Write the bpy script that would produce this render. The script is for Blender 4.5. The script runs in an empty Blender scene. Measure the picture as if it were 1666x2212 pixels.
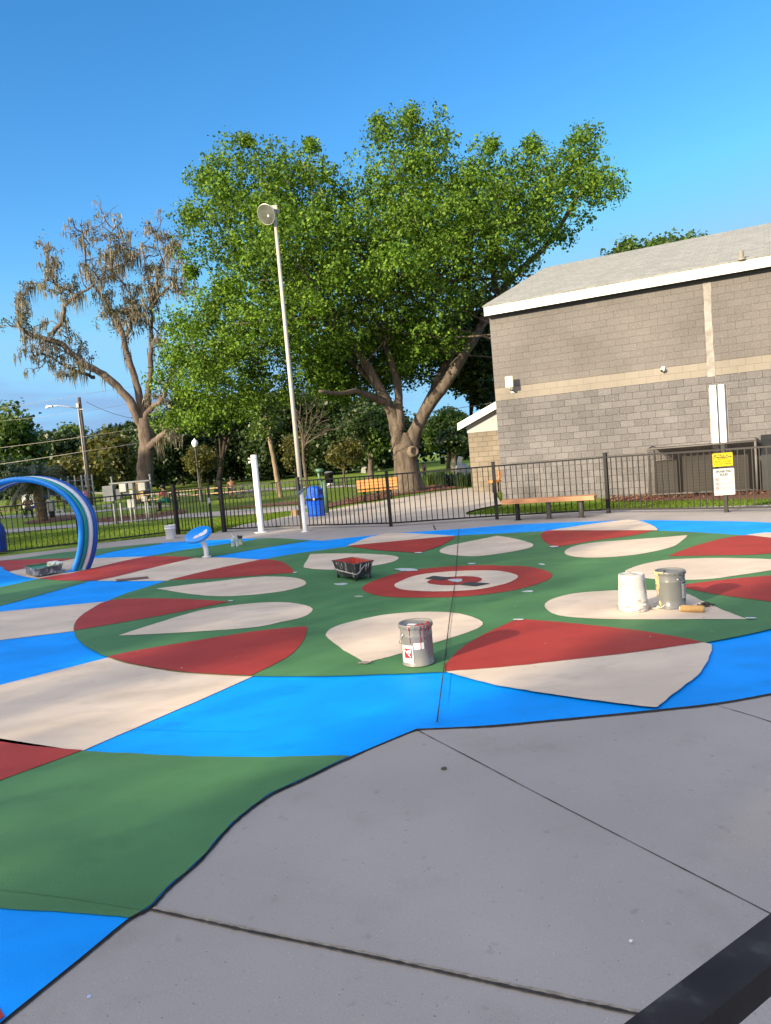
import bpy, bmesh, math, random
import numpy as np
from mathutils import Vector, Matrix, Quaternion

# ---------------------------------------------------------------- camera, sky, sun, exposure
S = bpy.context.scene
COL = S.collection
FPX, PW, PH = 1597.0, 1666.0, 2212.0            # focal length and frame, in photo pixels
ROLL, PITCH, EYE = math.radians(5.0), math.radians(-4.4), 1.8
_F = Vector((0, math.cos(PITCH), math.sin(PITCH)))
_R0 = Vector((1, 0, 0)); _U0 = _R0.cross(_F)
_R = _R0 * math.cos(ROLL) - _U0 * math.sin(ROLL)
_U = _U0 * math.cos(ROLL) + _R0 * math.sin(ROLL)
cam = bpy.data.cameras.new('camera')
cam.sensor_fit = 'VERTICAL'; cam.sensor_height = 36.0; cam.lens = 36.0 * FPX / PH
cam.clip_start = 0.05; cam.clip_end = 3000
camo = bpy.data.objects.new('camera', cam); COL.objects.link(camo)
M3 = Matrix((_R, _U, -_F)).transposed()
camo.matrix_world = Matrix.Translation((0, 0, EYE)) @ M3.to_4x4()
S.camera = camo
S.view_settings.view_transform = 'Standard'; S.view_settings.look = 'None'
S.view_settings.gamma = 1.0; S.view_settings.exposure = 1.13

SUN_AZ = math.atan2(-0.77, -0.64)               # the sun stands behind the camera's left shoulder
SUN_EL = math.radians(17.5)
world = bpy.data.worlds.new('World'); S.world = world; world.use_nodes = True
nt = world.node_tree; nt.nodes.clear()
sky = nt.nodes.new('ShaderNodeTexSky'); sky.sky_type = 'NISHITA'; sky.sun_disc = False
sky.sun_elevation = SUN_EL; sky.sun_rotation = SUN_AZ % (2 * math.pi)
sky.air_density = 1.0; sky.dust_density = 0.3; sky.ozone_density = 3.0
hsv = nt.nodes.new('ShaderNodeHueSaturation'); hsv.inputs['Saturation'].default_value = 1.28
hsv.inputs['Value'].default_value = 1.0
bg = nt.nodes.new('ShaderNodeBackground'); bg.inputs['Strength'].default_value = 0.13
wo = nt.nodes.new('ShaderNodeOutputWorld')
# thin banks of cloud low over the horizon
geo = nt.nodes.new('ShaderNodeTexCoord')
sep = nt.nodes.new('ShaderNodeSeparateXYZ'); nt.links.new(geo.outputs['Generated'], sep.inputs[0])
mp = nt.nodes.new('ShaderNodeMapping'); mp.inputs['Scale'].default_value = (1.6, 1.6, 11.0)
mp.inputs['Location'].default_value = (0.15, 0.3, 0.9)
nt.links.new(geo.outputs['Generated'], mp.inputs['Vector'])
no = nt.nodes.new('ShaderNodeTexNoise'); no.inputs['Scale'].default_value = 1.7
no.inputs['Detail'].default_value = 5; no.inputs['Roughness'].default_value = 0.5
nt.links.new(mp.outputs[0], no.inputs['Vector'])
r1 = nt.nodes.new('ShaderNodeMapRange'); r1.interpolation_type = 'SMOOTHSTEP'
r1.inputs['From Min'].default_value = 0.43; r1.inputs['From Max'].default_value = 0.60
nt.links.new(no.outputs['Fac'], r1.inputs['Value'])
r2 = nt.nodes.new('ShaderNodeMapRange'); r2.interpolation_type = 'SMOOTHSTEP'
r2.inputs['From Min'].default_value = 0.26; r2.inputs['From Max'].default_value = 0.10
nt.links.new(sep.outputs['Z'], r2.inputs['Value'])
mu = nt.nodes.new('ShaderNodeMath'); mu.operation = 'MULTIPLY'
nt.links.new(r1.outputs[0], mu.inputs[0]); nt.links.new(r2.outputs[0], mu.inputs[1])
mu2 = nt.nodes.new('ShaderNodeMath'); mu2.operation = 'MULTIPLY'; mu2.inputs[1].default_value = 0.9
nt.links.new(mu.outputs[0], mu2.inputs[0])
mx = nt.nodes.new('ShaderNodeMixRGB'); mx.inputs['Color2'].default_value = (1.05, 1.78, 2.9, 1)
nt.links.new(sky.outputs[0], hsv.inputs['Color'])
cap = nt.nodes.new('ShaderNodeMixRGB'); cap.blend_type = 'DARKEN'; cap.inputs['Fac'].default_value = 1.0
cap.inputs['Color2'].default_value = (1.15, 2.45, 3.7, 1)        # keeps the horizon from burning out
nt.links.new(hsv.outputs[0], cap.inputs['Color1'])
nt.links.new(mu2.outputs[0], mx.inputs['Fac']); nt.links.new(cap.outputs[0], mx.inputs['Color1'])
# bright clouds added out of view on the sun's side to fill the shade
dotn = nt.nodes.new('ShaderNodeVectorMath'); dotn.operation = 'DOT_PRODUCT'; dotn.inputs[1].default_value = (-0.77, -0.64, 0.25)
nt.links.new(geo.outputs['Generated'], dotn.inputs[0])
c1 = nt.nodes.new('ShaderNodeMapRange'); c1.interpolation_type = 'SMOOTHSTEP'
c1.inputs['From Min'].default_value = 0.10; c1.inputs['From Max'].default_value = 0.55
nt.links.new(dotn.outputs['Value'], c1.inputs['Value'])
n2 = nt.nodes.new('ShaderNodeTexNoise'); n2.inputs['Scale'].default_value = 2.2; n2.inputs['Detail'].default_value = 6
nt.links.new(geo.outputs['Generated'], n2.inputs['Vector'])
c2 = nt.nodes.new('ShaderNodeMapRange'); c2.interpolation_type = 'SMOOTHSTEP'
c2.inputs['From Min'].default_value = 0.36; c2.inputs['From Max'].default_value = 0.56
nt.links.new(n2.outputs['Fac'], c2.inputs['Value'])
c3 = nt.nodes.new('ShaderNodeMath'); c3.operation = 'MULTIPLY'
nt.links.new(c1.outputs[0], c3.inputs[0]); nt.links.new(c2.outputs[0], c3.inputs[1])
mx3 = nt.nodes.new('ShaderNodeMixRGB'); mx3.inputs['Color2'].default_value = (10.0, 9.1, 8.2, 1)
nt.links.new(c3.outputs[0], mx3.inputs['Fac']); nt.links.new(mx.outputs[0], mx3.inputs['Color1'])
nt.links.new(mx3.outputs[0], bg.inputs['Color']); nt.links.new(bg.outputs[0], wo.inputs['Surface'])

sl = bpy.data.lights.new('sun', 'SUN'); sl.energy = 5.0; sl.angle = math.radians(0.55)
sl.color = (1.0, 0.82, 0.56)
so = bpy.data.objects.new('sun', sl); COL.objects.link(so)
SUNDIR = Vector((math.cos(SUN_EL) * math.sin(SUN_AZ) * 1, math.cos(SUN_EL) * math.cos(SUN_AZ), math.sin(SUN_EL)))
so.rotation_euler = SUNDIR.to_track_quat('Z', 'Y').to_euler()
so.location = SUNDIR * 60
R = random.Random(7)
NR = np.random.default_rng(11)

# ---------------------------------------------------------------- helpers
def ray(x, y):
    return _F + _R * ((x - PW / 2) / FPX) - _U * ((y - PH / 2) / FPX)
def at(x, y, z=0.0):                             # where the ray through a photo point meets the ground
    d = ray(x, y); t = (z - EYE) / d.z
    return Vector((0, 0, EYE)) + d * t
def atY(x, y, Y):                                # point on that ray at distance Y
    d = ray(x, y)
    return Vector((0, 0, EYE)) + d * (Y / d.y)
def ppm(Y): return FPX / Y                       # photo pixels per metre at distance Y

def spline(pts, closed=True, sub=6):
    """Catmull-Rom through points; a third truthy item marks a sharp corner."""
    n = len(pts); P = [Vector((p[0], p[1])) for p in pts]; K = [len(p) > 2 and p[2] for p in pts]
    out = []
    for i in range(n if closed else n - 1):
        p1, p2 = P[i], P[(i + 1) % n]
        p0 = P[i - 1] if (closed or i > 0) and not K[i] else p1
        p3 = P[(i + 2) % n] if (closed or i + 2 < n) and not K[(i + 1) % n] else p2
        for k in range(sub):
            t = k / sub
            q = 0.5 * ((2 * p1) + (p2 - p0) * t + (2 * p0 - 5 * p1 + 4 * p2 - p3) * t * t + (3 * p1 - p0 - 3 * p2 + p3) * t ** 3)
            out.append(q)
    if not closed: out.append(P[-1])
    return out

class MB:
    def __init__(s): s.v = []; s.f = []; s.m = []; s.smooth = []
    def add(s, vs, fs, m=0, sm=False):
        o = len(s.v); s.v += [tuple(v) for v in vs]
        for f in fs: s.f.append([i + o for i in f]); s.m.append(m); s.smooth.append(sm)
        return s
    def box(s, c, d, m=0, rot=None, bev=0.0):
        x, y, z = d[0] / 2, d[1] / 2, d[2] / 2
        if bev <= 0:
            vs = [Vector((a * x, b * y, e * z)) for a in (-1, 1) for b in (-1, 1) for e in (-1, 1)]
            fs = [(0, 1, 3, 2), (4, 6, 7, 5), (0, 4, 5, 1), (2, 3, 7, 6), (0, 2, 6, 4), (1, 5, 7, 3)]
        else:
            bm = bmesh.new(); bmesh.ops.create_cube(bm, size=1.0)
            for v in bm.verts: v.co = Vector((v.co.x * 2 * x, v.co.y * 2 * y, v.co.z * 2 * z))
            bmesh.ops.bevel(bm, geom=bm.edges[:], offset=bev, segments=2, affect='EDGES', profile=0.6)
            bm.verts.index_update()
            vs = [v.co.copy() for v in bm.verts]; fs = [[v.index for v in f.verts] for f in bm.faces]; bm.free()
        if rot is not None: vs = [rot @ v for v in vs]
        c = Vector(c); return s.add([v + c for v in vs], fs, m)
    def tube(s, pts, r, n=8, m=0, cap=True, sm=True, squash=1.0):
        P = [Vector(p) for p in pts]; L = len(P)
        if not hasattr(r, '__len__'): r = [r] * L
        vs = []; fs = []; up = None
        for i, p in enumerate(P):
            t = (P[min(i + 1, L - 1)] - P[max(i - 1, 0)]).normalized()
            if up is None: up = Vector((0, 0, 1)) if abs(t.z) < 0.9 else Vector((0, 1, 0))
            a = up - t * up.dot(t)
            if a.length < 1e-5: a = t.orthogonal()
            a.normalize(); up = a; b = t.cross(a)
            for k in range(n):
                q = 2 * math.pi * k / n
                vs.append(p + a * (math.cos(q) * r[i]) + b * (math.sin(q) * r[i] * squash))
        for i in range(L - 1):
            for k in range(n):
                k2 = (k + 1) % n
                fs.append((i * n + k, i * n + k2, (i + 1) * n + k2, (i + 1) * n + k))
        s.add(vs, fs, m, sm)
        if cap:
            s.add(vs[:n], [tuple(range(n))[::-1]], m); s.add(vs[-n:], [tuple(range(n))], m)
        return s
    def lathe(s, prof, c=(0, 0, 0), n=32, m=0, sm=True, mats=None, rot=None, closed=False, arc=None):
        c = Vector(c); vs = []; fs = []; ms = []
        for (r, z) in prof:
            for k in range(n):
                a = 2 * math.pi * k / n
                v = Vector((r * math.cos(a), r * math.sin(a), z))
                vs.append(c + (rot @ v if rot is not None else v))
        for i in range(len(prof) - 1):
            for k in range(n):
                k2 = (k + 1) % n
                fs.append((i * n + k, i * n + k2, (i + 1) * n + k2, (i + 1) * n + k))
        return s.add(vs, fs, m, sm)
    def prism(s, poly, z0, z1, m=0):
        n = len(poly)
        vs = [Vector((p[0], p[1], z0)) for p in poly] + [Vector((p[0], p[1], z1)) for p in poly]
        fs = [tuple(range(n - 1, -1, -1)), tuple(range(n, 2 * n))] + [(i, (i + 1) % n, n + (i + 1) % n, n + i) for i in range(n)]
        return s.add(vs, fs, m)
    def extr(s, poly3, off, m=0):
        """a flat 3-D outline pushed along off"""
        n = len(poly3); P = [Vector(p) for p in poly3]; off = Vector(off)
        vs = P + [p + off for p in P]
        fs = [tuple(range(n - 1, -1, -1)), tuple(range(n, 2 * n))] + [(i, (i + 1) % n, n + (i + 1) % n, n + i) for i in range(n)]
        return s.add(vs, fs, m)
    def sphere(s, c, r, m=0, nu=12, nv=8, sc=(1, 1, 1)):
        c = Vector(c); vs = []; fs = []
        for i in range(nv + 1):
            th = math.pi * i / nv
            for k in range(nu):
                a = 2 * math.pi * k / nu
                vs.append(c + Vector((r * sc[0] * math.sin(th) * math.cos(a), r * sc[1] * math.sin(th) * math.sin(a), r * sc[2] * math.cos(th))))
        for i in range(nv):
            for k in range(nu):
                k2 = (k + 1) % nu
                fs.append((i * nu + k, (i + 1) * nu + k, (i + 1) * nu + k2, i * nu + k2))
        return s.add(vs, fs, m, True)

def rootloc(p):
    L = Vector((0, 0, 0))
    while p is not None: L += p.location; p = p.parent
    return L
def O(name, mb, mats, parent=None, world=False, loc=None, rz=0.0):
    """one mesh object; world=True: the shape was laid out in world coordinates"""
    me = bpy.data.meshes.new(name)
    off = rootloc(parent) if world and parent is not None else Vector((0, 0, 0))
    if world and parent is None and loc is not None: off = Vector(loc)
    me.from_pydata([tuple(Vector(v) - off) for v in mb.v], [], mb.f)
    if not isinstance(mats, (list, tuple)): mats = [mats]
    for k in mats: me.materials.append(k)
    me.polygons.foreach_set('material_index', mb.m)
    me.polygons.foreach_set('use_smooth', mb.smooth)
    bm = bmesh.new(); bm.from_mesh(me)
    bmesh.ops.remove_doubles(bm, verts=bm.verts, dist=1e-6)
    bmesh.ops.recalc_face_normals(bm, faces=bm.faces); bm.to_mesh(me); bm.free()
    o = bpy.data.objects.new(name, me); COL.objects.link(o)
    if parent is not None: o.parent = parent
    if loc is not None: o.location = loc
    o.rotation_euler = (0, 0, rz)
    return o
def tag(o, label=None, cat=None, group=None, kind=None):
    if label: o['label'] = label
    if cat: o['category'] = cat
    if group: o['group'] = group
    if kind: o['kind'] = kind
    return o
def E(name, loc, label, cat, group=None, rz=0.0):
    o = bpy.data.objects.new(name, None); COL.objects.link(o); o.empty_display_size = 0.2
    o.location = loc; o.rotation_euler = (0, 0, rz)
    return tag(o, label, cat, group)
def copy_tree(o, parent=None):
    c = o.copy(); COL.objects.link(c)
    if parent is not None: c.parent = parent
    for ch in list(o.children): copy_tree(ch, c)
    return c

# ---------------------------------------------------------------- materials
MATS = {}
def lk(t, a, b): t.links.new(a, b)
def mat(name, col, rough=0.6, var=0.12, nscale=6.0, bump=0.0, bscale=60.0, metal=0.0, spec=0.4, col2=None, stain=None, coat=0.0, detail=4.0, lo=0.35, hi=0.65, stretch=None):
    """surface with noise-driven tone variation, optional second colour in blotches and fine bump"""
    if name in MATS: return MATS[name]
    m = bpy.data.materials.new(name); m.use_nodes = True; t = m.node_tree; b = t.nodes['Principled BSDF']
    b.inputs['Roughness'].default_value = rough; b.inputs['Metallic'].default_value = metal
    b.inputs['Specular IOR Level'].default_value = spec; b.inputs['Coat Weight'].default_value = coat
    tc = t.nodes.new('ShaderNodeTexCoord'); src = tc.outputs['Object']
    if stretch:
        mpn = t.nodes.new('ShaderNodeMapping'); mpn.inputs['Scale'].default_value = stretch
        lk(t, src, mpn.inputs['Vector']); src = mpn.outputs[0]
    n = t.nodes.new('ShaderNodeTexNoise'); n.inputs['Scale'].default_value = nscale; n.inputs['Detail'].default_value = detail
    lk(t, src, n.inputs['Vector'])
    r = t.nodes.new('ShaderNodeValToRGB'); c = Vector(col)
    d = Vector(col2) if col2 else c * (1 + var)
    a = c if col2 else c * (1 - var)
    r.color_ramp.elements[0].color = (*a, 1); r.color_ramp.elements[1].color = (*d, 1)
    r.color_ramp.elements[0].position = lo; r.color_ramp.elements[1].position = hi
    lk(t, n.outputs['Fac'], r.inputs['Fac']); out = r.outputs['Color']
    if stain:
        n3 = t.nodes.new('ShaderNodeTexNoise'); n3.inputs['Scale'].default_value = stain[1]; n3.inputs['Detail'].default_value = 6
        n3.inputs['Roughness'].default_value = 0.65
        lk(t, src, n3.inputs['Vector'])
        r3 = t.nodes.new('ShaderNodeMapRange'); r3.interpolation_type = 'SMOOTHSTEP'
        r3.inputs['From Min'].default_value = stain[2]; r3.inputs['From Max'].default_value = stain[3]
        r3.inputs['To Max'].default_value = stain[4] if len(stain) > 4 else 1.0
        lk(t, n3.outputs['Fac'], r3.inputs['Value'])
        mxn = t.nodes.new('ShaderNodeMixRGB'); mxn.inputs['Color2'].default_value = (*stain[0], 1)
        lk(t, r3.outputs[0], mxn.inputs['Fac']); lk(t, out, mxn.inputs['Color1']); out = mxn.outputs['Color']
    lk(t, out, b.inputs['Base Color'])
    if bump > 0:
        n2 = t.nodes.new('ShaderNodeTexNoise'); n2.inputs['Scale'].default_value = bscale; n2.inputs['Detail'].default_value = 3
        lk(t, src, n2.inputs['Vector'])
        bp = t.nodes.new('ShaderNodeBump'); bp.inputs['Strength'].default_value = bump; bp.inputs['Distance'].default_value = 0.02
        lk(t, n2.outputs['Fac'], bp.inputs['Height']); lk(t, bp.outputs[0], b.inputs['Normal'])
    MATS[name] = m; return m
def leafmat(name, cols, trans=0.3, rough=0.45, spec=0.35):
    m = bpy.data.materials.new(name); m.use_nodes = True; t = m.node_tree; t.nodes.clear()
    g = t.nodes.new('ShaderNodeNewGeometry'); r = t.nodes.new('ShaderNodeValToRGB')
    els = r.color_ramp.elements
    els[0].color = (*cols[0], 1); els[1].color = (*cols[-1], 1)
    for i, c in enumerate(cols[1:-1]):
        e = els.new((i + 1) / (len(cols) - 1)); e.color = (*c, 1)
    lk(t, g.outputs['Random Per Island'], r.inputs['Fac'])
    tc = t.nodes.new('ShaderNodeTexCoord'); n = t.nodes.new('ShaderNodeTexNoise'); n.inputs['Scale'].default_value = 0.45; n.inputs['Detail'].default_value = 2
    lk(t, tc.outputs['Object'], n.inputs['Vector'])
    h = t.nodes.new('ShaderNodeHueSaturation')
    mr = t.nodes.new('ShaderNodeMapRange'); mr.inputs['From Min'].default_value = 0.3; mr.inputs['From Max'].default_value = 0.7
    mr.inputs['To Min'].default_value = 0.75; mr.inputs['To Max'].default_value = 1.25
    lk(t, n.outputs['Fac'], mr.inputs['Value']); lk(t, mr.outputs[0], h.inputs['Value']); lk(t, r.outputs['Color'], h.inputs['Color'])
    p = t.nodes.new('ShaderNodeBsdfPrincipled'); p.inputs['Roughness'].default_value = rough; p.inputs['Specular IOR Level'].default_value = spec
    lk(t, h.outputs['Color'], p.inputs['Base Color'])
    tr = t.nodes.new('ShaderNodeBsdfTranslucent')
    h2 = t.nodes.new('ShaderNodeMixRGB'); h2.blend_type = 'MULTIPLY'; h2.inputs['Fac'].default_value = 1; h2.inputs['Color2'].default_value = (1.6, 1.5, 0.5, 1)
    lk(t, h.outputs['Color'], h2.inputs['Color1']); lk(t, h2.outputs['Color'], tr.inputs['Color'])
    mxs = t.nodes.new('ShaderNodeMixShader'); mxs.inputs['Fac'].default_value = trans
    o = t.nodes.new('ShaderNodeOutputMaterial')
    lk(t, p.outputs[0], mxs.inputs[1]); lk(t, tr.outputs[0], mxs.inputs[2]); lk(t, mxs.outputs[0], o.inputs['Surface'])
    MATS[name] = m; return m

# painted concrete: rolled acrylic over a broom finish
def paint(name, col, rough=0.62):
    m = mat(name, col, rough=rough, var=0.11, nscale=0.9, bump=0.22, bscale=150.0, spec=0.18, stain=(Vector(col) * 0.80, 2.2, 0.48, 0.74, 0.8), stretch=(1.0, 1.7, 1.0))
    return m
P_BLUE = paint('paint_blue', (0.0, 0.27, 0.86))
P_GREEN = paint('paint_green', (0.062, 0.168, 0.070))
P_RED = paint('paint_red', (0.30, 0.036, 0.030))
P_CREAM = paint('paint_cream', (0.56, 0.47, 0.385))
CONC = mat('concrete', (0.305, 0.286, 0.282), rough=0.88, var=0.10, nscale=0.55, bump=0.13, bscale=120, spec=0.2, stain=((0.19, 0.172, 0.155), 1.3, 0.52, 0.80, 0.55), detail=9)
WALK = mat('walk_concrete', (0.38, 0.345, 0.32), rough=0.9, var=0.08, nscale=0.6, bump=0.2, bscale=40, spec=0.2, stain=((0.27, 0.24, 0.21), 0.9, 0.5, 0.75, 0.6))
_t = CONC.node_tree; _b = _t.nodes['Principled BSDF']; _l = _b.inputs['Base Color'].links[0].from_socket
_tc = _t.nodes.new('ShaderNodeTexCoord')
for _sc, _a, _z, _c, _f in ((170.0, 0.62, 0.70, (0.11, 0.10, 0.095, 1), 0.55), (120.0, 0.66, 0.72, (0.42, 0.41, 0.40, 1), 0.5), (14.0, 0.66, 0.74, (0.16, 0.145, 0.13, 1), 0.35)):
    _n = _t.nodes.new('ShaderNodeTexNoise'); _n.inputs['Scale'].default_value = _sc; _n.inputs['Detail'].default_value = 3; lk(_t, _tc.outputs['Object'], _n.inputs['Vector'])
    _r = _t.nodes.new('ShaderNodeMapRange'); _r.inputs['From Min'].default_value = _a; _r.inputs['From Max'].default_value = _z; _r.inputs['To Max'].default_value = _f; lk(_t, _n.outputs['Fac'], _r.inputs['Value'])
    _m = _t.nodes.new('ShaderNodeMixRGB'); _m.inputs['Color2'].default_value = _c; lk(_t, _r.outputs[0], _m.inputs['Fac']); lk(_t, _l, _m.inputs['Color1']); _l = _m.outputs[0]
lk(_t, _l, _b.inputs['Base Color'])
GAP = mat('joint_dark', (0.034, 0.031, 0.030), rough=0.95, var=0.3, nscale=20)
GAPL = mat('joint_lip', (0.26, 0.225, 0.19), rough=0.95, var=0.2, nscale=25, bump=0.5, bscale=60)
BLACK = mat('black_powder_coat', (0.012, 0.012, 0.014), rough=0.5, var=0.2, nscale=8, spec=0.28)
WHITE = mat('white_paint', (0.78, 0.77, 0.78), rough=0.35, var=0.03, nscale=5, spec=0.5)
GREYM = mat('grey_metal', (0.36, 0.37, 0.38), rough=0.42, var=0.08, nscale=12, metal=0.5)
GALV = mat('galvanised', (0.50, 0.50, 0.49), rough=0.4, var=0.12, nscale=10, metal=0.7)
POLEM = mat('pale_pole', (0.38, 0.36, 0.33), rough=0.5, var=0.10, nscale=3, stretch=(1, 1, 0.3))
WOODO = mat('orange_plank', (0.52, 0.20, 0.055), rough=0.6, var=0.18, nscale=4, stretch=(1, 8, 8), bump=0.1)
WOODP = mat('pale_wood', (0.50, 0.36, 0.20), rough=0.75, var=0.15, nscale=4, stretch=(1, 8, 8))
BARK = mat('oak_bark', (0.085, 0.068, 0.055), rough=0.95, var=0.35, nscale=3.5, bump=1.0, bscale=9, stretch=(1.6, 1.6, 0.5), stain=((0.165, 0.135, 0.108), 1.2, 0.45, 0.7, 0.8))
BARK2 = mat('old_bark', (0.095, 0.074, 0.062), rough=0.95, var=0.3, nscale=3, bump=1.0, bscale=7, stretch=(1.6, 1.6, 0.5), stain=((0.185, 0.145, 0.118), 1.0, 0.45, 0.7, 0.8))
BARKD = mat('dark_bark', (0.045, 0.036, 0.028), rough=0.95, var=0.3, nscale=4, bump=0.8, bscale=9)
MULCH = mat('mulch', (0.15, 0.062, 0.036), rough=0.95, nscale=20, col2=(0.06, 0.028, 0.018), bump=1.0, bscale=25, detail=8)
GRASS = mat('lawn_grass', (0.090, 0.155, 0.022), rough=0.9, nscale=1.1, col2=(0.15, 0.20, 0.03), bump=0.9, bscale=18, detail=8, spec=0.1, stain=((0.15, 0.13, 0.045), 0.35, 0.55, 0.8, 0.5))
L_OAK = leafmat('oak_leaf', [(0.026, 0.062, 0.010), (0.058, 0.126, 0.013), (0.096, 0.185, 0.016), (0.140, 0.222, 0.022)], trans=0.22, rough=0.6, spec=0.2)
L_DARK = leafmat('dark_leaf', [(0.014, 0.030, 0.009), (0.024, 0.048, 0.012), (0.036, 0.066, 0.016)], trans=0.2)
L_MID = leafmat('mid_leaf', [(0.035, 0.070, 0.012), (0.055, 0.105, 0.016), (0.085, 0.135, 0.022)], trans=0.25)
L_YEL = leafmat('yellow_leaf', [(0.035, 0.055, 0.012), (0.07, 0.085, 0.018), (0.10, 0.105, 0.022), (0.115, 0.085, 0.022)], trans=0.3)
L_MOSS = leafmat('spanish_moss', [(0.14, 0.13, 0.11), (0.21, 0.195, 0.165), (0.29, 0.265, 0.225)], trans=0.25, rough=0.9, spec=0.05)
# ---------------------------------------------------------------- ground
def img_poly(pts, z, sub=6, jit=0.0):
    q = spline(pts, True, sub)
    out = []
    for p in q:
        w = at(p.x, p.y, 0.0)
        if jit: w += Vector((R.uniform(-jit, jit), R.uniform(-jit, jit), 0))
        w.z = z; out.append(w)
    return out
def sheet(mb, pts3, m=0):
    return mb.add(pts3, [tuple(range(len(pts3)))], m)
def strip(mb, pts, w0, z, m=0, jit=0.0, sub=5):
    """flat strip of width w0 (m) along a line given in photo points on the ground"""
    q = [at(p.x, p.y, 0) for p in spline(pts, False, sub)]
    L = []; Rr = []
    for i, p in enumerate(q):
        t = (q[min(i + 1, len(q) - 1)] - q[max(i - 1, 0)]).normalized(); n = Vector((-t.y, t.x, 0))
        w = w0 * (1 + R.uniform(-jit, jit)) / 2
        L.append(Vector((p.x, p.y, z)) + n * w); Rr.append(Vector((p.x, p.y, z)) - n * w)
    n = len(L)
    mb.add(L + Rr, [(i, i + 1, n + i + 1, n + i) for i in range(n - 1)], m)

mb = MB(); sheet(mb, [Vector(p) for p in ((-260, -90, -0.06), (260, -90, -0.06), (260, 420, -0.06), (-260, 420, -0.06))])
tag(O('lawn', mb, GRASS), kind='structure')

# concrete slab round the pad and the walk beyond the fence, one sheet with its outline
fence_far = [(-320, 1232), (0, 1201), (176, 1180.5), (206, 1173), (385, 1154), (466, 1150.5)]
walk = [(466, 1149.5), (525, 1132.5), (578, 1123.4), (629.6, 1113), (650, 1107.8), (705, 1102.6), (770, 1089.6), (813, 1084.3), (837, 1079), (863, 1075.2), (941, 1062.2), (1009, 1054.4), (1060, 1050)]
right = [(1084, 1088), (1060, 1093), (1030, 1099), (1012, 1104), (1005.5, 1107.8), (1009.5, 1111.7), (1072, 1110.4), (1315, 1100.4), (1666, 1089), (1900, 1082)]
P = [at(*p) for p in fence_far] + [at(*p) for p in spline(walk, False, 4)] + [at(*p) for p in right]
P = [Vector((-9, -7, 0)), Vector((-13, 6, 0))] + P + [Vector((13, 12, 0)), Vector((13, -7, 0))]
CONCZ = -0.012
mb = MB(); sheet(mb, [Vector((p.x, p.y, CONCZ)) for p in P])
apron = tag(O('concrete_apron', mb, CONC), kind='structure')
# paler walk laid over the part beyond the fence line
Pw = [(468, 1149)] + walk[1:] + right[:8] + [(1310, 1104.5), (1193, 1110), (1074, 1118.5), (845, 1135), (751, 1136.5), (653, 1139.5), (542, 1143.5)]
mb = MB(); sheet(mb, [at(*p) + Vector((0, 0, CONCZ + 0.005)) for p in spline([(x, y, 1) for x, y in Pw], True, 1)])
tag(O('walkway', mb, WALK), kind='structure')

# the splash pad: one painted sheet, colours laid 4 mm over one another
NEAR = [(-60, 2262), (8, 2202), (168, 2073), (273, 1987), (324, 1958), (367, 1913), (430, 1858), (488, 1792), (531, 1753), (586, 1714), (651, 1684), (752, 1636), (900, 1574, 1), (1048, 1567), (1217, 1552), (1412, 1533), (1547, 1518), (1666, 1497), (1800, 1470, 1)]
FAR = [(2050, 1330), (1850, 1145), (1666, 1129), (1503, 1124.8), (1364, 1124), (1231, 1128), (1133, 1132), (1084, 1135), (991, 1142.6), (829, 1154), (698, 1168, 1), (607, 1163), (542, 1163), (455, 1166.7), (409, 1169), (325, 1174.6), (163, 1191), (137, 1193.5), (53, 1205), (0, 1211), (-200, 1236, 1), (-420, 1330, 1), (-420, 1900, 1), (-200, 2300, 1)]
mb = MB()
C = 1
def patch(k, m, pts, sub=6): sheet(mb, img_poly(pts, 0.0012 + 0.004 * k, sub, 0.0045), m)
BL, GR, RD, CR = 0, 1, 2, 3
padp = img_poly(NEAR + FAR, 0.0, 6)
sheet(mb, padp, BL)
n0 = len(padp); mb.add([Vector((p.x, p.y, -0.05)) for p in padp] + padp, [(i, (i + 1) % n0, n0 + (i + 1) % n0, n0 + i) for i in range(n0)], 4)
# bands to the left of the big circle
patch(1, CR, [(-420, 1360, C), (0, 1322, C), (239, 1299, C), (300, 1294, C), (300, 1345, C), (160, 1364, C), (0, 1383.5, C), (-420, 1440, C)], 2)
patch(1, CR, [(-420, 1610, C), (0, 1481, C), (233, 1421.6, C), (420, 1375, C), (600, 1440, C), (542, 1464, C), (422, 1518, C), (294, 1573, C), (180, 1623, C), (78, 1614), (0, 1604.5), (-200, 1572), (-420, 1530, C)], 3)
patch(1, GR, [(-420, 1995, C), (-420, 1560, C), (-200, 1580), (0, 1604.5), (78, 1614), (180, 1623), (273.5, 1628), (390.7, 1634), (508, 1636.5), (651, 1634.6), (757, 1633, C), (651, 1684.5), (586, 1714.5), (531, 1753.5), (488, 1792.5), (430, 1858.5), (367, 1913.5), (324, 1958.5), (279, 1983.5, C), (156, 1973.7), (0, 1964), (-200, 1950)], 4)
patch(2, RD, [(-420, 1900, C), (-420, 1562, C), (-200, 1580), (0, 1604.5), (78, 1614), (180, 1623, C), (0, 1688.5, C)], 4)
patch(1, RD, [(-60, 2140, C), (0, 2180, C), (9, 2199, C), (-50, 2248, C)], 2)
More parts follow.
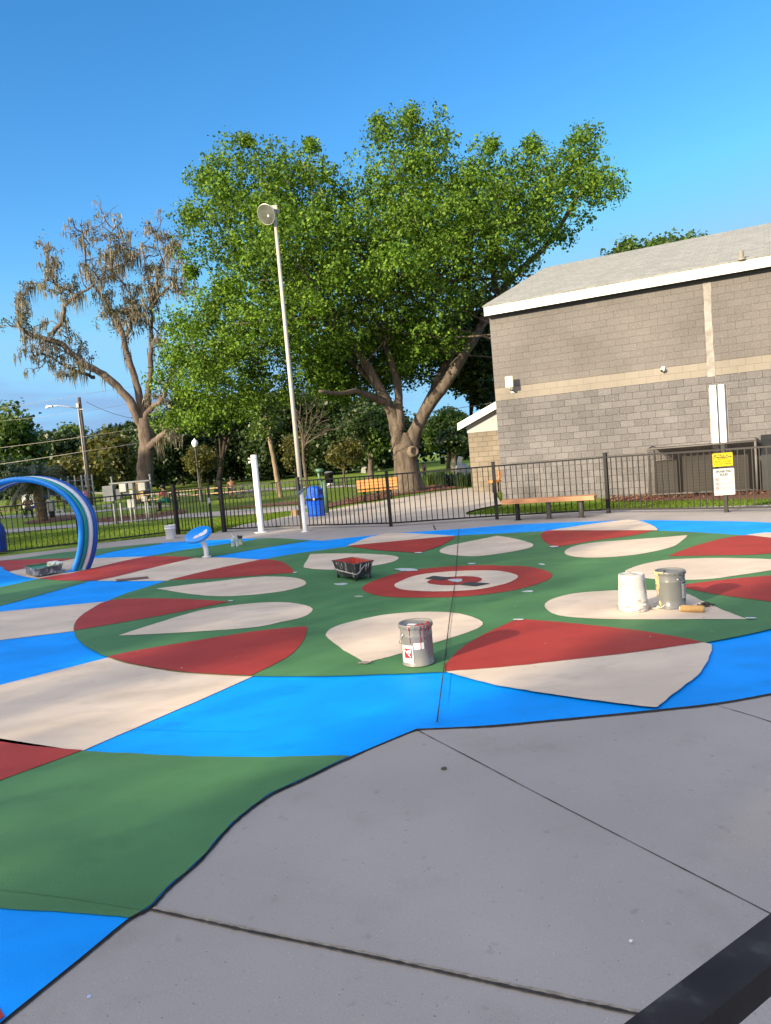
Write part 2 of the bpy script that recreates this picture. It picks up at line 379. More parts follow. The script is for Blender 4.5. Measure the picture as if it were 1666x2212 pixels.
# stripes at the far left
patch(1, GR, [(-200, 1232, C), (0, 1211.6, C), (53, 1205), (137, 1193.5), (163, 1191), (325, 1174.6), (351, 1174, C), (333, 1178), (260, 1188.5), (187.5, 1205), (163, 1207), (146, 1206.7), (68, 1208.7), (0, 1212.5)], 4)
patch(2, RD, [(-300, 1228, C), (0, 1211.8), (68, 1208.9), (146, 1206.9), (163, 1207, C), (127, 1214), (68, 1225.7), (19.5, 1235, C), (6, 1229), (0, 1224), (-100, 1216), (-300, 1244, C)], 4)
patch(1, CR, [(19.5, 1235, C), (68, 1225.7), (127, 1214), (163, 1207), (187.5, 1207.4), (260, 1204.2), (320, 1202.3, C), (260, 1214), (163, 1237), (127, 1243), (83, 1250.6, C), (53.7, 1246), (36, 1241.5)], 4)
patch(1, GR, [(320, 1202.3, C), (325, 1201), (390, 1189.5), (455, 1179.7), (542, 1167), (559, 1163.4), (607, 1163.2), (673, 1167.8, C), (566, 1184.6), (457.7, 1203.4, C), (446, 1204.5), (423, 1205.2), (374, 1202.7)], 4)
patch(2, RD, [(83, 1250.6, C), (127, 1243), (163, 1237), (260, 1214), (320, 1202.3, C), (374, 1202.5), (423, 1205, C), (325.4, 1227.8), (260, 1244), (208, 1255, C), (137, 1254.9)], 4)
patch(1, CR, [(208, 1255, C), (260, 1244), (325.4, 1227.8), (423, 1205, C), (452, 1204.3), (500, 1205.6), (542, 1208.4), (580, 1210.4, C), (542, 1216), (455.7, 1233), (364.6, 1254.8, C), (280, 1255.6)], 4)
patch(1, GR, [(-420, 1335, C), (-100, 1285), (0, 1268.6), (81, 1251, C), (137, 1254.5), (195, 1255.5, C), (97.6, 1283), (0, 1310), (-100, 1338), (-420, 1430, C)], 4)
# the big circle
patch(3, GR, [(160, 1364), (169, 1384), (195, 1404), (233, 1421.6), (276.7, 1434.6), (325.5, 1444), (390.6, 1454), (455.7, 1459), (542, 1463), (672.6, 1464), (802.8, 1460.6), (916.7, 1456.4), (1080, 1448), (1250, 1432), (1400, 1413), (1521, 1391.8), (1666, 1362), (1850, 1310), (1930, 1260), (1900, 1215), (1780, 1180), (1666, 1164), (1611.6, 1158), (1503.5, 1151), (1421.5, 1147.5), (1290, 1146), (1168.5, 1149.2), (1084.6, 1153.6), (991.6, 1158), (850, 1169), (750.7, 1181.4), (698.5, 1188.8), (640, 1197), (566.8, 1210), (450, 1234), (364.6, 1255), (325.5, 1267), (260, 1288), (195, 1319), (166, 1342)], 5)
patch(4, RD, [(364.6, 1254.6, C), (455.7, 1232.8), (542, 1214.9), (572, 1210), (607.5, 1214.9), (628.6, 1228), (636.7, 1239.3, C), (542, 1246), (455, 1252)])
patch(4, RD, [(160.5, 1364.6, C), (166, 1342), (195, 1319), (239, 1299), (325.4, 1294.6), (407, 1296.5), (498, 1302, C), (390.6, 1324), (293, 1342)])
patch(4, CR, [(338.5, 1273.5, C), (423, 1263), (542, 1249.7), (591, 1247.5), (640, 1250.7), (662, 1260.5), (649.8, 1270), (607.5, 1280), (542, 1287.6), (472, 1290.4), (406.8, 1284.8)])
patch(4, CR, [(255.5, 1376, C), (325.4, 1353), (423, 1324), (488, 1312.5), (542, 1306), (607.5, 1303.4), (656, 1309), (675.8, 1319.7), (656, 1335.3), (607, 1346.7), (542, 1358.8), (390.5, 1369.5)])
patch(4, RD, [(233, 1421.6, C), (292.9, 1408.5), (390.5, 1392), (542, 1367.9), (607.5, 1360.7), (661, 1355.5, C), (662.7, 1367.8), (653, 1390.6), (630, 1416.7), (591, 1439.5), (542, 1463, C), (455.7, 1459), (390.6, 1454), (325.5, 1444), (276.7, 1434.6)])
patch(4, CR, [(789.8, 1436, C), (744, 1408.6), (711.6, 1384), (705, 1371), (724.6, 1356.5), (770, 1343.4), (835, 1330.4), (916.7, 1324.6), (981.7, 1327), (1024, 1337), (1043.6, 1350), (1024, 1364.6), (965.4, 1384), (867.8, 1415), (819, 1428)])
patch(4, CR, [(962, 1455, C), (1084.7, 1440), (1189, 1430), (1364, 1410), (1517, 1391.8, C), (1532, 1394), (1538, 1400.5), (1533, 1423), (1507, 1463.3), (1461.6, 1498), (1421.4, 1531.4, C), (1398.7, 1531.6), (1294, 1518.5), (1189.4, 1503.4), (1084.7, 1486.7), (1030, 1473.6)])
patch(5, RD, [(960.7, 1447, C), (965.4, 1437), (998, 1403.6), (1040, 1377.6), (1084.7, 1356), (1112.6, 1343.6, C), (1137, 1342.2), (1259, 1352.7), (1381, 1366.7), (1468.6, 1381.3), (1517.4, 1391.8, C), (1364, 1414.5), (1189, 1434.7), (1084.7, 1445.8), (962, 1455, C)])
patch(4, CR, [(1615, 1341.2, C), (1573, 1325.5), (1521, 1302.8), (1482.5, 1285.3), (1433.7, 1279), (1364, 1277.7), (1294, 1280), (1231, 1286.4), (1189, 1299.3), (1177, 1311.5), (1189.4, 1325.5), (1224, 1335.3), (1329, 1341), (1503.4, 1341)])
patch(4, RD, [(1470, 1270, C), (1486, 1264.4), (1573, 1253.9), (1666, 1246.2), (1780, 1242), (1860, 1270), (1770, 1312), (1666, 1302.8), (1555.8, 1288), (1503, 1278.4)])
patch(4, CR, [(1352.7, 1239), (1364, 1229.5), (1398.7, 1219), (1451, 1211), (1538, 1207.8), (1608, 1208.6), (1666, 1211), (1745, 1218, C), (1666, 1234.7), (1590.7, 1245.9), (1538, 1253.2), (1468.5, 1255.6), (1398.7, 1252.2)])
patch(4, RD, [(1444, 1204, C), (1468.5, 1192.8), (1521, 1175.4), (1573, 1163), (1611.6, 1158, C), (1666, 1164.2), (1760, 1178), (1666, 1198), (1538, 1202.3)])
patch(4, CR, [(1611.6, 1157.5, C), (1636, 1154.5), (1666, 1152.7), (1740, 1158), (1780, 1176, C), (1720, 1170), (1666, 1163.8)])
patch(4, CR, [(1220, 1196.4), (1234.7, 1184), (1280, 1174.7), (1364, 1167.7), (1433.6, 1162.5), (1486, 1158, C), (1475.5, 1168.4), (1454.5, 1182.3), (1416, 1192.9), (1364, 1201.6), (1294, 1206.8), (1241.7, 1205)])
patch(4, RD, [(1168.5, 1159.7), (1175.4, 1150.3), (1185.9, 1147.5, C), (1416, 1147.5, C), (1364, 1159), (1294, 1168.4), (1205, 1183, C), (1182.4, 1176)])
patch(4, CR, [(1185.9, 1147.3, C), (1276.6, 1133.5), (1329, 1127.2), (1364, 1124.7), (1391.8, 1129.3), (1416, 1140.5), (1421, 1147.3, C)])
patch(4, CR, [(950, 1192.4), (962.4, 1183.3), (993.6, 1175.5), (1045.7, 1165), (1074.4, 1159, C), (1110.8, 1165), (1144.7, 1174.2), (1152.5, 1179.4), (1142, 1186), (1097.8, 1195), (1032.7, 1203.4), (988.4, 1202), (959.8, 1197.6)])
patch(4, CR, [(750.6, 1180.5, C), (789.7, 1164.5), (822, 1156.3), (845, 1153.4), (900.4, 1154), (983.8, 1159, C), (860, 1170)])
patch(5, RD, [(751, 1181, C), (860, 1170.5), (983, 1159.6, C), (978.5, 1166), (949, 1182.3), (905, 1196.3, C), (835, 1192), (786.5, 1187)])
patch(4, CR, [(656, 1226.3), (662.8, 1213.2), (671, 1198.6, C), (721.4, 1197.3), (802.7, 1198.6), (851.5, 1202.5), (861, 1208.3), (845, 1216.5), (802.7, 1224.6), (737.6, 1232), (688.8, 1232), (666, 1229.5)])
patch(4, RD, [(782.6, 1273.5), (796, 1262), (835, 1247.4), (884, 1235), (965.4, 1226.3), (1046.7, 1223), (1084.7, 1224.3), (1137, 1226), (1179, 1234.7), (1192.8, 1245.2), (1179, 1257.4), (1137, 1271.3), (1084.7, 1281.8), (998, 1291.3), (900.3, 1293.6), (835, 1291.3), (796, 1283.2)])
patch(5, CR, [(852.6, 1267), (861.3, 1260.4), (900.3, 1245.8), (965.4, 1237.6), (1046.7, 1235), (1084.7, 1237), (1112.6, 1243.5), (1119.6, 1249.7), (1105.6, 1259), (1084.7, 1266), (1030.4, 1276.7), (949, 1281), (884, 1278.4), (859.6, 1273.4)])
patch(6, RD, [(923, 1260.4), (949, 1252.2), (998, 1248.4), (1030.4, 1250), (1042, 1255.6), (1027, 1262), (981.6, 1267.6), (942.6, 1266.4)])
# saw cuts and old joints under the paint
strip(mb, [(991.6, 1143), (988, 1200), (984, 1258), (972, 1340), (962, 1430), (945, 1569)], 0.009, 0.0012 + 0.004 * 6.6, 4, 0.25, 8)
strip(mb, [(-200, 1500), (0, 1538), (86, 1560), (210, 1571), (291, 1575)], 0.016, 0.0012 + 0.004 * 1.4, CR, 0.3, 8)
strip(mb, [(291, 1575), (400, 1579), (560, 1581)], 0.012, 0.0012 + 0.004 * 0.5, BL, 0.3, 8)
strip(mb, [(-150, 1905), (0, 1924), (150, 1942), (303, 1967)], 0.008, 0.0012 + 0.004 * 1.5, GR, 0.3, 8)
tag(O('splash_pad', mb, [P_BLUE, P_GREEN, P_RED, P_CREAM, GAP]), kind='structure')

# open joint along the pad's near edge, expansion joint and saw cuts in the slab
mb = MB()
strip(mb, [(p[0], p[1] + 1.0) for p in NEAR[:-1]], 0.015, CONCZ + 0.004, 0, 0.35, 9)
strip(mb, [(324, 1961), (461, 1991), (542, 2009), (745, 2050.5), (974, 2100), (1129, 2134), (1379, 2187), (1700, 2257)], 0.011, CONCZ + 0.0075, 0, 0.45, 16)
strip(mb, [(326, 1957.5), (463, 1987), (544, 2005), (747, 2046.5), (977, 2096), (1132, 2129.5), (1382, 2182), (1703, 2252)], 0.024, CONCZ + 0.004, 1, 0.25, 16)
strip(mb, [(903, 1575), (1028, 1640), (1149, 1704), (1351.7, 1808.6), (1666, 1969), (1800, 2040)], 0.006, CONCZ + 0.004, 0, 0.5, 10)
strip(mb, [(1545, 1520), (1666, 1556), (1900, 1640)], 0.006, CONCZ + 0.004, 0, 0.5, 8)
strip(mb, [(936, 1133), (941, 1144)], 0.03, CONCZ + 0.004, 0, 0.2, 4)
strip(mb, [(250, 1185), (251, 1193)], 0.03, CONCZ + 0.004, 0, 0.2, 4)
strip(mb, [(870, 1142), (920, 1138), (1000, 1131)], 0.012, CONCZ + 0.004, 0, 0.4, 6)
tag(O('slab_joints', mb, [GAP, GAPL]), kind='structure')

# bare drain covers and the masking tape over the spray nozzles
def ground_plate(name, pts, z, h, mt, label, cat, group=None):
    P = [at(*p) for p in pts]; c = sum(P, Vector()) / len(P)
    mb = MB(); mb.prism([(p.x - c.x, p.y - c.y) for p in P], 0, h)
    o = O(name, mb, mt, None, loc=(c.x, c.y, z)); return tag(o, label, cat, group)
STEEL = mat('drain_steel', (0.055, 0.058, 0.060), rough=0.55, var=0.3, nscale=40, metal=0.3)
g1 = ground_plate('drain_cover', [(919.3, 1254), (936, 1248), (976.8, 1252.2), (955.7, 1257.8)], 0.027, 0.004, STEEL, 'dark square drain plate on the far left side of the bullseye centre', 'drain cover', 'drain plates in the bullseye')
g2 = ground_plate('drain_cover', [(994.7, 1267), (1014.2, 1262), (1058, 1264.7), (1027, 1270.8)], 0.027, 0.004, STEEL, 'dark square drain plate on the near right side of the bullseye centre', 'drain cover', 'drain plates in the bullseye')
g3 = ground_plate('drain_grate', [(250.5, 1253.5), (319, 1246.5), (322, 1250.5), (252, 1257.5)], 0.013, 0.004, mat('grate_rust', (0.14, 0.075, 0.065), 0.7, 0.3, 60), 'narrow slotted drain grate at the edge of the dark red stripe near the hoops', 'drain grate')
TAPE = mat('masking_tape', (0.38, 0.44, 0.48), rough=0.7, var=0.25, nscale=30)
def tape(x, y, w, h, label, mt=TAPE, z=0.025, ang=0.0):
    q = []
    w *= 0.85; h *= 0.62
    for k in range(9):
        a = 2 * math.pi * k / 9; rr = 1 + R.uniform(-0.35, 0.25)
        q.append((x + w / 2 * rr * math.cos(a) + ang * h * math.sin(a), y + h / 2 * rr * math.sin(a)))
    return ground_plate('tape_patch', q, z, 0.003, mt, label, 'tape', 'pale tape scraps over the spray nozzles')
tape(985, 1257.7, 42, 11, 'pale blue ragged patch in the middle of the bullseye', z=0.0275)
tape(905.5, 1197, 19, 4.5, 'small white scrap at the tip of the red leaf beyond the bullseye')
tape(882, 1234, 62, 10, 'largest pale scrap, lying just outside the left rim of the bullseye')
tape(738, 1264, 34, 7, 'pale scrap in front of the black paint bucket', z=0.015)
tape(1020, 1219.5, 22, 4.5, 'pale scrap just beyond the far rim of the bullseye', z=0.015)
tape(1171, 1221, 18, 4.5, 'pale scrap beyond the right end of the bullseye', z=0.015)
tape(1139, 1280, 28, 6, 'pale scrap on green in front of the right end of the bullseye', z=0.015)
tape(1197, 1184, 20, 4.5, 'pale scrap at the tip of the far red leaf under the bench')
tape(638, 1240, 12, 4, 'pale scrap at the tip of the red leaf behind the cream leaves')
tape(499, 1301.5, 14, 4, 'pale scrap at the inner tip of the dark red leaf on the left')
tape(1121, 1343, 26, 4, 'white scrap at the top corner of the large red half leaf')
tape(1621, 1340.5, 30, 5, 'pale smear at the pointed tip of the cream leaf with the pails')
tape(776, 1291, 22, 6, 'faint grey scrap on green left of the bullseye', z=0.015, mt=mat('tape_grey', (0.22, 0.30, 0.22), 0.7))
tape(789.5, 1437.5, 34, 7, 'grey ring of a nozzle at the tip of the cream leaf beside the open pail', mt=mat('nozzle_grey', (0.23, 0.19, 0.17), 0.6))
# litter on the slab
def chip(x, y, r, mt, label, z=CONCZ + 0.001, h=0.004, cat='chip'):
    p = at(x, y); mb = MB(); n = 6
    mb.prism([(r * R.uniform(0.5, 1.1) * math.cos(k * 1.047), r * R.uniform(0.4, 0.9) * math.sin(k * 1.047)) for k in range(n)], 0, h)
    return tag(O('litter_chip', mb, mt, None, loc=(p.x, p.y, z)), label, cat)
chip(192, 2146, 0.012, mat('pale_blue_drip', (0.36, 0.45, 0.62), 0.5), 'pale blue paint spot on the concrete in the lower left corner', h=0.001, cat='paint spot')
chip(1362, 2027, 0.008, WHITE, 'white paper flake on the concrete right of the long joint', cat='flake')
chip(959, 1658.5, 0.016, mat('pebble', (0.10, 0.09, 0.075), 0.9), 'dark pebble on the concrete near the bend of the pad edge', h=0.014, cat='pebble')
mb = MB()
for k in range(900):                              # grit on the near slab
    y = 1590 + 620 * R.random(); x = R.uniform(0, 1666); p = at(x, y)
    if p.y < 1: continue
    xl = 900 - (y - 1574) * 1.42
    if x < max(xl, 0) + 30: continue
    r = R.uniform(0.0008, 0.0026)
    mb.sphere((p.x, p.y, CONCZ + r * 0.4), r, R.choice((0, 0, 1)), 5, 3, (1, R.uniform(0.6, 1), 0.6))
tag(O('grit', mb, [mat('grit_pale', (0.45, 0.42, 0.38), 0.9), mat('grit_dark', (0.09, 0.08, 0.07), 0.9)]), kind='stuff')

# paths, mulch and longer grass beyond the fence
def gsheet(name, pts, z, mt, sub=5, kind='structure'):
    mb = MB(); sheet(mb, [at(*p[:2]) + Vector((0, 0, z)) for p in [(q.x, q.y) for q in spline(pts, True, sub)]])
    return tag(O(name, mb, mt), kind=kind)
PATHM = mat('park_path', (0.26, 0.25, 0.26), rough=0.9, var=0.1, nscale=0.7)
gsheet('park_path', [(-250, 1158, C), (0, 1142), (60, 1137.5), (155, 1131), (205, 1122), (270, 1117), (347, 1112), (444, 1104.5), (520, 1099), (650, 1090), (652, 1098.5), (520, 1110), (387, 1117), (300, 1123), (205, 1133.5), (100, 1141.5), (0, 1150), (-250, 1167, C)], -0.04, PATHM)
gsheet('park_path', [(-250, 1130, C), (0, 1113.5), (160, 1105), (235, 1099), (330, 1090), (368, 1092), (250, 1101), (160, 1110), (0, 1119), (-250, 1137, C)], -0.036, PATHM)
gsheet('park_path', [(0, 1060, C), (420, 1066, C), (600, 1053), (790, 1046), (1000, 1037, C), (1000, 1039.5, C), (790, 1049.5), (600, 1057), (420, 1069, C), (0, 1063, C)], -0.033, WALK, 4)
gsheet('mulch_bed', [(218, 1107), (250, 1103), (330, 1093), (395, 1083)] and [(196, 1122), (230, 1116), (330, 1108), (392, 1100), (398, 1106), (340, 1116), (260, 1124), (205, 1127)], -0.03, MULCH)
gsheet('mulch_bed', [(50, 1128), (90, 1118), (150, 1112), (178, 1114), (150, 1121), (90, 1128)], -0.03, MULCH)
gsheet('mulch_bed', [(650, 1087), (540, 1094), (470, 1100), (540, 1090), (640, 1081), (705, 1078), (705, 1084)], -0.029, MULCH)
gsheet('mulch_bed', [(700, 1096), (742, 1088), (815, 1078), (860, 1068), (941, 1058), (1009, 1050), (1012, 1040), (960, 1040), (900, 1046), (860, 1054), (800, 1066), (742, 1078), (700, 1088)], -0.028, MULCH)
gsheet('mulch_bed', [(1295, 1077), (1380, 1068), (1480, 1062), (1700, 1050), (1700, 1074), (1480, 1078), (1400, 1080)], -0.028, MULCH)
# grass blades where the lawn is near enough to show them
def blades(regions, n):
    V = []; F = []
    k = 0
    while k < n:
        poly = R.choice(regions); u, v = R.random(), R.random()
        a = Vector(poly[0]).lerp(Vector(poly[1]), u); b = Vector(poly[3]).lerp(Vector(poly[2]), u); q = a.lerp(b, v)
        p = at(q.x, q.y); h = R.uniform(0.03, 0.075); a0 = R.uniform(0, 6.28); w = 0.012
        d = Vector((math.cos(a0), math.sin(a0), 0)); l = Vector((R.uniform(-1, 1), R.uniform(-1, 1), 0)) * h * 0.7
        i = len(V); z = Vector((0, 0, -0.06))
        V += [p + z - d * w, p + z + d * w, p + z + l + Vector((0, 0, h))]; F.append((i, i + 1, i + 2)); k += 1
    mb = MB(); mb.add(V, F)
    return mb
mb = blades([[(0, 1188), (210, 1170), (210, 1136), (0, 1152)], [(210, 1170), (470, 1145), (470, 1118), (210, 1136)], [(470, 1144), (640, 1108), (640, 1101), (470, 1116)], [(1010, 1108), (1310, 1098), (1310, 1082), (1060, 1094)], [(1310, 1098), (1666, 1088), (1666, 1074), (1310, 1082)]], 26000)
tag(O('grass_blades', mb, leafmat('blade', [(0.06, 0.12, 0.014), (0.10, 0.17, 0.02), (0.15, 0.20, 0.03)], 0.3, 0.7, 0.1)), kind='stuff')

# flecks of paint flicked over the pad while rolling
mb = MB()
for k in range(240):
    x = R.uniform(150, 1640); y = 1160 + 300 * R.random() ** 1.3; p = at(x, y); r = R.choice((0.003, 0.003, 0.004, 0.006, 0.009)) * R.uniform(.7, 1.3)
    n = 6; mb.add([(p.x + r * R.uniform(.6, 1.2) * math.cos(k2 * 1.047), p.y + r * R.uniform(.6, 1.2) * math.sin(k2 * 1.047), 0.0275) for k2 in range(n)], [tuple(range(n))], R.choice((0, 0, 1)))
tag(O('paint_flecks', mb, [mat('fleck_white', (0.55, 0.56, 0.55), 0.7), mat('fleck_dark', (0.05, 0.06, 0.05), 0.8)]), kind='stuff')

mb = MB()                                         # loose bark chips on the mulch beds
beds = [((1310, 1076), (1690, 1056), 10), ((745, 1083), (860, 1063), 9), ((860, 1060), (1010, 1046), 8), ((205, 1123), (392, 1104), 4)]
for k in range(4200):
    a_, b_, w_ = R.choice((beds[0], beds[0], beds[1], beds[2], beds[3])); t_ = R.random()
    p = at(a_[0] + (b_[0] - a_[0]) * t_, a_[1] + (b_[1] - a_[1]) * t_ + R.uniform(-w_, w_ * 0.7)); an = R.uniform(0, 6.28); el = R.uniform(-.5, .5)
    l = Vector((math.cos(an) * math.cos(el), math.sin(an) * math.cos(el), math.sin(el))) * R.uniform(.02, .055); s2 = Vector((-math.sin(an), math.cos(an), R.uniform(-.5, .5))) * R.uniform(.008, .02); c_ = Vector((p.x, p.y, -0.02 + R.uniform(0, .03)))
    mb.add([c_ - l - s2, c_ + l - s2, c_ + l + s2, c_ - l + s2], [(0, 1, 2, 3)], R.choice((0, 0, 1, 2)))
tag(O('mulch_chips', mb, [mat('chip_red', (0.20, 0.075, 0.04), 0.9), mat('chip_dark', (0.07, 0.035, 0.022), 0.9), mat('chip_pale', (0.30, 0.18, 0.11), 0.9)]), kind='stuff')
# ---------------------------------------------------------------- building of split-face block
A0 = at(1087, 1081.8); A0.z = 0
TH = math.radians(-28.0)
WT = Vector((math.cos(TH), math.sin(TH), 0)); WN = Vector((-WT.y, WT.x, 0))   # along the wall, and into the building
def wallpt(x, y, back=0.0):
    """(along, height) where the ray through a photo point meets the front wall's plane"""
    d = ray(x, y); c = Vector((0, 0, EYE)); s = ((A0 + WN * back - c).dot(WN)) / d.dot(WN); q = c + d * s
    return (q - A0).dot(WT), q.z
def block_mat(name, ca, cb, mort, rough_bump=0.6, speck=(0.42, 0.38, 0.33), bw=0.4, bh=0.2, mw=0.018, off=0.5):
    m = bpy.data.materials.new(name); m.use_nodes = True; t = m.node_tree; b = t.nodes['Principled BSDF']
    b.inputs['Roughness'].default_value = 0.95; b.inputs['Specular IOR Level'].default_value = 0.15
    uv = t.nodes.new('ShaderNodeUVMap'); br = t.nodes.new('ShaderNodeTexBrick'); br.offset = off
    br.inputs['Scale'].default_value = 1.0; br.inputs['Brick Width'].default_value = bw; br.inputs['Row Height'].default_value = bh
    br.inputs['Mortar Size'].default_value = mw / 2; br.inputs['Mortar Smooth'].default_value = 0.3; br.inputs['Bias'].default_value = -0.1
    br.inputs['Color1'].default_value = (*ca, 1); br.inputs['Color2'].default_value = (*cb, 1); br.inputs['Mortar'].default_value = (*mort, 1)
    wn = t.nodes.new('ShaderNodeTexNoise'); wn.inputs['Scale'].default_value = 5.0
    lk(t, uv.outputs[0], wn.inputs['Vector'])
    wv = t.nodes.new('ShaderNodeMixRGB'); wv.blend_type = 'ADD'; wv.inputs['Fac'].default_value = 0.012
    lk(t, uv.outputs[0], wv.inputs['Color1']); lk(t, wn.outputs['Color'], wv.inputs['Color2']); lk(t, wv.outputs[0], br.inputs['Vector'])
    n = t.nodes.new('ShaderNodeTexNoise'); n.inputs['Scale'].default_value = 24; n.inputs['Detail'].default_value = 6; n.inputs['Roughness'].default_value = 0.7
    lk(t, uv.outputs[0], n.inputs['Vector'])
    mr = t.nodes.new('ShaderNodeMapRange'); mr.inputs['From Min'].default_value = 0.54; mr.inputs['From Max'].default_value = 0.72; mr.inputs['To Max'].default_value = 0.75
    lk(t, n.outputs['Fac'], mr.inputs['Value'])
    mxn = t.nodes.new('ShaderNodeMixRGB'); mxn.inputs['Color2'].default_value = (*speck, 1)
    lk(t, mr.outputs[0], mxn.inputs['Fac']); lk(t, br.outputs['Color'], mxn.inputs['Color1'])
    n2 = t.nodes.new('ShaderNodeTexNoise'); n2.inputs['Scale'].default_value = 0.5; n2.inputs['Detail'].default_value = 5
    lk(t, uv.outputs[0], n2.inputs['Vector'])
    m2 = t.nodes.new('ShaderNodeMapRange'); m2.inputs['From Min'].default_value = 0.3; m2.inputs['From Max'].default_value = 0.7; m2.inputs['To Min'].default_value = 0.82; m2.inputs['To Max'].default_value = 1.15
    lk(t, n2.outputs['Fac'], m2.inputs['Value'])
    hs = t.nodes.new('ShaderNodeHueSaturation'); lk(t, m2.outputs[0], hs.inputs['Value']); lk(t, mxn.outputs[0], hs.inputs['Color'])
    lk(t, hs.outputs[0], b.inputs['Base Color'])
    bp = t.nodes.new('ShaderNodeBump'); bp.inputs['Strength'].default_value = rough_bump; bp.inputs['Distance'].default_value = 0.03
    lk(t, n.outputs['Fac'], bp.inputs['Height'])
    bp2 = t.nodes.new('ShaderNodeBump'); bp2.invert = True; bp2.inputs['Strength'].default_value = 0.7; bp2.inputs['Distance'].default_value = 0.02
    lk(t, br.outputs['Fac'], bp2.inputs['Height']); lk(t, bp.outputs[0], bp2.inputs['Normal']); lk(t, bp2.outputs[0], b.inputs['Normal'])
    return m
BLK_L = block_mat('split_block', (0.118, 0.114, 0.121), (0.155, 0.150, 0.158), (0.069, 0.065, 0.068), 0.8, (0.296, 0.291, 0.302), mw=0.013)
BLK_U = block_mat('rough_block', (0.137, 0.129, 0.129), (0.150, 0.142, 0.141), (0.110, 0.103, 0.103), 0.9, (0.277, 0.264, 0.265), mw=0.008)
BLK_B = block_mat('smooth_band_block', (0.205, 0.187, 0.167), (0.223, 0.203, 0.181), (0.191, 0.173, 0.154), 0.1, (0.239, 0.217, 0.194), mw=0.005)
def uv_panel(name, origin, du, dv, quads, mt, parent, thick=0.0, nrm=None):
    """wall panel: quads are lists of (u,v); real thickness behind, UV in metres"""
    bm = bmesh.new(); uvl = bm.loops.layers.uv.new('UVMap'); off = rootloc(parent) if parent else Vector()
    for q in quads:
        f = bm.faces.new([bm.verts.new(origin + du * u + dv * v - off) for u, v in q])
        for l, (u, v) in zip(f.loops, q): l[uvl].uv = (u + 40, v + 40)
        if thick:
            bk = [bm.verts.new(origin + du * u + dv * v + nrm * thick - off) for u, v in q]
            fv = [l.vert for l in f.loops]
            for i in range(len(q)):
                j = (i + 1) % len(q); g = bm.faces.new((fv[i], fv[j], bk[j], bk[i]))
                uvs = (q[i], q[j], (q[j][0] + thick, q[j][1]), (q[i][0] + thick, q[i][1]))
                for l, w in zip(g.loops, uvs): l[uvl].uv = (w[0] + 40, w[1] + 40)
            bm.faces.new(bk[::-1])
    bmesh.ops.recalc_face_normals(bm, faces=bm.faces)
    me = bpy.data.meshes.new(name); bm.to_mesh(me); bm.free(); me.materials.append(mt)
    o = bpy.data.objects.new(name, me); COL.objects.link(o); o.parent = parent
    return o
UPV = Vector((0, 0, 1))
LEN = 17.0
ub, zb0 = wallpt(1400, 829); _, zb1 = wallpt(1400, 792)
zb0 = round(zb0 / 0.2) * 0.2; zb1 = zb0 + 0.4
_, ztop = wallpt(1062, 683); ztop = 5.85
bld = E('block_building', A0 + WT * 6 + WN * 4, 'large grey split-face block building with tan band and shingle roof, behind the bench', 'building')
DEP = 9.0
def side_quads(z0, z1): return [[(0, z0), (LEN, z0), (LEN, z1), (0, z1)]]
def ring_wall(name, z0, z1, mt, inset):
    o = uv_panel(name, A0 + WN * inset, WT, UPV, side_quads(z0, z1), mt, bld, 0.25, WN)
    l = uv_panel(name, A0 + WT * inset + WN * (0.25 + inset), WN, UPV, [[(0, z0), (DEP - 0.25, z0), (DEP - 0.25, z1), (0, z1)]], mt, bld, 0.25, WT)
    return o
w_lo = ring_wall('lower_wall', -0.1, zb0, BLK_L, 0.0)
w_bd = ring_wall('band_course', zb0, zb1, BLK_B, 0.012)
w_up = ring_wall('upper_wall', zb1, ztop, BLK_U, 0.0)
# roof: front eave at the fascia, ridge set back
FASZ0, FASH, OVH, OVL = ztop + 0.0, 0.30, 0.30, 0.06
FW = mat('fascia_white', (0.84, 0.82, 0.78), rough=0.45, var=0.02, nscale=2)
mb = MB()
e0 = A0 - WN * OVH - WT * OVL
def wbox(mb, u0, u1, n0, n1, z0, z1, m=0, base=A0):
    P = [base + WT * u + WN * n + UPV * z for u in (u0, u1) for n in (n0, n1) for z in (z0, z1)]
    mb.add(P, [(0, 1, 3, 2), (4, 6, 7, 5), (0, 4, 5, 1), (2, 3, 7, 6), (0, 2, 6, 4), (1, 5, 7, 3)], m)
wbox(mb, -OVL, LEN + 0.4, -OVH, -OVH + 0.04, FASZ0, FASZ0 + FASH)
O('fascia', mb, FW, bld, True)
mb = MB(); wbox(mb, -OVL + 0.005, LEN + 0.4, -OVH + 0.041, -0.001, FASZ0 + 0.005, FASZ0 + 0.03)
O('soffit', mb, mat('soffit_dark', (0.05, 0.05, 0.055), 0.6), bld, True)
# ridge found from where its left end shows in the photo
best = None
for i in range(10, 120):
    w = i * 0.1; d = ray(1178, 578); c = Vector((0, 0, EYE)); p0 = A0 + WN * w
    s = (p0 - c).dot(WN) / d.dot(WN); q = c + d * s; u = (q - A0).dot(WT)
    if best is None or abs(u + OVL) < abs(best[0] + OVL): best = (u, w, q.z)
RID_W, RID_Z = best[1], best[2]
print('ridge', best, 'band', zb0, zb1)
RZ0 = FASZ0 + FASH + 0.01
SHG = bpy.data.materials.new('roof_shingle'); SHG.use_nodes = True
_t = SHG.node_tree; _b = _t.nodes['Principled BSDF']; _b.inputs['Roughness'].default_value = 0.9; _b.inputs['Specular IOR Level'].default_value = 0.2
_u = _t.nodes.new('ShaderNodeUVMap'); _br = _t.nodes.new('ShaderNodeTexBrick'); _br.offset = 0.37; _br.offset_frequency = 2; _br.squash = 0.7; _br.squash_frequency = 3
for k, v in (('Scale', 1.0), ('Brick Width', 0.32), ('Row Height', 0.145), ('Mortar Size', 0.006), ('Bias', -0.15)): _br.inputs[k].default_value = v
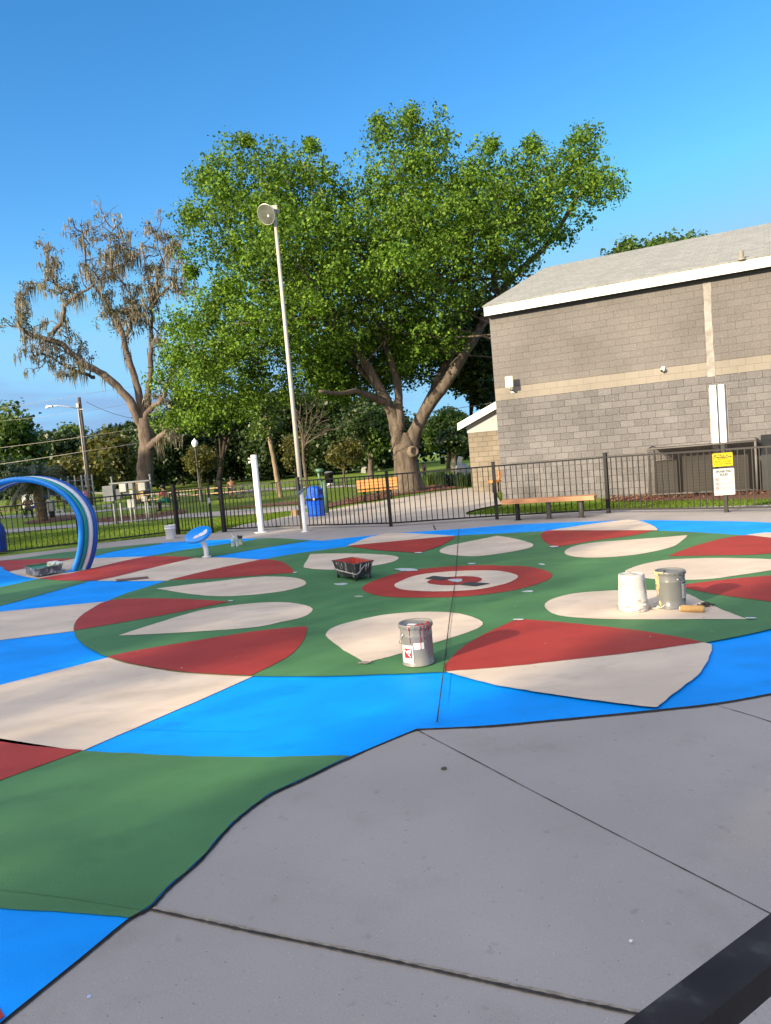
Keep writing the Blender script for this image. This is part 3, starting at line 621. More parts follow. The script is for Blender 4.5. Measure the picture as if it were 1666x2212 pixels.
_br.inputs['Color1'].default_value = (0.215, 0.225, 0.222, 1); _br.inputs['Color2'].default_value = (0.29, 0.30, 0.295, 1); _br.inputs['Mortar'].default_value = (0.13, 0.13, 0.125, 1)
lk(_t, _u.outputs[0], _br.inputs['Vector']); _n = _t.nodes.new('ShaderNodeTexNoise'); _n.inputs['Scale'].default_value = 60
lk(_t, _u.outputs[0], _n.inputs['Vector']); _h = _t.nodes.new('ShaderNodeHueSaturation'); _m = _t.nodes.new('ShaderNodeMapRange'); _m.inputs['To Min'].default_value = 0.7; _m.inputs['To Max'].default_value = 1.3
lk(_t, _n.outputs['Fac'], _m.inputs['Value']); lk(_t, _m.outputs[0], _h.inputs['Value']); lk(_t, _br.outputs['Color'], _h.inputs['Color']); lk(_t, _h.outputs[0], _b.inputs['Base Color'])
_p = _t.nodes.new('ShaderNodeBump'); _p.invert = True; _p.inputs['Strength'].default_value = 0.8; _p.inputs['Distance'].default_value = 0.015; lk(_t, _br.outputs['Fac'], _p.inputs['Height']); lk(_t, _p.outputs[0], _b.inputs['Normal'])
rvec = (WN * (RID_W + OVH + 0.03) + UPV * (RID_Z - RZ0)); rl = rvec.length
ru = rvec.normalized(); rn = WT.cross(ru)
LR = LEN + 0.4 + OVL
uv_panel('roof', A0 - WN * (OVH + 0.03) - WT * (OVL + 0.03) + UPV * RZ0, WT, ru, [[(0, 0), (LR, 0), (LR, rl), (0, rl)]], SHG, bld, 0.05, rn if rn.z < 0 else -rn)
back = (WN * (RID_W + OVH) - UPV * (RID_Z - RZ0)).normalized()
uv_panel('roof', A0 + WN * RID_W - WT * (OVL + 0.03) + UPV * RID_Z + back * 0.03, WT, back, [[(0, 0), (LR, 0), (LR, rl), (0, rl)]], SHG, bld, 0.05, (WT.cross(back)) if WT.cross(back).z < 0 else -(WT.cross(back)))
# left gable: block triangle and white rake board
mb = MB()
g = [A0 + WN * 0.05 + UPV * ztop, A0 + WN * (2 * RID_W - 0.05) + UPV * ztop, A0 + WN * RID_W + UPV * (RID_Z - 0.3)]
mb.extr(g, WT * 0.2); O('gable', mb, BLK_U, bld, True)
mb = MB()
q0 = A0 - WN * (OVH + 0.0) - WT * OVL + UPV * (FASZ0 + 0.03); q1 = A0 + WN * RID_W - WT * OVL + UPV * (RID_Z - 0.28)
mb.extr([q0, q1, q1 + UPV * 0.26, q0 + UPV * 0.26], WT * 0.03); O('rake_board', mb, FW, bld, True)
# plumbing vent on the roof
uvp, _ = wallpt(1603, 560); 
def roofpt(x, y):
    d = ray(x, y); c = Vector((0, 0, EYE)); n = WT.cross(ru); p0 = A0 - WN * OVH + UPV * RZ0
    return c + d * ((p0 - c).dot(n) / d.dot(n))
vp = roofpt(1602, 560)
mb = MB(); mb.lathe([(0.0, 0.27), (0.062, 0.27), (0.062, 0.0)], vp - UPV * 0.05, 14); mb.lathe([(0.064, 0.06), (0.11, 0.0), (0.11, -0.03)], vp, 14)
O('vent_pipe', mb, mat('vent_grey', (0.20, 0.185, 0.16), 0.6), bld, True)
# old caulk stripe where a conduit was taken off, from eave to band
STR = mat('caulk_stripe', (0.29, 0.278, 0.272), rough=0.9, nscale=5, col2=(0.20, 0.185, 0.172), bump=0.5, bscale=30)
mb = MB()
us0 = wallpt(1523, 610)[0]; us1 = wallpt(1541, 828)[0]; um = (us0 + us1) / 2
n = 14; Lp = []; Rp = []
for i in range(n + 1):
    z = zb0 - 0.02 + (ztop - zb0 - 0.05) * i / n; Lp.append((um - 0.095 + R.uniform(-.015, .015), z)); Rp.append((um + 0.095 + R.uniform(-.015, .015), z))
for a in range(n):
    quad = [Lp[a], Rp[a], Rp[a + 1], Lp[a + 1]]
    P = [A0 - WN * 0.004 + WT * u + UPV * z for u, z in quad]; mb.add(P, [(0, 1, 2, 3)])
O('caulk_stripe', mb, STR, bld, True)

# things fixed to the wall
u0 = wallpt(1553, 900)[0]
zc = wallpt(1548, 832)[1]
cd = E('conduit_cover', A0 + WT * u0, 'pair of tall white conduit covers fixed to the block wall above the yellow sign', 'conduit')
for du, w in ((-0.11, 0.16), (0.10, 0.15)):
    mb = MB(); wbox(mb, u0 + du - w / 2, u0 + du + w / 2, -0.10, -0.004, 0.9, zc); O('channel', mb, WHITE, cd, True)
mb = MB(); wbox(mb, u0 - 0.005, u0 + 0.02, -0.06, -0.003, 0.9, zc - 0.02); wbox(mb, u0 + 0.178, u0 + 0.20, -0.06, -0.003, 0.9, zc - 0.02)
O('shade_strip', mb, mat('shade_strip_blue_grey', (0.10, 0.13, 0.19), 0.5), cd, True)  # blue-grey strips: dark gap line, and right-edge shadow put into the colour
mb = MB(); wbox(mb, u0 - 0.23, u0 - 0.19, -0.008, -0.002, 0.9, zc - 0.06); wbox(mb, u0 + 0.205, u0 + 0.235, -0.008, -0.002, 0.9, zc - 0.06); O('caulk_bead', mb, STR, cd, True)

uf, zf = wallpt(1107, 826)
fl = E('wall_floodlight', A0 + WT * uf + UPV * zf, 'square cream floodlight on a bracket high on the block wall near its left corner', 'floodlight')
fb = A0 + WT * uf - WN * 0.30 + UPV * zf
LAMPF = mat('flood_lens', (0.80, 0.74, 0.55), 0.25, 0.03)
rw = Matrix.Rotation(TH, 3, 'Z')
mb = MB(); mb.box(fb, (0.24, 0.10, 0.34), 0, rw, 0.02); O('housing', mb, LAMPF, fl, True)
mb = MB(); mb.tube([fb - UPV * 0.17, fb - UPV * 0.24 + WN * 0.05, fb - UPV * 0.27 + WN * 0.28], 0.025, 8); mb.box(fb - UPV * 0.27 + WN * 0.285, (0.10, 0.03, 0.12), 0, rw)
O('bracket', mb, GREYM, fl, True)
uc, zcm = wallpt(1433, 799)
cm = E('security_camera', A0 + WT * uc + UPV * zcm, 'small white dome security camera on the block wall at the tan band', 'camera')
cc = A0 + WT * uc + UPV * zcm
mb = MB(); mb.box(cc - WN * 0.02 + UPV * 0.03, (0.11, 0.04, 0.11), 0, rw, 0.01); mb.sphere(cc - WN * 0.09, 0.065, 0); O('housing', mb, WHITE, cm, True)
mb = MB(); mb.sphere(cc - WN * 0.118 - UPV * 0.022 - WT * 0.02, 0.042, 0); O('lens', mb, BLACK, cm, True)

# annex set back beyond the corner
B0 = at(1021, 1063); B0.z = 0
ax = E('block_annex', B0 + WT * 1.5 + WN * 1.5, 'low tan block annex with white sloping roof edge, left of the block building', 'annex')
def onB(x, y):
    d = ray(x, y); c = Vector((0, 0, EYE)); q = c + d * ((B0 - c).dot(WN) / d.dot(WN)); return (q - B0).dot(WT), q.z
aw = onB(1009, 936)[1]
BLK_A = block_mat('annex_block', (0.165, 0.145, 0.12), (0.195, 0.172, 0.142), (0.115, 0.10, 0.085), 0.5, (0.27, 0.23, 0.18))
AL = 3.4
uv_panel('wall', B0, WT, UPV, [[(0, -0.1), (AL, -0.1), (AL, aw), (0, aw)]], BLK_A, ax, 0.2, WN)
uv_panel('wall', B0 + WN * 0.2, WN, UPV, [[(0, -0.1), (5, -0.1), (5, aw), (0, aw)]], BLK_A, ax, 0.2, WT)
ul, zl = onB(995, 915); uh, zh = onB(1074, 870); sl_ = (zh - zl) / (uh - ul)
mb = MB()
def bp_(u, z, n=0.0): return B0 + WT * u + UPV * z + WN * n
mb.extr([bp_(-0.02, aw, -0.03), bp_(AL, aw, -0.03), bp_(AL, aw + 0.02 + sl_ * (AL - ul), -0.03), bp_(-0.02, zl + sl_ * (-0.02 - ul) - 0.05, -0.03)], WN * 0.12)
O('gable_siding', mb, mat('siding_grey', (0.27, 0.28, 0.29), 0.6, 0.05, 3), ax, True)
mb = MB()
mb.extr([bp_(ul, zl - 0.27, -0.35), bp_(AL, zl - 0.27 + sl_ * (AL - ul), -0.35), bp_(AL, zl + sl_ * (AL - ul), -0.35), bp_(ul, zl, -0.35)], WN * 0.04)
O('rake_board', mb, FW, ax, True)
mb = MB()
mb.extr([bp_(ul, zl - 0.08, -0.30), bp_(AL, zl - 0.08 + sl_ * (AL - ul), -0.30), bp_(AL, zl - 0.03 + sl_ * (AL - ul), -0.30), bp_(ul, zl - 0.03, -0.30)], WN * 5.5)
O('roof', mb, SHG, ax, True)

# ---------------------------------------------------------------- fence
FP = [(-330, 1232), (-75, 1208), (173, 1178.5), (385, 1152.5), (460, 1150.3), (485.5, 1148.5), (653, 1141.2), (845, 1136.5), (1074.3, 1121), (1315, 1107.6), (1569.5, 1105.3), (1850, 1100)]
FG = [at(*p) for p in FP]
for p in FG: p.z = CONCZ
FH = 1.33
def post(mb, p, h=FH + 0.06, w=0.075, rz=0.0):
    rot = Matrix.Rotation(rz, 3, 'Z')
    mb.box(p + Vector((0, 0, h / 2)), (w, w, h), 0, rot)
    mb.box(p + Vector((0, 0, h + 0.008)), (w + 0.018, w + 0.018, 0.022), 0, rot)
def panel(parent, a, b, m=BLACK, h=FH, lift=0.06, gap=0.135):
    d = (b - a); L = Vector((d.x, d.y, 0)).length; t = d.normalized(); rz = math.atan2(d.y, d.x); rot = Matrix.Rotation(rz, 3, 'Z')
    mid = (a + b) / 2
    for z in (h - 0.02, lift + 0.03):
        mb = MB(); mb.box(mid + Vector((0, 0, z)), (L - 0.076, 0.034, 0.036), 0, rot); O('rail', mb, m, parent, True)
    mb = MB(); n = max(2, round(L / gap))
    for i in range(1, n):
        mb.box(a + d * (i / n) + Vector((0, 0, (h - 0.038 + lift + 0.048) / 2)), (0.019, 0.019, h - 0.038 - lift - 0.048), 0, rot)
    O('pickets', mb, m, parent, True)
    return rz
def fence(i0, i1, label):
    root = E('picket_fence', FG[i0], label, 'fence')
    for i in range(i0, i1):
        rz = panel(root, FG[i], FG[i + 1])
    for i in range(i0, i1 + 1):
        j = min(i, len(FG) - 2); d = FG[j + 1] - FG[j]
        mb = MB(); post(mb, FG[i], rz=math.atan2(d.y, d.x), w=0.10 if i in (3, 5) else 0.075, h=FH + (0.14 if i in (3, 5) else 0.07)); O('post', mb, BLACK, root, True)
    return root
fence(0, 3, 'black metal picket fence running left of the gate behind the striped hoops')
fence(5, 11, 'black metal picket fence running right from the gate past the bench to the signs')
gt = E('picket_gate', FG[3], 'black metal picket gate with latch post between the two fence runs', 'gate')
gd = (FG[4] - FG[3]); ga = FG[3] + gd * 0.06; gb_ = FG[4]
panel(gt, ga, gb_, h=FH, lift=0.07)
mb = MB(); post(mb, gb_ - Vector((0, 0, 0)), h=FH + 0.03, w=0.06); O('latch_stile', mb, BLACK, gt, True)
mb = MB(); mb.box(gb_ + Vector((0.0, -0.05, 0.95)), (0.06, 0.06, 0.16)); mb.tube([gb_ + Vector((0.02, -0.09, 0.92)), gb_ + Vector((0.02, -0.13, 0.92)), gb_ + Vector((0.10, -0.13, 0.92))], 0.012, 6); O('latch', mb, GREYM, gt, True)

# foreground rail by the camera
rail = E('hand_rail', (0.62, 0.55, CONCZ), 'glossy black fence rail with a post in the lower right corner', 'rail')
def railpt(x, y, z): return at(x, y, z)
RZT = 1.13
a = railpt(1347, 2212, RZT); b = railpt(1666, 1972, RZT); dd = (b - a).normalized()
a2 = railpt(1440, 2260, RZT); b2 = railpt(1750, 2012, RZT)
pn = Vector((dd.y, -dd.x, 0)); wd = abs((a2 - a).dot(pn))
print('rail', a, b, 'width', wd)
GLB = mat('rail_gloss', (0.024, 0.021, 0.022), rough=0.5, var=0.3, nscale=9, spec=0.14, stain=((0.06, 0.07, 0.066), 9.0, 0.52, 0.70, 0.7))
RW = 0.053
def rbar(z0, z1, o0, o1, l0=-0.8, l1=1.6):
    P = [a + dd * l + pn * o + Vector((0, 0, z - RZT)) for l in (l0, l1) for o in (o0, o1) for z in (z0, z1)]
    mb = MB(); mb.add(P, [(0, 1, 3, 2), (4, 6, 7, 5), (0, 4, 5, 1), (2, 3, 7, 6), (0, 2, 6, 4), (1, 5, 7, 3)]); return mb
O('top_rail', rbar(RZT - 0.04, RZT, 0, RW), GLB, rail, True)
def _pj(p):
    v = p - Vector((0, 0, EYE)); zz = v.dot(_F); return PW / 2 + FPX * v.dot(_R) / zz, PH / 2 - FPX * v.dot(_U) / zz
bestl = min((abs(_pj(a + dd * (k * 0.002) + pn * RW + Vector((0, 0, -0.055)))[0] - 1590), k * 0.002) for k in range(-60, 200))[1]
pp = a + dd * bestl + pn * (RW / 2)
mb = MB(); mb.box((pp.x, pp.y, (RZT - 0.04 + CONCZ) / 2), (0.03, 0.03, RZT - 0.04 - CONCZ), 0, Matrix.Rotation(math.atan2(dd.y, dd.x), 3, 'Z')); O('post', mb, BLACK, rail, True)
mb = MB(); q = a + dd * 1.15 + pn * RW / 2; mb.box((q.x, q.y, (RZT - 0.04 + CONCZ) / 2), (0.03, 0.03, RZT - 0.04 - CONCZ), 0, Matrix.Rotation(math.atan2(dd.y, dd.x), 3, 'Z')); O('post', mb, BLACK, rail, True)
mb = rbar(0.10, 0.14, 0.005, RW - 0.005); O('bottom_rail', mb, BLACK, rail, True)
# ---------------------------------------------------------------- paint pails and tools on the pad
PADZ = 0.018
PAILG = mat('pail_grey', (0.165, 0.163, 0.155), rough=0.3, var=0.05, nscale=6, spec=0.5, coat=0.2)
PAILW = mat('pail_white', (0.44, 0.425, 0.405), rough=0.5, var=0.12, nscale=5, stain=((0.20, 0.145, 0.115), 13, 0.54, 0.68, 0.8))
WETRED = mat('wet_red', (0.26, 0.022, 0.012), rough=0.15, var=0.3, nscale=30, coat=0.6)
CREAMD = mat('cream_drip', (0.42, 0.33, 0.18), rough=0.4, var=0.1)
LBLW = mat('label_white', (0.50, 0.49, 0.51), 0.5, 0.02)
LBLR = mat('label_red', (0.50, 0.008, 0.014), 0.5, 0.05)
LBLK = mat('label_ink', (0.03, 0.03, 0.035), 0.6)
LBLG = mat('label_faint_ink', (0.20, 0.19, 0.20), 0.6)
WIRE = mat('bail_wire', (0.42, 0.41, 0.40), 0.35, metal=0.8)
def curved_patch(mb, r, a0, a1, z0, z1, m=0, n=10, pts=None):
    """a piece of a label wrapped on a pail of radius r"""
    V = []; F = []
    for i in range(n + 1):
        a = a0 + (a1 - a0) * i / n
        V += [(r * math.cos(a), r * math.sin(a), z0), (r * math.cos(a), r * math.sin(a), z1)]
    for i in range(n): F.append((2 * i, 2 * i + 2, 2 * i + 3, 2 * i + 1))
    mb.add(V, F, m)
def curved_poly(mb, r, pts, m=0):
    mb.add([(r * math.cos(a), r * math.sin(a), z) for a, z in pts], [tuple(range(len(pts)))], m)
def pail(loc, r, h, m, label, lid=True):
    root = E('paint_pail', loc, label, 'pail')
    mb = MB()
    prof = [(0, 0.0), (r * 0.96, 0.0), (r * 0.985, 0.004), (r * 0.985, 0.010), (r * 0.955, 0.013)]
    zr = h * 0.73
    prof += [(r * 0.965, 0.10), (r * 0.972, zr - 0.012), (r * 0.995, zr - 0.004), (r * 0.995, zr + 0.004), (r * 0.975, zr + 0.012), (r * 0.985, h - 0.032), (r * 0.985, h - 0.012)]
    mb.lathe(prof, n=48); O('body', mb, m, root)
    mb = MB()
    lp = [(r * 0.99, h - 0.034), (r * 1.035, h - 0.028), (r * 1.05, h - 0.006), (r * 1.045, h), (r * 1.02, h + 0.004), (r * 0.97, h - 0.002), (r * 0.95, h - 0.016), (r * 0.90, h - 0.016), (r * 0.88, h - 0.011), (r * 0.80, h - 0.011), (r * 0.78, h - 0.014), (0, h - 0.013)]
    mb.lathe(lp, n=48)
    for k in range(18):
        a = 2 * math.pi * k / 18
        mb.box((r * 1.045 * math.cos(a), r * 1.045 * math.sin(a), h - 0.022), (0.006, 0.016, 0.016), 0, Matrix.Rotation(a, 3, 'Z'), 0.0015)
    ld = O('lid', mb, m, root)
    return root, ld
def bail(root, r, z, a_ear, droop, m=WIRE, side=1):
    for s in (0, math.pi):
        mb = MB(); c = Vector((math.cos(a_ear + s), math.sin(a_ear + s), 0)) * r * 0.99 + Vector((0, 0, z))
        rot = Vector((0, 0, 1)).rotation_difference(Vector((math.cos(a_ear + s), math.sin(a_ear + s), 0))).to_matrix()
        mb.lathe([(0, 0.012), (0.010, 0.012), (0.013, 0.006), (0.014, 0)], c, 12, rot=rot)
        O('handle_ear', mb, m, root)
    mb = MB(); P = []
    ax = Vector((math.cos(a_ear), math.sin(a_ear), 0)); fw = Vector((-ax.y, ax.x, 0)) * side
    for i in range(25):
        t = math.pi * i / 24
        dirv = ax * math.cos(t) + fw * math.sin(t)
        P.append(dirv * (r * 1.07) + Vector((0, 0, z - droop * math.sin(t) ** 0.8)))
    mb.tube(P, 0.0025, 6); O('handle', mb, m, root)
# near pail with the red spill
b1 = at(905, 1436); b1.z = PADZ
tocam = math.atan2(-b1.y, -b1.x)
p1, ld1 = pail(b1, 0.139, 0.350, PAILG, 'grey steel pail with red paint spilt over its lid, red hazard label, nearest the camera')
bail(p1, 0.139, 0.268, tocam - 0.92, 0.12, side=-1)
rr = 0.139 * 0.985 + 0.0015
mb = MB(); curved_patch(mb, rr, tocam - 1.12, tocam - 0.28, 0.035, 0.185, 0, 14); L1 = O('hazard_label', mb, LBLW, p1)
mb = MB(); a0, a1, z0, z1 = tocam - 0.90, tocam - 0.36, 0.077, 0.158
curved_patch(mb, rr + 0.0006, a0, a1, z0, z1, 0, 10)
def lp(u, v): return (a0 + (a1 - a0) * u, z0 + (z1 - z0) * v)
O('red_square', mb, LBLR, L1)
mb = MB(); q = rr + 0.0012
for k in range(8):                                # crossed match bar
    u = 0.06 + 0.70 * k / 8; v = 0.78 - 0.70 * k / 8; du = 0.70 / 8
    curved_poly(mb, q, [lp(u, v), lp(u + 0.09, v + 0.09), lp(u + du + 0.09, v - du + 0.09), lp(u + du, v - du)])
fl_ = [(0.42, 0.55), (0.36, 0.70), (0.44, 0.86), (0.52, 0.80), (0.60, 0.90), (0.70, 0.84), (0.93, 0.99), (0.86, 0.82), (0.88, 0.66), (0.80, 0.50), (0.68, 0.42), (0.66, 0.58), (0.58, 0.64), (0.55, 0.52)]
ce = (0.62, 0.66)
for i in range(len(fl_)):
    curved_poly(mb, q, [lp(*ce), lp(*fl_[i]), lp(*fl_[(i + 1) % len(fl_)])])
O('flame_mark', mb, LBLW, L1)
mb = MB()
curved_patch(mb, q, tocam - 0.82, tocam - 0.42, 0.064, 0.069, 0, 8); curved_patch(mb, q, tocam - 0.70, tocam - 0.56, 0.048, 0.056, 0, 4); curved_patch(mb, q, tocam - 0.84, tocam - 0.72, 0.170, 0.174, 0, 3)
O('label_print', mb, LBLG, L1)
mb = MB(); curved_patch(mb, rr, tocam - 0.22, tocam + 0.43, 0.150, 0.205, 0, 10); L2 = O('paper_label', mb, LBLW, p1)
mb = MB(); curved_patch(mb, q, tocam - 0.10, tocam + 0.16, 0.190, 0.193, 0, 5); curved_patch(mb, q, tocam - 0.04, tocam + 0.10, 0.180, 0.182, 0, 4)
O('label_print', mb, LBLG, L2)
mb = MB(); h = 0.350; r = 0.139
def spill_r(a, r0, r1, z, m=0):
    pass
V = []; F = []
n = 30                                            # pooled spill along the lid's right-hand rim
for i in range(n + 1):
    a = tocam - 0.55 + 1.75 * i / n; w = 0.030 * math.sin(math.pi * min(1, max(0, i / n))) ** 0.5 * (0.8 + 0.35 * math.sin(i * 1.7)) + 0.004
    V += [(r * 1.047 * math.cos(a), r * 1.047 * math.sin(a), h - 0.006), (r * 1.02 * math.cos(a), r * 1.02 * math.sin(a), h + 0.0055), ((r * 0.985 - w * .6) * math.cos(a), (r * 0.985 - w * .6) * math.sin(a), h - 0.004), ((r * 0.95 - w * 1.3) * math.cos(a), (r * 0.95 - w * 1.3) * math.sin(a), h - 0.0095)]
for i in range(n):
    for k in range(3): F.append((4 * i + k, 4 * i + 4 + k, 4 * i + 5 + k, 4 * i + 1 + k))
mb.add(V, F, 0, True)
for a, zt in ((tocam - 0.42, 0.205), (tocam + 0.22, 0.150), (tocam + 0.45, 0.225), (tocam + 0.62, 0.262), (tocam + 0.85, 0.29)):
    P = [Vector((r * 1.055 * math.cos(a), r * 1.055 * math.sin(a), h - 0.004)), Vector((r * 1.045 * math.cos(a), r * 1.045 * math.sin(a), h - 0.03)), Vector((r * 1.0 * math.cos(a), r * 1.0 * math.sin(a), h - 0.04))]
    k = 8
    for i in range(k + 1):
        aa = a + R.uniform(-0.01, 0.01); P.append(Vector((r * 0.992 * math.cos(aa), r * 0.992 * math.sin(aa), h - 0.045 - (h - 0.045 - zt) * i / k)))
    mb.tube(P, [0.006, 0.005, 0.004] + [0.0028] * k + [0.004], 6)
for (u, v, s) in ((0.02, -0.085, 0.022), (0.05, -0.06, 0.026), (-0.01, -0.10, 0.016), (0.085, -0.06, 0.020), (0.10, -0.02, 0.018), (0.105, 0.02, 0.015)):
    c_, s_ = math.cos(tocam + math.pi / 2), math.sin(tocam + math.pi / 2)
    x = u * c_ - v * math.cos(tocam); y = u * s_ - v * math.sin(tocam)
    mb.sphere((x, y, h - 0.008), s, 0, 10, 6, (1, 0.8, 0.35))
O('red_spill', mb, WETRED, p1)
mb = MB(); c_, s_ = math.cos(tocam + math.pi / 2), math.sin(tocam + math.pi / 2)
mb.box((0.0 * c_ + 0.02 * math.cos(tocam) - 0.03 * c_, 0.02 * math.sin(tocam) - 0.03 * s_, h - 0.0105), (0.075, 0.05, 0.002), 0, Matrix.Rotation(tocam + 1.2, 3, 'Z')); O('lid_sticker', mb, mat('lid_sticker', (0.62, 0.60, 0.66), 0.5), ld1)
# closed grey pail on the right
b2 = at(1452, 1314); b2.z = PADZ; tc2 = math.atan2(-b2.y, -b2.x)
p2, ld2 = pail(b2, 0.142, 0.372, mat('pail_grey_blue', (0.125, 0.132, 0.135), rough=0.28, var=0.05, nscale=6, coat=0.2), 'grey steel pail with cream drips and a white label, right of the upturned white bucket')
bail(p2, 0.142, 0.30, tc2 + 0.50, 0.09, side=1)
rr2 = 0.142 * 0.985 + 0.0015
mb = MB(); curved_patch(mb, rr2, tc2 + 0.80, tc2 + 1.65, 0.105, 0.275, 0, 12); L3 = O('product_label', mb, LBLW, p2)
mb = MB(); curved_patch(mb, rr2 + 0.0006, tc2 + 0.84, tc2 + 1.6, 0.250, 0.270, 0, 8)
for k in range(9): curved_patch(mb, rr2 + 0.0006, tc2 + 1.05, tc2 + 1.05 + R.uniform(0.25, 0.5), 0.118 + 0.0135 * k, 0.118 + 0.0135 * k + R.uniform(0.004, 0.008), 0, 5)
O('label_print', mb, LBLK, L3)
mb = MB()
for k in range(7): curved_patch(mb, rr2 + 0.0006, tc2 + 0.84, tc2 + 0.96, 0.115 + 0.018 * k, 0.126 + 0.018 * k, 0, 3)
O('label_print', mb, mat('label_olive', (0.30, 0.27, 0.12), 0.6), L3)
mb = MB(); r = 0.142; h = 0.372
for a, zt, w in ((tc2 - 1.05, 0.13, 0.010), (tc2 - 0.90, 0.20, 0.006), (tc2 - 1.22, 0.24, 0.012), (tc2 - 1.32, 0.18, 0.006)):
    P = [Vector((r * 1.05 * math.cos(a), r * 1.05 * math.sin(a), h - 0.006)), Vector((r * 1.045 * math.cos(a), r * 1.045 * math.sin(a), h - 0.03))]
    for i in range(9): aa = a + R.uniform(-0.03, 0.03); P.append(Vector((r * 0.99 * math.cos(aa), r * 0.99 * math.sin(aa), h - 0.045 - (h - 0.045 - zt) * i / 8)))
    mb.tube(P, [w, w] + [w * R.uniform(0.5, 1) for _ in range(9)], 6)
for a, z in ((tc2 - 0.85, 0.045), (tc2 - 0.93, 0.06)): mb.sphere((r * .97 * math.cos(a), r * .97 * math.sin(a), z), 0.016, 0, 8, 6, (0.6, 0.6, 1.3))
for k in range(14):
    a = tc2 - 1.7 + 1.2 * k / 13; mb.sphere((r * 1.035 * math.cos(a), r * 1.035 * math.sin(a), h - 0.004), R.uniform(0.005, 0.011), 0, 6, 4)
O('cream_drips', mb, CREAMD, p2)
mb = MB(); mb.lathe([(0, 0.012), (0.022, 0.012), (0.026, 0.0), (0.026, -0.004)], (-0.07 * math.cos(tc2 + 1.3) , -0.07 * math.sin(tc2 + 1.3), h - 0.012), 14); O('spout_cap', mb, mat('spout_dark', (0.06, 0.06, 0.06), 0.4), ld2)
# white bucket upside down
b3 = at(1369, 1321.5); b3.z = PADZ; tc3 = math.atan2(-b3.y, -b3.x)
p3 = E('white_bucket', b3, 'stained white plastic bucket standing upside down beside the grey pail', 'bucket')
mb = MB(); mb.lathe([(0.140, 0.0), (0.146, 0.004), (0.146, 0.035), (0.142, 0.045), (0.150, 0.066), (0.151, 0.074), (0.142, 0.082), (0.141, 0.10), (0.146, 0.104), (0.140, 0.110), (0.128, 0.340), (0.126, 0.366), (0.121, 0.374), (0.112, 0.374), (0.106, 0.366), (0.03, 0.366), (0.025, 0.371), (0, 0.371)], n=44); O('body', mb, PAILW, p3)
bail(p3, 0.146, 0.072, tc3 + 0.95, 0.060, WIRE, side=-1)
mb = MB()
for k in range(6): curved_patch(mb, 0.139 - 0.0001 + 0.0035 - 0.012 * (k / 6), tc3 + 1.02, tc3 + 1.16, 0.19 + 0.022 * k, 0.205 + 0.022 * k, 0, 3)
O('side_print', mb, mat('side_print', (0.20, 0.19, 0.16), 0.7), p3)
# crumpled string and straps at the bucket's foot
c = at(1413, 1318); mb = MB(); mb2 = MB()
for k in range(9):
    P = []; x, y, z = R.uniform(-.05, .05), R.uniform(-.03, .03), 0.01
    for i in range(6): P.append((x, y, max(0.006, z))); x += R.uniform(-.03, .04); y += R.uniform(-.03, .03); z += R.uniform(-.02, .025)
    mb.tube(P, 0.0035, 5)
tag(O('string_tangle', mb, mat('string', (0.62, 0.57, 0.48), 0.9), None, loc=(c.x, c.y, PADZ)), 'tangle of pale masking string between the white bucket and the grey pail', 'string')
# roller cover
ra = at(1471, 1325); rb = at(1523, 1326.5); rc = (ra + rb) / 2; dv = rb - ra
rz = math.atan2(dv.y, dv.x); hl = dv.length / 2
rol = E('paint_roller', (rc.x, rc.y, PADZ + 0.033), 'pale orange foam roller cover lying on the cream leaf by the pails', 'roller', rz=rz)
rx = Matrix.Rotation(math.pi / 2, 3, 'Y')
mb = MB(); mb.lathe([(0.018, -hl), (0.026, -hl), (0.032, -hl + 0.008), (0.034, -hl + 0.03), (0.034, hl - 0.03), (0.032, hl - 0.008), (0.026, hl), (0.018, hl)], n=24, rot=rx)
O('nap_sleeve', mb, mat('roller_foam', (0.50, 0.31, 0.13), 0.9, 0.1, 30, 0.8, 160), rol)
mb = MB(); mb.lathe([(0.018, -hl - 0.012), (0.013, -hl - 0.012), (0.013, hl), (0.018, hl), (0.018, -hl - 0.012)], n=16, rot=rx); O('core', mb, mat('roller_core', (0.70, 0.62, 0.42), 0.6), rol)
c = at(1523, 1314.5); mb = MB()
for k in range(26):
    P = []; x, y, z = R.uniform(-.05, .05), R.uniform(-.02, .02), R.uniform(0.008, 0.03)
    for i in range(4): P.append((x, y, max(0.006, z))); x += R.uniform(-.03, .03); y += R.uniform(-.02, .02); z += R.uniform(-.015, .015)
    mb.tube(P, R.uniform(0.004, 0.008), 5)
tag(O('wadded_rag', mb, mat('rag_dark', (0.03, 0.03, 0.032), 0.8, 0.5, 60), None, loc=(c.x, c.y, PADZ)), 'small black wadded rag behind the orange roller cover', 'rag')

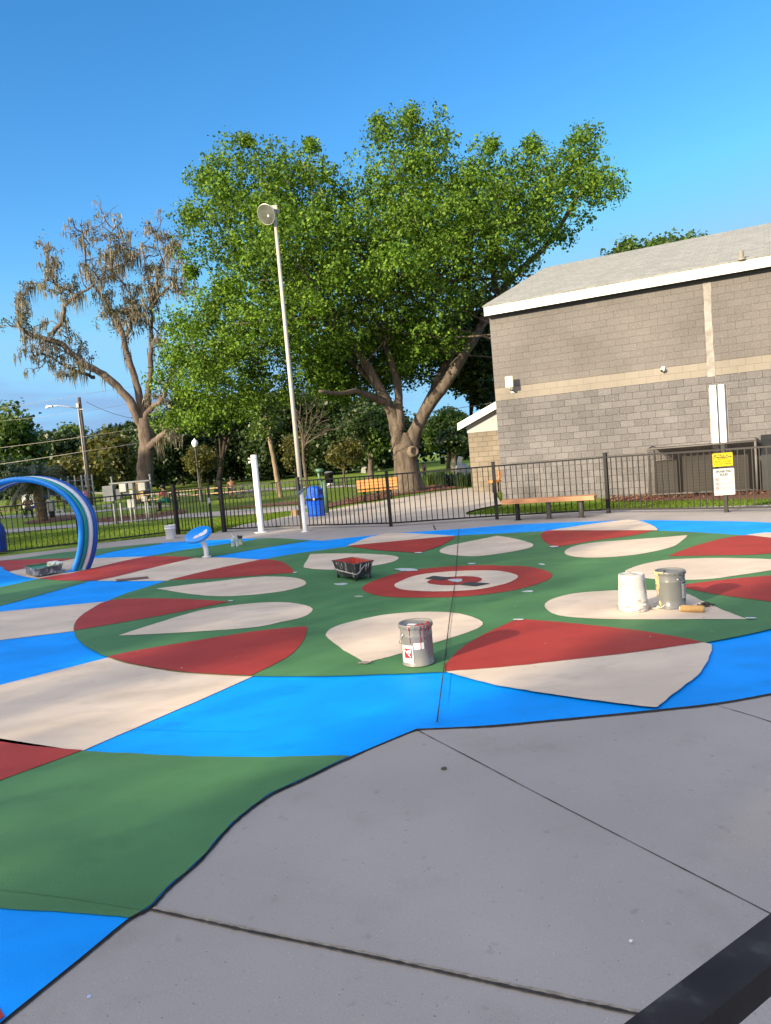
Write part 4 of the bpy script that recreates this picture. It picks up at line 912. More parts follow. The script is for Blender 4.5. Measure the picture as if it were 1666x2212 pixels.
# roller buckets
PB = mat('splashed_black', (0.035, 0.036, 0.042), rough=0.5, var=0.25, nscale=8, stain=((0.40, 0.38, 0.37), 13, 0.55, 0.66, 0.85), stretch=(1, 1, 0.45))
PBI = mat('splashed_red_inside', (0.36, 0.045, 0.03), rough=0.4, var=0.2, nscale=9, stain=((0.05, 0.03, 0.03), 8, 0.57, 0.66, 0.9), coat=0.3)
def tray(name, rim, z1, zleg, k, m, mi, fluid, mf, label, cat, feet=True):
    """open tub: rim corners (world xy) at height z1, floor shrunk by k"""
    c = sum((Vector((p.x, p.y, 0)) for p in rim), Vector()) / 4
    root = E(name, (c.x, c.y, 0.014), label, cat)
    L = [Vector((p.x - c.x, p.y - c.y, 0)) for p in rim]
    def lvl(f, z): return [Vector((v.x * f, v.y * f, z)) for v in L]
    def shell(a, b, mb):
        mb.add(a + b, [(i, (i + 1) % 4, 4 + (i + 1) % 4, 4 + i) for i in range(4)])
    mb = MB(); shell(lvl(k, zleg), lvl(1.0, z1), mb); mb.add(lvl(k, zleg), [(0, 1, 2, 3)])
    shell(lvl(1.0, z1), lvl(1.04, z1 + 0.002), mb); shell(lvl(1.04, z1 + 0.002), lvl(1.045, z1 - 0.012), mb)
    if True:
        n1 = (L[1] - L[0]).normalized()
    O('tub', mb, m, root)
    mb = MB(); shell(lvl(k * 0.97, zleg + 0.006), lvl(0.985, z1), mb); mb.add(lvl(k * 0.97, zleg + 0.006), [(0, 1, 2, 3)]); shell(lvl(0.985, z1), lvl(1.0, z1 + 0.001), mb); O('lining', mb, mi, root)
    f = k + (1 - k) * (fluid - zleg) / (z1 - zleg) - 0.02
    mb = MB(); q = lvl(f, fluid); mb.add(q, [(0, 1, 2, 3)]); O('paint', mb, mf, root)
    if feet:
        for v in L:
            mb = MB(); w = v.normalized() * 0.02; p = v * (k - 0.04)
            mb.tube([Vector((p.x, p.y, 0)), Vector((p.x * 1.0, p.y * 1.0, zleg + 0.03)), Vector((v.x * (k + .05), v.y * (k + .05), z1 * 0.5))], [0.024, 0.022, 0.012], 6); O('leg', mb, m, root)
    return root, L
rim = [at(718, 1211.5, 0.27), at(761.6, 1204.2, 0.27), at(806, 1211.0, 0.27), at(767.3, 1219.2, 0.27)]
rt, L = tray('roller_bucket', rim, 0.262, 0.045, 0.80, PB, PBI, 0.20, WETRED, 'black roller bucket splashed with white, red paint inside, left of the bullseye', 'bucket')
# its wire handle slung round the front
mb = MB(); zz = 0.16
a, b, c2 = L[0], L[3], L[2]
P = [a.lerp(b, 0.02) * 1.02 + Vector((0, 0, 0.15)), a.lerp(b, 0.35) * 1.06 + Vector((0, 0, 0.125)), a.lerp(b, 0.7) * 1.03 + Vector((0, 0, 0.115)), b * 1.04 + Vector((0, 0, 0.11)), b.lerp(c2, 0.12) * 1.06 + Vector((0, 0, 0.12)), b.lerp(c2, 0.5) * 1.05 + Vector((0, 0, 0.225))]
mb.tube(P, [0.006, 0.012, 0.009, 0.006, 0.006, 0.006], 6); O('handle', mb, PAILW, rt)
mb = MB()
for k in range(12):
    e, f_ = R.choice(((a, b), (b, c2))); t = R.uniform(0.05, 0.95); z = 0.25
    p = e.lerp(f_, t); ln = R.uniform(0.03, 0.15); kk = lambda zz: 0.80 + 0.20 * (zz - 0.045) / 0.217
    mb.tube([p * (kk(z) + 0.015) + Vector((0, 0, z)), p * (kk(z - ln / 2) + 0.012) + Vector((R.uniform(-.005, .005), 0, z - ln / 2)), p * (kk(z - ln) + 0.012) + Vector((0, 0, z - ln))], [R.uniform(.004, .009), R.uniform(.003, .012), 0.002], 6)
O('white_drips', mb, PAILW, rt)
rim = [at(53, 1223.8, 0.165), at(127, 1213.7, 0.165), at(134.5, 1220.9, 0.165), at(75.7, 1231.4, 0.165)]
lt, L = tray('roller_tray', rim, 0.168, 0.012, 0.94, mat('splashed_grey', (0.09, 0.10, 0.12), 0.6, 0.3, 9, stain=((0.46, 0.43, 0.42), 10, 0.47, 0.60, 0.9)), P_GREEN, 0.140, mat('wet_green', (0.05, 0.17, 0.06), 0.25, 0.3, 12, 0.3, 30), 'paint caked tub of green paint with white wrap, under the striped hoops', 'paint tub', feet=False)
mb = MB(); bm = bmesh.new(); bmesh.ops.create_icosphere(bm, subdivisions=3, radius=1)
cc = L[1].lerp(L[2], 0.5) * 0.62
for v in bm.verts: v.co = Vector((v.co.x * 0.15, v.co.y * 0.09, v.co.z * 0.045)) * (1 + R.uniform(-.35, .35))
bm.verts.index_update(); mb.add([v.co + cc + Vector((0, 0, 0.17)) for v in bm.verts], [[v.index for v in f.verts] for f in bm.faces]); bm.free()
wr = O('plastic_wrap', mb, mat('plastic_wrap', (0.62, 0.66, 0.64), 0.3, 0.2, 14)); wr.location = lt.location
tag(wr, 'crumpled white plastic wrap lying in the tub of green paint', 'wrap')

# white bucket by the fence, bottles, cup and can
b4 = at(370, 1162.5); b4.z = CONCZ
p4 = E('white_bucket', b4, 'upright white plastic bucket with dark scrap on top, standing against the gate post', 'bucket')
mb = MB(); mb.lathe([(0, 0), (0.128, 0), (0.132, 0.006), (0.142, 0.27), (0.152, 0.275), (0.153, 0.30), (0.145, 0.305), (0.147, 0.345), (0.154, 0.348), (0.155, 0.375), (0.150, 0.382), (0.142, 0.378), (0.138, 0.30), (0, 0.29)], n=32); O('body', mb, mat('bucket_clean_white', (0.70, 0.68, 0.71), 0.45, 0.05), p4)
mb = MB(); mb.tube([(-0.08, 0.0, 0.38), (-0.05, 0.02, 0.42), (0.04, 0.0, 0.425), (0.09, -0.02, 0.40)], [0.012, 0.016, 0.016, 0.012], 6); O('scrap', mb, BLACK, p4)
bail(p4, 0.152, 0.29, 0.2, 0.10)
CLEAR = bpy.data.materials.new('clear_plastic'); CLEAR.use_nodes = True
_b = CLEAR.node_tree.nodes['Principled BSDF']; _b.inputs['Base Color'].default_value = (0.80, 0.88, 0.92, 1); _b.inputs['Roughness'].default_value = 0.12; _b.inputs['Transmission Weight'].default_value = 0.65; _b.inputs['IOR'].default_value = 1.2
CAPB = mat('bottle_cap', (0.65, 0.70, 0.78), 0.4); BLBL = mat('bottle_label', (0.20, 0.33, 0.62), 0.4, 0.5, 40)
def bottle(x, y, h, label):
    p = at(x, y); p.z = 0.008; s = h / 0.21
    o = E('water_bottle', p, label, 'bottle', 'clear water bottles by the paint can')
    mb = MB(); mb.lathe([(0, 0.004), (0.026, 0), (0.031, 0.006), (0.031, 0.05), (0.029, 0.055), (0.031, 0.06), (0.031, 0.10), (0.031, 0.145), (0.026, 0.165), (0.013, 0.188), (0.012, 0.196)], n=20); 
    for i, v in enumerate(mb.v): mb.v[i] = tuple(c_ * s for c_ in v)
    O('body', mb, CLEAR, o)
    mb = MB(); mb.lathe([(0, 0.212 * s), (0.014 * s, 0.212 * s), (0.0145 * s, 0.194 * s)], n=16); O('cap', mb, CAPB, o)
    mb = MB(); mb.lathe([(0.0318 * s, 0.110 * s), (0.0318 * s, 0.142 * s)], n=20); O('label_band', mb, BLBL, o)
bottle(502.8, 1182.3, 0.20, 'left clear water bottle with blue label beside the paint can')
bottle(513.5, 1181.3, 0.222, 'right clear water bottle with blue label in front of the paint can')
p = at(507.7, 1179.6); cu = E('paper_cup', (p.x, p.y, 0.008), 'white cup with a straw standing between the water bottles', 'cup')
mb = MB(); mb.lathe([(0, 0), (0.032, 0), (0.044, 0.205), (0.047, 0.21), (0.040, 0.212), (0, 0.212)], n=22); O('cup_body', mb, WHITE, cu)
mb = MB(); mb.tube([(0.0, 0, 0.19), (-0.07, 0.01, 0.30)], 0.004, 6); O('straw', mb, WHITE, cu)
p = at(519, 1177.5); ca = E('paint_can', (p.x, p.y, 0.008), 'small tan paint can with a black tilted lid behind the water bottles', 'can')
mb = MB(); mb.lathe([(0, 0), (0.064, 0), (0.066, 0.004), (0.063, 0.008), (0.063, 0.185), (0.067, 0.19), (0.066, 0.196), (0.056, 0.194)], n=26); O('can_body', mb, mat('can_side', (0.50, 0.44, 0.30), 0.45, 0.2, 20), ca)
mb = MB(); mb.lathe([(0, 0.006), (0.070, 0.005), (0.076, 0.0), (0.074, -0.006), (0, -0.004)], (0.008, 0.0, 0.206), 26, rot=Matrix.Rotation(0.12, 3, 'Y')); O('lid', mb, LBLK, ca)
mb = MB(); mb.lathe([(0.0665, 0.15), (0.0668, 0.19)], n=26); O('dark_band', mb, LBLK, ca)

# ---------------------------------------------------------------- splash-pad fixtures
hp = at(155, 1237); hy = hp.y
hx = lambda px: (px - 155) * hy / FPX + hp.x
hoop = E('spray_hoops', (hx(52), hy + 0.1, 0.0), 'four nested blue, teal, white and navy pipe hoops arching from the pad on the left', 'spray arch')
HM = [mat('hoop_blue', (0.006, 0.22, 0.72), 0.28, 0.05, 3, coat=0.2), mat('hoop_teal', (0.0, 0.235, 0.235), 0.3, 0.05, 3, coat=0.2), mat('hoop_white', (0.66, 0.66, 0.74), 0.3, 0.03, 3, coat=0.2), mat('hoop_navy', (0.002, 0.075, 0.37), 0.3, 0.05, 3, coat=0.2)]
HA, HBU, HBL, HC = 1.20, 1.0, 1.50, 0.95         # half width, upper and lower half height, springing height
for k in range(4):
    mb = MB(); P = []
    a0 = math.asin(min(1, (HC + 0.05) / HBL))
    for i in range(73):
        a = -a0 + (math.pi + 2 * a0) * i / 72
        P.append((HA * math.cos(a) + 0.062 * k, 0.088 * k, HC + (HBU if math.sin(a) > 0 else HBL) * math.sin(a)))
    mb.tube(P, 0.053, 14); O('hoop', mb, HM[k], hoop)
for k in range(4):
    mb = MB(); x = HA * math.cos(-a0) + 0.062 * k; c_ = (x - 0.05, 0.088 * k, 0.0)
    mb.lathe([(0.0, 0.030), (0.068, 0.030), (0.072, 0.024), (0.072, 0.012)], c_, 18); O('base_plate', mb, HM[k], hoop)
    for j in range(5):
        a = math.pi * (0.12 + 0.19 * j); mb = MB(); mb.sphere((HA * math.cos(a) * 0.955 + 0.062 * k, 0.088 * k - 0.012, HC + HBU * math.sin(a) * 0.95), 0.011, 0, 8, 5)
        if k in (0, 2): O('nozzle', mb, GALV, hoop)
sb = at(447, 1203); sd = E('tilted_spray_disc', sb, 'tilted blue spray disc with a white cloud mark on a curved white stem', 'spray disc')
Ys = sb.y; s_ = Ys / FPX
dc = Vector((-0.115, -0.06, (1203 - 1152.5) * s_))
nrm = Vector((-0.17, -0.46, 0.87)).normalized(); rot = Vector((0, 0, 1)).rotation_difference(nrm).to_matrix()
mb = MB(); mb.lathe([(0, -0.035), (0.22, -0.040), (0.265, -0.036), (0.292, -0.012), (0.292, 0.010), (0.272, 0.030), (0.235, 0.038), (0, 0.042)], dc, 48, rot=rot)
O('disc', mb, mat('disc_blue', (0.002, 0.23, 0.76), 0.3, 0.03, 4, coat=0.25), sd)
mb = MB(); t1 = rot @ Vector((1, 0, 0)); t2 = nrm.cross(t1)
xa = Vector((1, 0, 0)); xa = (xa - nrm * xa.dot(nrm)).normalized(); ya = nrm.cross(xa)
cl = spline([(0.0, -0.125), (0.02, -0.10), (0.075, -0.085), (0.10, -0.045), (0.165, -0.03), (0.185, 0.03), (0.235, 0.055), (0.262, -0.01), (0.255, -0.09), (0.19, -0.165), (0.12, -0.175), (0.05, -0.205), (0.0, -0.20), (-0.02, -0.165)], True, 4)
lim = []
for p in cl:
    v = Vector((p.x - 0.045, p.y + 0.01)); 
    if v.length > 0.228: v *= 0.228 / v.length
    lim.append(dc + xa * v.x + ya * v.y + nrm * 0.0425)
mb.extr(lim, nrm * 0.003); O('cloud_mark', mb, mat('cloud_pale', (0.62, 0.62, 0.70), 0.4), sd)
mb = MB(); mb.tube([(0.0, 0, 0), (0.0, 0.0, 0.14), (-0.02, -0.005, 0.26), (-0.06, -0.02, 0.37), tuple(dc - nrm * 0.03)], 0.052, 16); O('stem', mb, WHITE, sd)
mb = MB(); mb.lathe([(0, 0.016), (0.095, 0.016), (0.098, 0.010), (0.098, 0.0)], n=20); O('base_flange', mb, WHITE, sd)

wb = at(565, 1149); wb.z = CONCZ; wp = E('spray_post', wb, 'tall plain white spray post with a nozzle at its top, in front of the fence', 'spray post')
hh = (1149 - 979) * wb.y / FPX * 0.985
mb = MB(); mb.lathe([(0.082, 0), (0.082, hh), (0.076, hh + 0.008), (0, hh + 0.01)], n=28); O('pipe', mb, WHITE, wp)
mb = MB(); mb.lathe([(0.20, 0.0), (0.20, 0.014), (0.09, 0.02)], n=28); O('base_flange', mb, WHITE, wp)
mb = MB(); mb.tube([(-0.07, 0, hh - 0.10), (-0.13, -0.02, hh - 0.09), (-0.16, -0.02, hh - 0.07)], [0.03, 0.03, 0.022], 8); mb.tube([(-0.07, 0, hh - 0.15), (-0.13, -0.02, hh - 0.18), (-0.15, -0.02, hh - 0.22)], [0.03, 0.035, 0.03], 8)
mb.lathe([(0.0835, hh - 0.10), (0.0855, hh - 0.095), (0.0835, hh - 0.09)], n=28); O('nozzle', mb, GALV, wp)
for z in (0.18, 0.42): mb = MB(); mb.sphere((0.03, -0.078, z), 0.008, 0, 6, 4); O('bolt', mb, GREYM, wp)
sb2 = at(659.5, 1147.5); sb2.z = CONCZ; sp = E('spray_post', sb2, 'short white spray post topped by a thin tilted blue disc', 'spray post')
h2 = (1147.5 - 1060) * sb2.y / FPX
mb = MB(); mb.lathe([(0.056, 0), (0.056, h2), (0, h2)], n=22); O('pipe', mb, WHITE, sp)
mb = MB(); mb.lathe([(0.11, 0.0), (0.11, 0.012), (0.06, 0.016)], n=22); O('base_flange', mb, WHITE, sp)
nr2 = Vector((-0.50, 0.02, 0.87)).normalized()
mb = MB(); mb.lathe([(0, 0.012), (0.14, 0.010), (0.152, 0), (0.14, -0.012), (0, -0.014)], (-0.015, -0.02, h2 + 0.012), 30, rot=Vector((0, 0, 1)).rotation_difference(nr2).to_matrix()); O('disc', mb, mat('disc_dull_blue', (0.10, 0.21, 0.36), 0.4), sp)

# floodlight pole
lb = atY(659, 1146, 20.6); lb.z = CONCZ
lpole = E('light_pole', lb, 'tall tapering pale light pole with a round floodlight at the top, before the oak', 'light pole')
LH = (1147 - 478) * 20.6 / FPX
mb = MB(); mb.tube([(0, 0, 0), (0, 0, LH * 0.5), (0, 0, LH)], [0.066, 0.058, 0.045], 16); O('pole', mb, POLEM, lpole)
mb = MB(); mb.box((0.0, -0.02, LH + 0.07), (0.20, 0.14, 0.12), 0, None, 0.01); mb.box((0.05, 0.05, LH + 0.0), (0.16, 0.10, 0.08), 0, None, 0.01); mb.tube([(0, 0, LH - 0.05), (0, 0, LH + 0.05)], 0.05, 10); O('ballast_box', mb, mat('ballast', (0.34, 0.33, 0.31), 0.5), lpole)
fd = Vector((-0.45, -0.80, -0.42)).normalized(); rot = Vector((0, 0, 1)).rotation_difference(fd).to_matrix(); fc = Vector((-0.16, -0.14, LH - 0.10))
mb = MB(); mb.lathe([(0.07, -0.16), (0.12, -0.13), (0.19, -0.06), (0.245, 0.02), (0.265, 0.09), (0.272, 0.095), (0.272, 0.10), (0.258, 0.095)], fc, 32, rot=rot); O('reflector', mb, GALV, lpole)
mb = MB(); mb.lathe([(0, 0.085), (0.255, 0.088)], fc, 32, rot=rot)
LENS = mat('flood_glass', (0.33, 0.34, 0.33), 0.10, 0.25, 4, metal=0.75); O('lens', mb, LENS, lpole)
mb = MB(); mb.sphere(fc + fd * 0.04 + Vector((0.05, 0, -0.04)), 0.06, 0); O('bulb', mb, WHITE, lpole)

# ---------------------------------------------------------------- benches, bins, signs
def plank(mb, c, d, rot=None, m=0): mb.box(c, d, m, rot, 0.008)
ba, bb = at(1115, 1122.5), at(1262, 1116.2); bm_ = at(1187, 1119.6); bdir = (bb - ba).normalized(); brz = math.atan2(bdir.y, bdir.x)
blen = 185 * bm_.y / FPX / abs(bdir.x) * 0.98
bn = E('flat_bench', (bm_.x, bm_.y, CONCZ), 'backless bench of orange planks on dark posts against the fence at right', 'bench', rz=brz)
mb = MB()
for k in range(3): plank(mb, (0, -0.13 + 0.13 * k, 0.45), (blen, 0.12, 0.10))
O('seat', mb, mat('seat_orange', (0.43, 0.20, 0.10), 0.55, 0.12, 4, stretch=(1, 8, 8)), bn)
for k in (-1, 0, 1):
    mb = MB(); mb.lathe([(0.055, 0), (0.055, 0.40)], (k * blen * 0.345, 0, 0), 16); mb.box((k * blen * 0.345, 0, 0.396), (0.08, 0.34, 0.012)); mb.lathe([(0.09, 0), (0.09, 0.012), (0.055, 0.015)], (k * blen * 0.345, 0, 0), 16); O('leg', mb, BLACK if k < 0 else mat('post_bronze', (0.10, 0.09, 0.08), 0.4, metal=0.4), bn)
pa, pb = at(786.6, 1081.7), at(847.8, 1076.5); pm = (pa + pb) / 2; pd = (pb - pa).normalized(); prz = math.atan2(pd.y, pd.x)
pw = 88 * pm.y / FPX
pbn = E('park_bench', (pm.x, pm.y, -0.02), 'orange plank park bench with a back, in the mulch under the big oak', 'bench', rz=prz)
mb = MB(); tilt = Matrix.Rotation(math.radians(-12), 3, 'X')
for k in range(3): plank(mb, (0, 0.16 + 0.03 * k, 0.56 + 0.125 * k), (pw, 0.04, 0.115), tilt)
O('backrest', mb, WOODO, pbn)
mb = MB()
for k in range(3): plank(mb, (0.05, -0.28 + 0.14 * k, 0.43), (pw, 0.13, 0.05))
O('seat', mb, WOODO, pbn)
for k in (-1, 0, 1):
    mb = MB(); x = k * pw * 0.33; mb.tube([(x, -0.12, 0), (x, -0.12, 0.40)], 0.04, 10); mb.tube([(x, -0.32, 0.395), (x, 0.14, 0.395), (x, 0.25, 0.86)], 0.022, 8); O('leg', mb, BLACK, pbn)
cb = at(1072, 1063.5); cbn = E('corner_bench', (cb.x, cb.y, 0), 'short orange bench end showing past the corner of the block building', 'bench', rz=0.5)
mb = MB()
for k in range(3): plank(mb, (0, -0.12 + 0.13 * k, 0.43), (0.42, 0.12, 0.09))
O('seat', mb, WOODO, cbn)
mb = MB(); plank(mb, (0.24, 0.0, 0.66), (0.05, 0.10, 0.30)); O('backrest', mb, WOODO, cbn)
for k in (-1, 1):
    mb = MB(); mb.tube([(k * 0.13, 0, 0), (k * 0.13, 0, 0.39)], 0.035, 8); O('leg', mb, BLACK, cbn)

def dome_bin(loc, r, h, m, label, bag, rz):
    o = E('litter_bin', loc, label, 'litter bin', rz=rz)
    mb = MB(); nrib = 40; V = []; F = []
    zs = [(0.0, 0.93), (0.02, 0.95), (h * 0.36, 0.985), (h * 0.37, 0.96), (h * 0.39, 0.96), (h * 0.40, 1.0), (h * 0.55, 1.0)]
    for z, f in zs:
        for k in range(nrib):
            a = 2 * math.pi * k / nrib; q = r * f * (1.0 if (k // 2) % 2 else 0.965)
            V.append((q * math.cos(a), q * math.sin(a), z))
    for i in range(len(zs) - 1):
        for k in range(nrib): k2 = (k + 1) % nrib; F.append((i * nrib + k, i * nrib + k2, (i + 1) * nrib + k2, (i + 1) * nrib + k))
    mb.add(V, F, 0); O('drum', mb, m, o)
    if bag:
        mb = MB(); V = []; F = []; n = 40
        for z, f in ((h * 0.535, 1.005), (h * 0.56, 1.03), (h * 0.60, 1.03), (h * 0.625, 1.0)):
            for k in range(n): a = 2 * math.pi * k / n; q = r * (f + R.uniform(-.015, .02)); V.append((q * math.cos(a), q * math.sin(a), z + (R.uniform(-.03, .01) if z < h * .54 else 0)))
        for i in range(3):
            for k in range(n): k2 = (k + 1) % n; F.append((i * n + k, i * n + k2, (i + 1) * n + k2, (i + 1) * n + k))
        mb.add(V, F, 0, True); O('bin_liner', mb, mat('bin_liner', (0.012, 0.012, 0.013), 0.25, 0.3, 30, 0.5, 40), o)
    mb = MB(); z0 = h * (0.60 if bag else 0.55)
    mb.lathe([(r * 1.03, z0), (r * 1.03, z0 + 0.05), (r * 0.98, z0 + 0.08), (r * 0.90, z0 + 0.22), (r * 0.72, z0 + 0.34), (r * 0.45, h - 0.015), (r * 0.2, h), (0, h)], n=36); O('dome_lid', mb, m, o)
    mb = MB(); mb.box((r * 0.74, 0, z0 + 0.20), (r * 0.55, r * 0.95, 0.22), 0, None, 0.02); O('flap_hood', mb, m, o)
    mb = MB(); mb.box((r * 0.74 + r * 0.28, 0, z0 + 0.19), (0.012, r * 0.78, 0.16), 0, None, 0.004); O('flap', mb, mat('flap_blue', (0.004, 0.03, 0.26), 0.45), o)
    mb = MB(); mb.sphere((r * 0.70, -r * 0.72, z0 - 0.03), 0.055, 0); O('lock_disc', mb, GALV, o)
    return o
BINB = mat('bin_blue', (0.006, 0.115, 0.74), 0.3, 0.06, 5, coat=0.15)
c = at(684, 1114); dome_bin((c.x, c.y, CONCZ), 0.295, 1.0, BINB, 'bright blue domed litter bin with black liner beyond the fence on the walk', True, -0.75)
c = at(-7, 1193); dome_bin((c.x, c.y, CONCZ), 0.30, 0.90, mat('bin_navy', (0.003, 0.045, 0.33), 0.4, 0.06, 5), 'dark blue domed litter bin cut off by the left edge, inside the fence', False, 2.2)

def text_mesh(s, size, align='CENTER', bold=0.0, depth=0.001, sx=1.0):
    cu = bpy.data.curves.new('t', 'FONT'); cu.body = s; cu.size = size; cu.align_x = align; cu.align_y = 'CENTER'; cu.offset = bold; cu.extrude = depth
    o = bpy.data.objects.new('t', cu); COL.objects.link(o); bpy.context.view_layer.update()
    me = bpy.data.meshes.new_from_object(o.evaluated_get(bpy.context.evaluated_depsgraph_get()))
    vs = [Vector((v.co.x * sx, v.co.z, v.co.y)) for v in me.vertices]; fs = [list(p.vertices) for p in me.polygons]
    bpy.data.objects.remove(o); bpy.data.curves.remove(cu); bpy.data.meshes.remove(me)
    return vs, fs
sgp = FG[10]; sgd = (FG[11] - FG[10]).normalized(); 
sy_ = sgp.y; spx = sy_ / FPX
ssc = atY(1560.5, 1000, sy_ - 0.075)
def zof(py): return atY(1557, py, sy_ - 0.075).z
YEL = mat('sign_yellow', (0.52, 0.41, 0.0), 0.45, 0.02, 3); SGW = mat('sign_white', (0.42, 0.42, 0.42), 0.4, 0.02, 3)
def rrect(w, h, r, n=5):
    P = []
    for cx, cz, a0 in ((w / 2 - r, h / 2 - r, 0), (-w / 2 + r, h / 2 - r, 90), (-w / 2 + r, -h / 2 + r, 180), (w / 2 - r, -h / 2 + r, 270)):
        for k in range(n + 1): a = math.radians(a0 + 90 * k / n); P.append((cx + r * math.cos(a), cz + r * math.sin(a)))
    return P
def plate(mb, P, y0, y1, m=0): mb.extr([(x, y0, z) for x, z in P], (0, y1 - y0, 0), m)
ys = 0.39
zc1 = (zof(975) + zof(1011.5)) / 2; srz = math.atan2(sgd.y, sgd.x) * 0.4
s1 = E('warning_sign', (ssc.x + 0.01, ssc.y, zc1), 'yellow rectangular sign reading CAUTION, fixed to the fence post', 'sign', rz=srz)
w1, h1 = 0.385, 0.278
mb = MB(); plate(mb, rrect(w1, h1, 0.018), -0.004, 0.004); O('board', mb, YEL, s1)
def frame_strip(mb, w, h, t, y):
    a, b = rrect(w, h, 0.012), rrect(w - 2 * t, h - 2 * t, 0.009); n = len(a)
    mb.add([(x, y, z) for x, z in a] + [(x, y, z) for x, z in b], [(i, (i + 1) % n, n + (i + 1) % n, n + i) for i in range(n)])
mb = MB(); frame_strip(mb, w1 - 0.022, h1 - 0.022, 0.004, -0.0048); mb.add([(-w1 / 2 + 0.012, -0.0046, 0.038), (w1 / 2 - 0.012, -0.0046, 0.038), (w1 / 2 - 0.012, -0.0046, h1 / 2 - 0.024), (-w1 / 2 + 0.012, -0.0046, h1 / 2 - 0.024)], [(0, 1, 2, 3)]); O('black_panel', mb, LBLK, s1)
vs, fs = text_mesh('CAUTION', 0.084, bold=0.004, sx=0.95); mb = MB(); mb.add([v + Vector((0, -0.006, 0.083)) for v in vs], fs); O('lettering', mb, YEL, s1)
mb = MB()
for i, s in enumerate(('WATER IS', 'RECIRCULATED', 'DO NOT DRINK')):
    vs, fs = text_mesh(s, 0.052, sx=0.86, bold=0.0016); mb.add([v + Vector((0, -0.0055, 0.012 - 0.052 * i)) for v in vs], fs)
O('lettering', mb, mat('sign_ochre_ink', (0.13, 0.095, 0.0), 0.6), s1)
zc2 = (zof(1014) + zof(1068.5)) / 2; w2, h2_ = 0.40, 0.555
ss2 = atY(1563.5, 1041, sy_ - 0.075)
s2 = E('rules_sign', (ss2.x + 0.01, ss2.y, zc2), 'white sign reading SPLASH PAD RULES below the yellow caution sign', 'sign', rz=srz)
mb = MB(); plate(mb, rrect(w2, h2_, 0.02), -0.004, 0.004); O('board', mb, SGW, s2)
mb = MB()
for i, s in enumerate(('SPLASH PAD', 'RULES')):
    vs, fs = text_mesh(s, 0.064, sx=0.86, bold=0.0026); mb.add([v + Vector((0, -0.0055, 0.215 - 0.066 * i)) for v in vs], fs)
mb.box((0, -0.005, 0.108), (0.33, 0.001, 0.004))
for zl_, n_ in ((0.05, 1), (-0.03, 2), (-0.12, 2)):
    for j in range(n_):
        x = -0.085
        while x < 0.13: w = R.uniform(0.015, 0.045); mb.box((x + w / 2, -0.005, zl_ - 0.02 * j), (w, 0.001, 0.0075)); x += w + 0.008
x = -0.16
while x < 0.15: w = R.uniform(0.02, 0.05); mb.box((x + w / 2, -0.005, -0.21), (w, 0.001, 0.004)); x += w + 0.008
O('lettering', mb, mat('sign_grey_ink', (0.05, 0.055, 0.065), 0.6), s2)
mb = MB()
for zl_ in (0.05, -0.04, -0.13):
    P = [(-0.135 + 0.028 * math.cos(2 * math.pi * k / 20), -0.005, zl_ + 0.028 * math.sin(2 * math.pi * k / 20)) for k in range(21)]
    mb.tube(P, 0.005, 4, cap=False); mb.tube([(-0.155, -0.005, zl_ + 0.02), (-0.115, -0.005, zl_ - 0.02)], 0.0045, 4)
O('prohibition_mark', mb, mat('sign_red_ink', (0.40, 0.03, 0.03), 0.6), s2)

# chain-link cage round the air-conditioning units, by the wall
ua = wallpt(1433, 1068)[0]; ub_ = wallpt(1652, 1058)[0]
cg = E('equipment_cage', A0 + WT * ua - WN * 0.6, 'dark chain-link cage over cooling units at the foot of the block wall', 'cage')
CGH = 1.32; CD = 1.25
CHN = mat('chain_link', (0.026, 0.022, 0.019), 0.7)
def cpt(u, n, z): return A0 + WT * u - WN * n + UPV * z
ua, ub_ = ua - 0.2, ub_ - 0.15
mb = MB()
for u0_, u1_, n0_, n1_ in ((ua, ub_, CD, CD),):
    Lc = u1_ - u0_; st = 0.075; k = 0
    i = -CGH
    while i < Lc:
        for sgn in (1, -1):
            a_, b_ = max(0, i), min(Lc, i + CGH)
            if b_ > a_:
                za, zb = (a_ - i, b_ - i) if sgn > 0 else (CGH - (a_ - i), CGH - (b_ - i))
                p, q = cpt(u0_ + a_, CD, za), cpt(u0_ + b_, CD, zb); mb.tube([p, q], 0.0055, 3, cap=False)
        i += st
O('mesh', mb, CHN, cg, True)
mb = MB()
for u in (ua, ub_):
    mb.tube([cpt(u, CD, 0), cpt(u, CD, CGH)], 0.032, 8); mb.tube([cpt(u, CD, CGH), cpt(u, 0.05, CGH + 0.05)], 0.02, 8); mb.tube([cpt(u, 0.05, 0), cpt(u, 0.05, CGH)], 0.02, 8)
mb.tube([cpt(ua, CD, CGH), cpt(ub_, CD, CGH)], 0.022, 8); mb.tube([cpt(ua, CD, 0.06), cpt(ub_, CD, 0.06)], 0.018, 8)
O('frame', mb, mat('cage_post', (0.10, 0.095, 0.09), 0.6), cg, True)
mb = MB(); wbox(mb, ua + 0.1, ub_, -CD + 0.02, -0.03, CGH - 0.02, CGH + 0.01); O('cover', mb, mat('cage_cover', (0.025, 0.021, 0.018), 0.9), cg, True)
CU = mat('cooling_unit', (0.028, 0.025, 0.023), 0.6, 0.25, 9, stretch=(6, 6, 0.6))
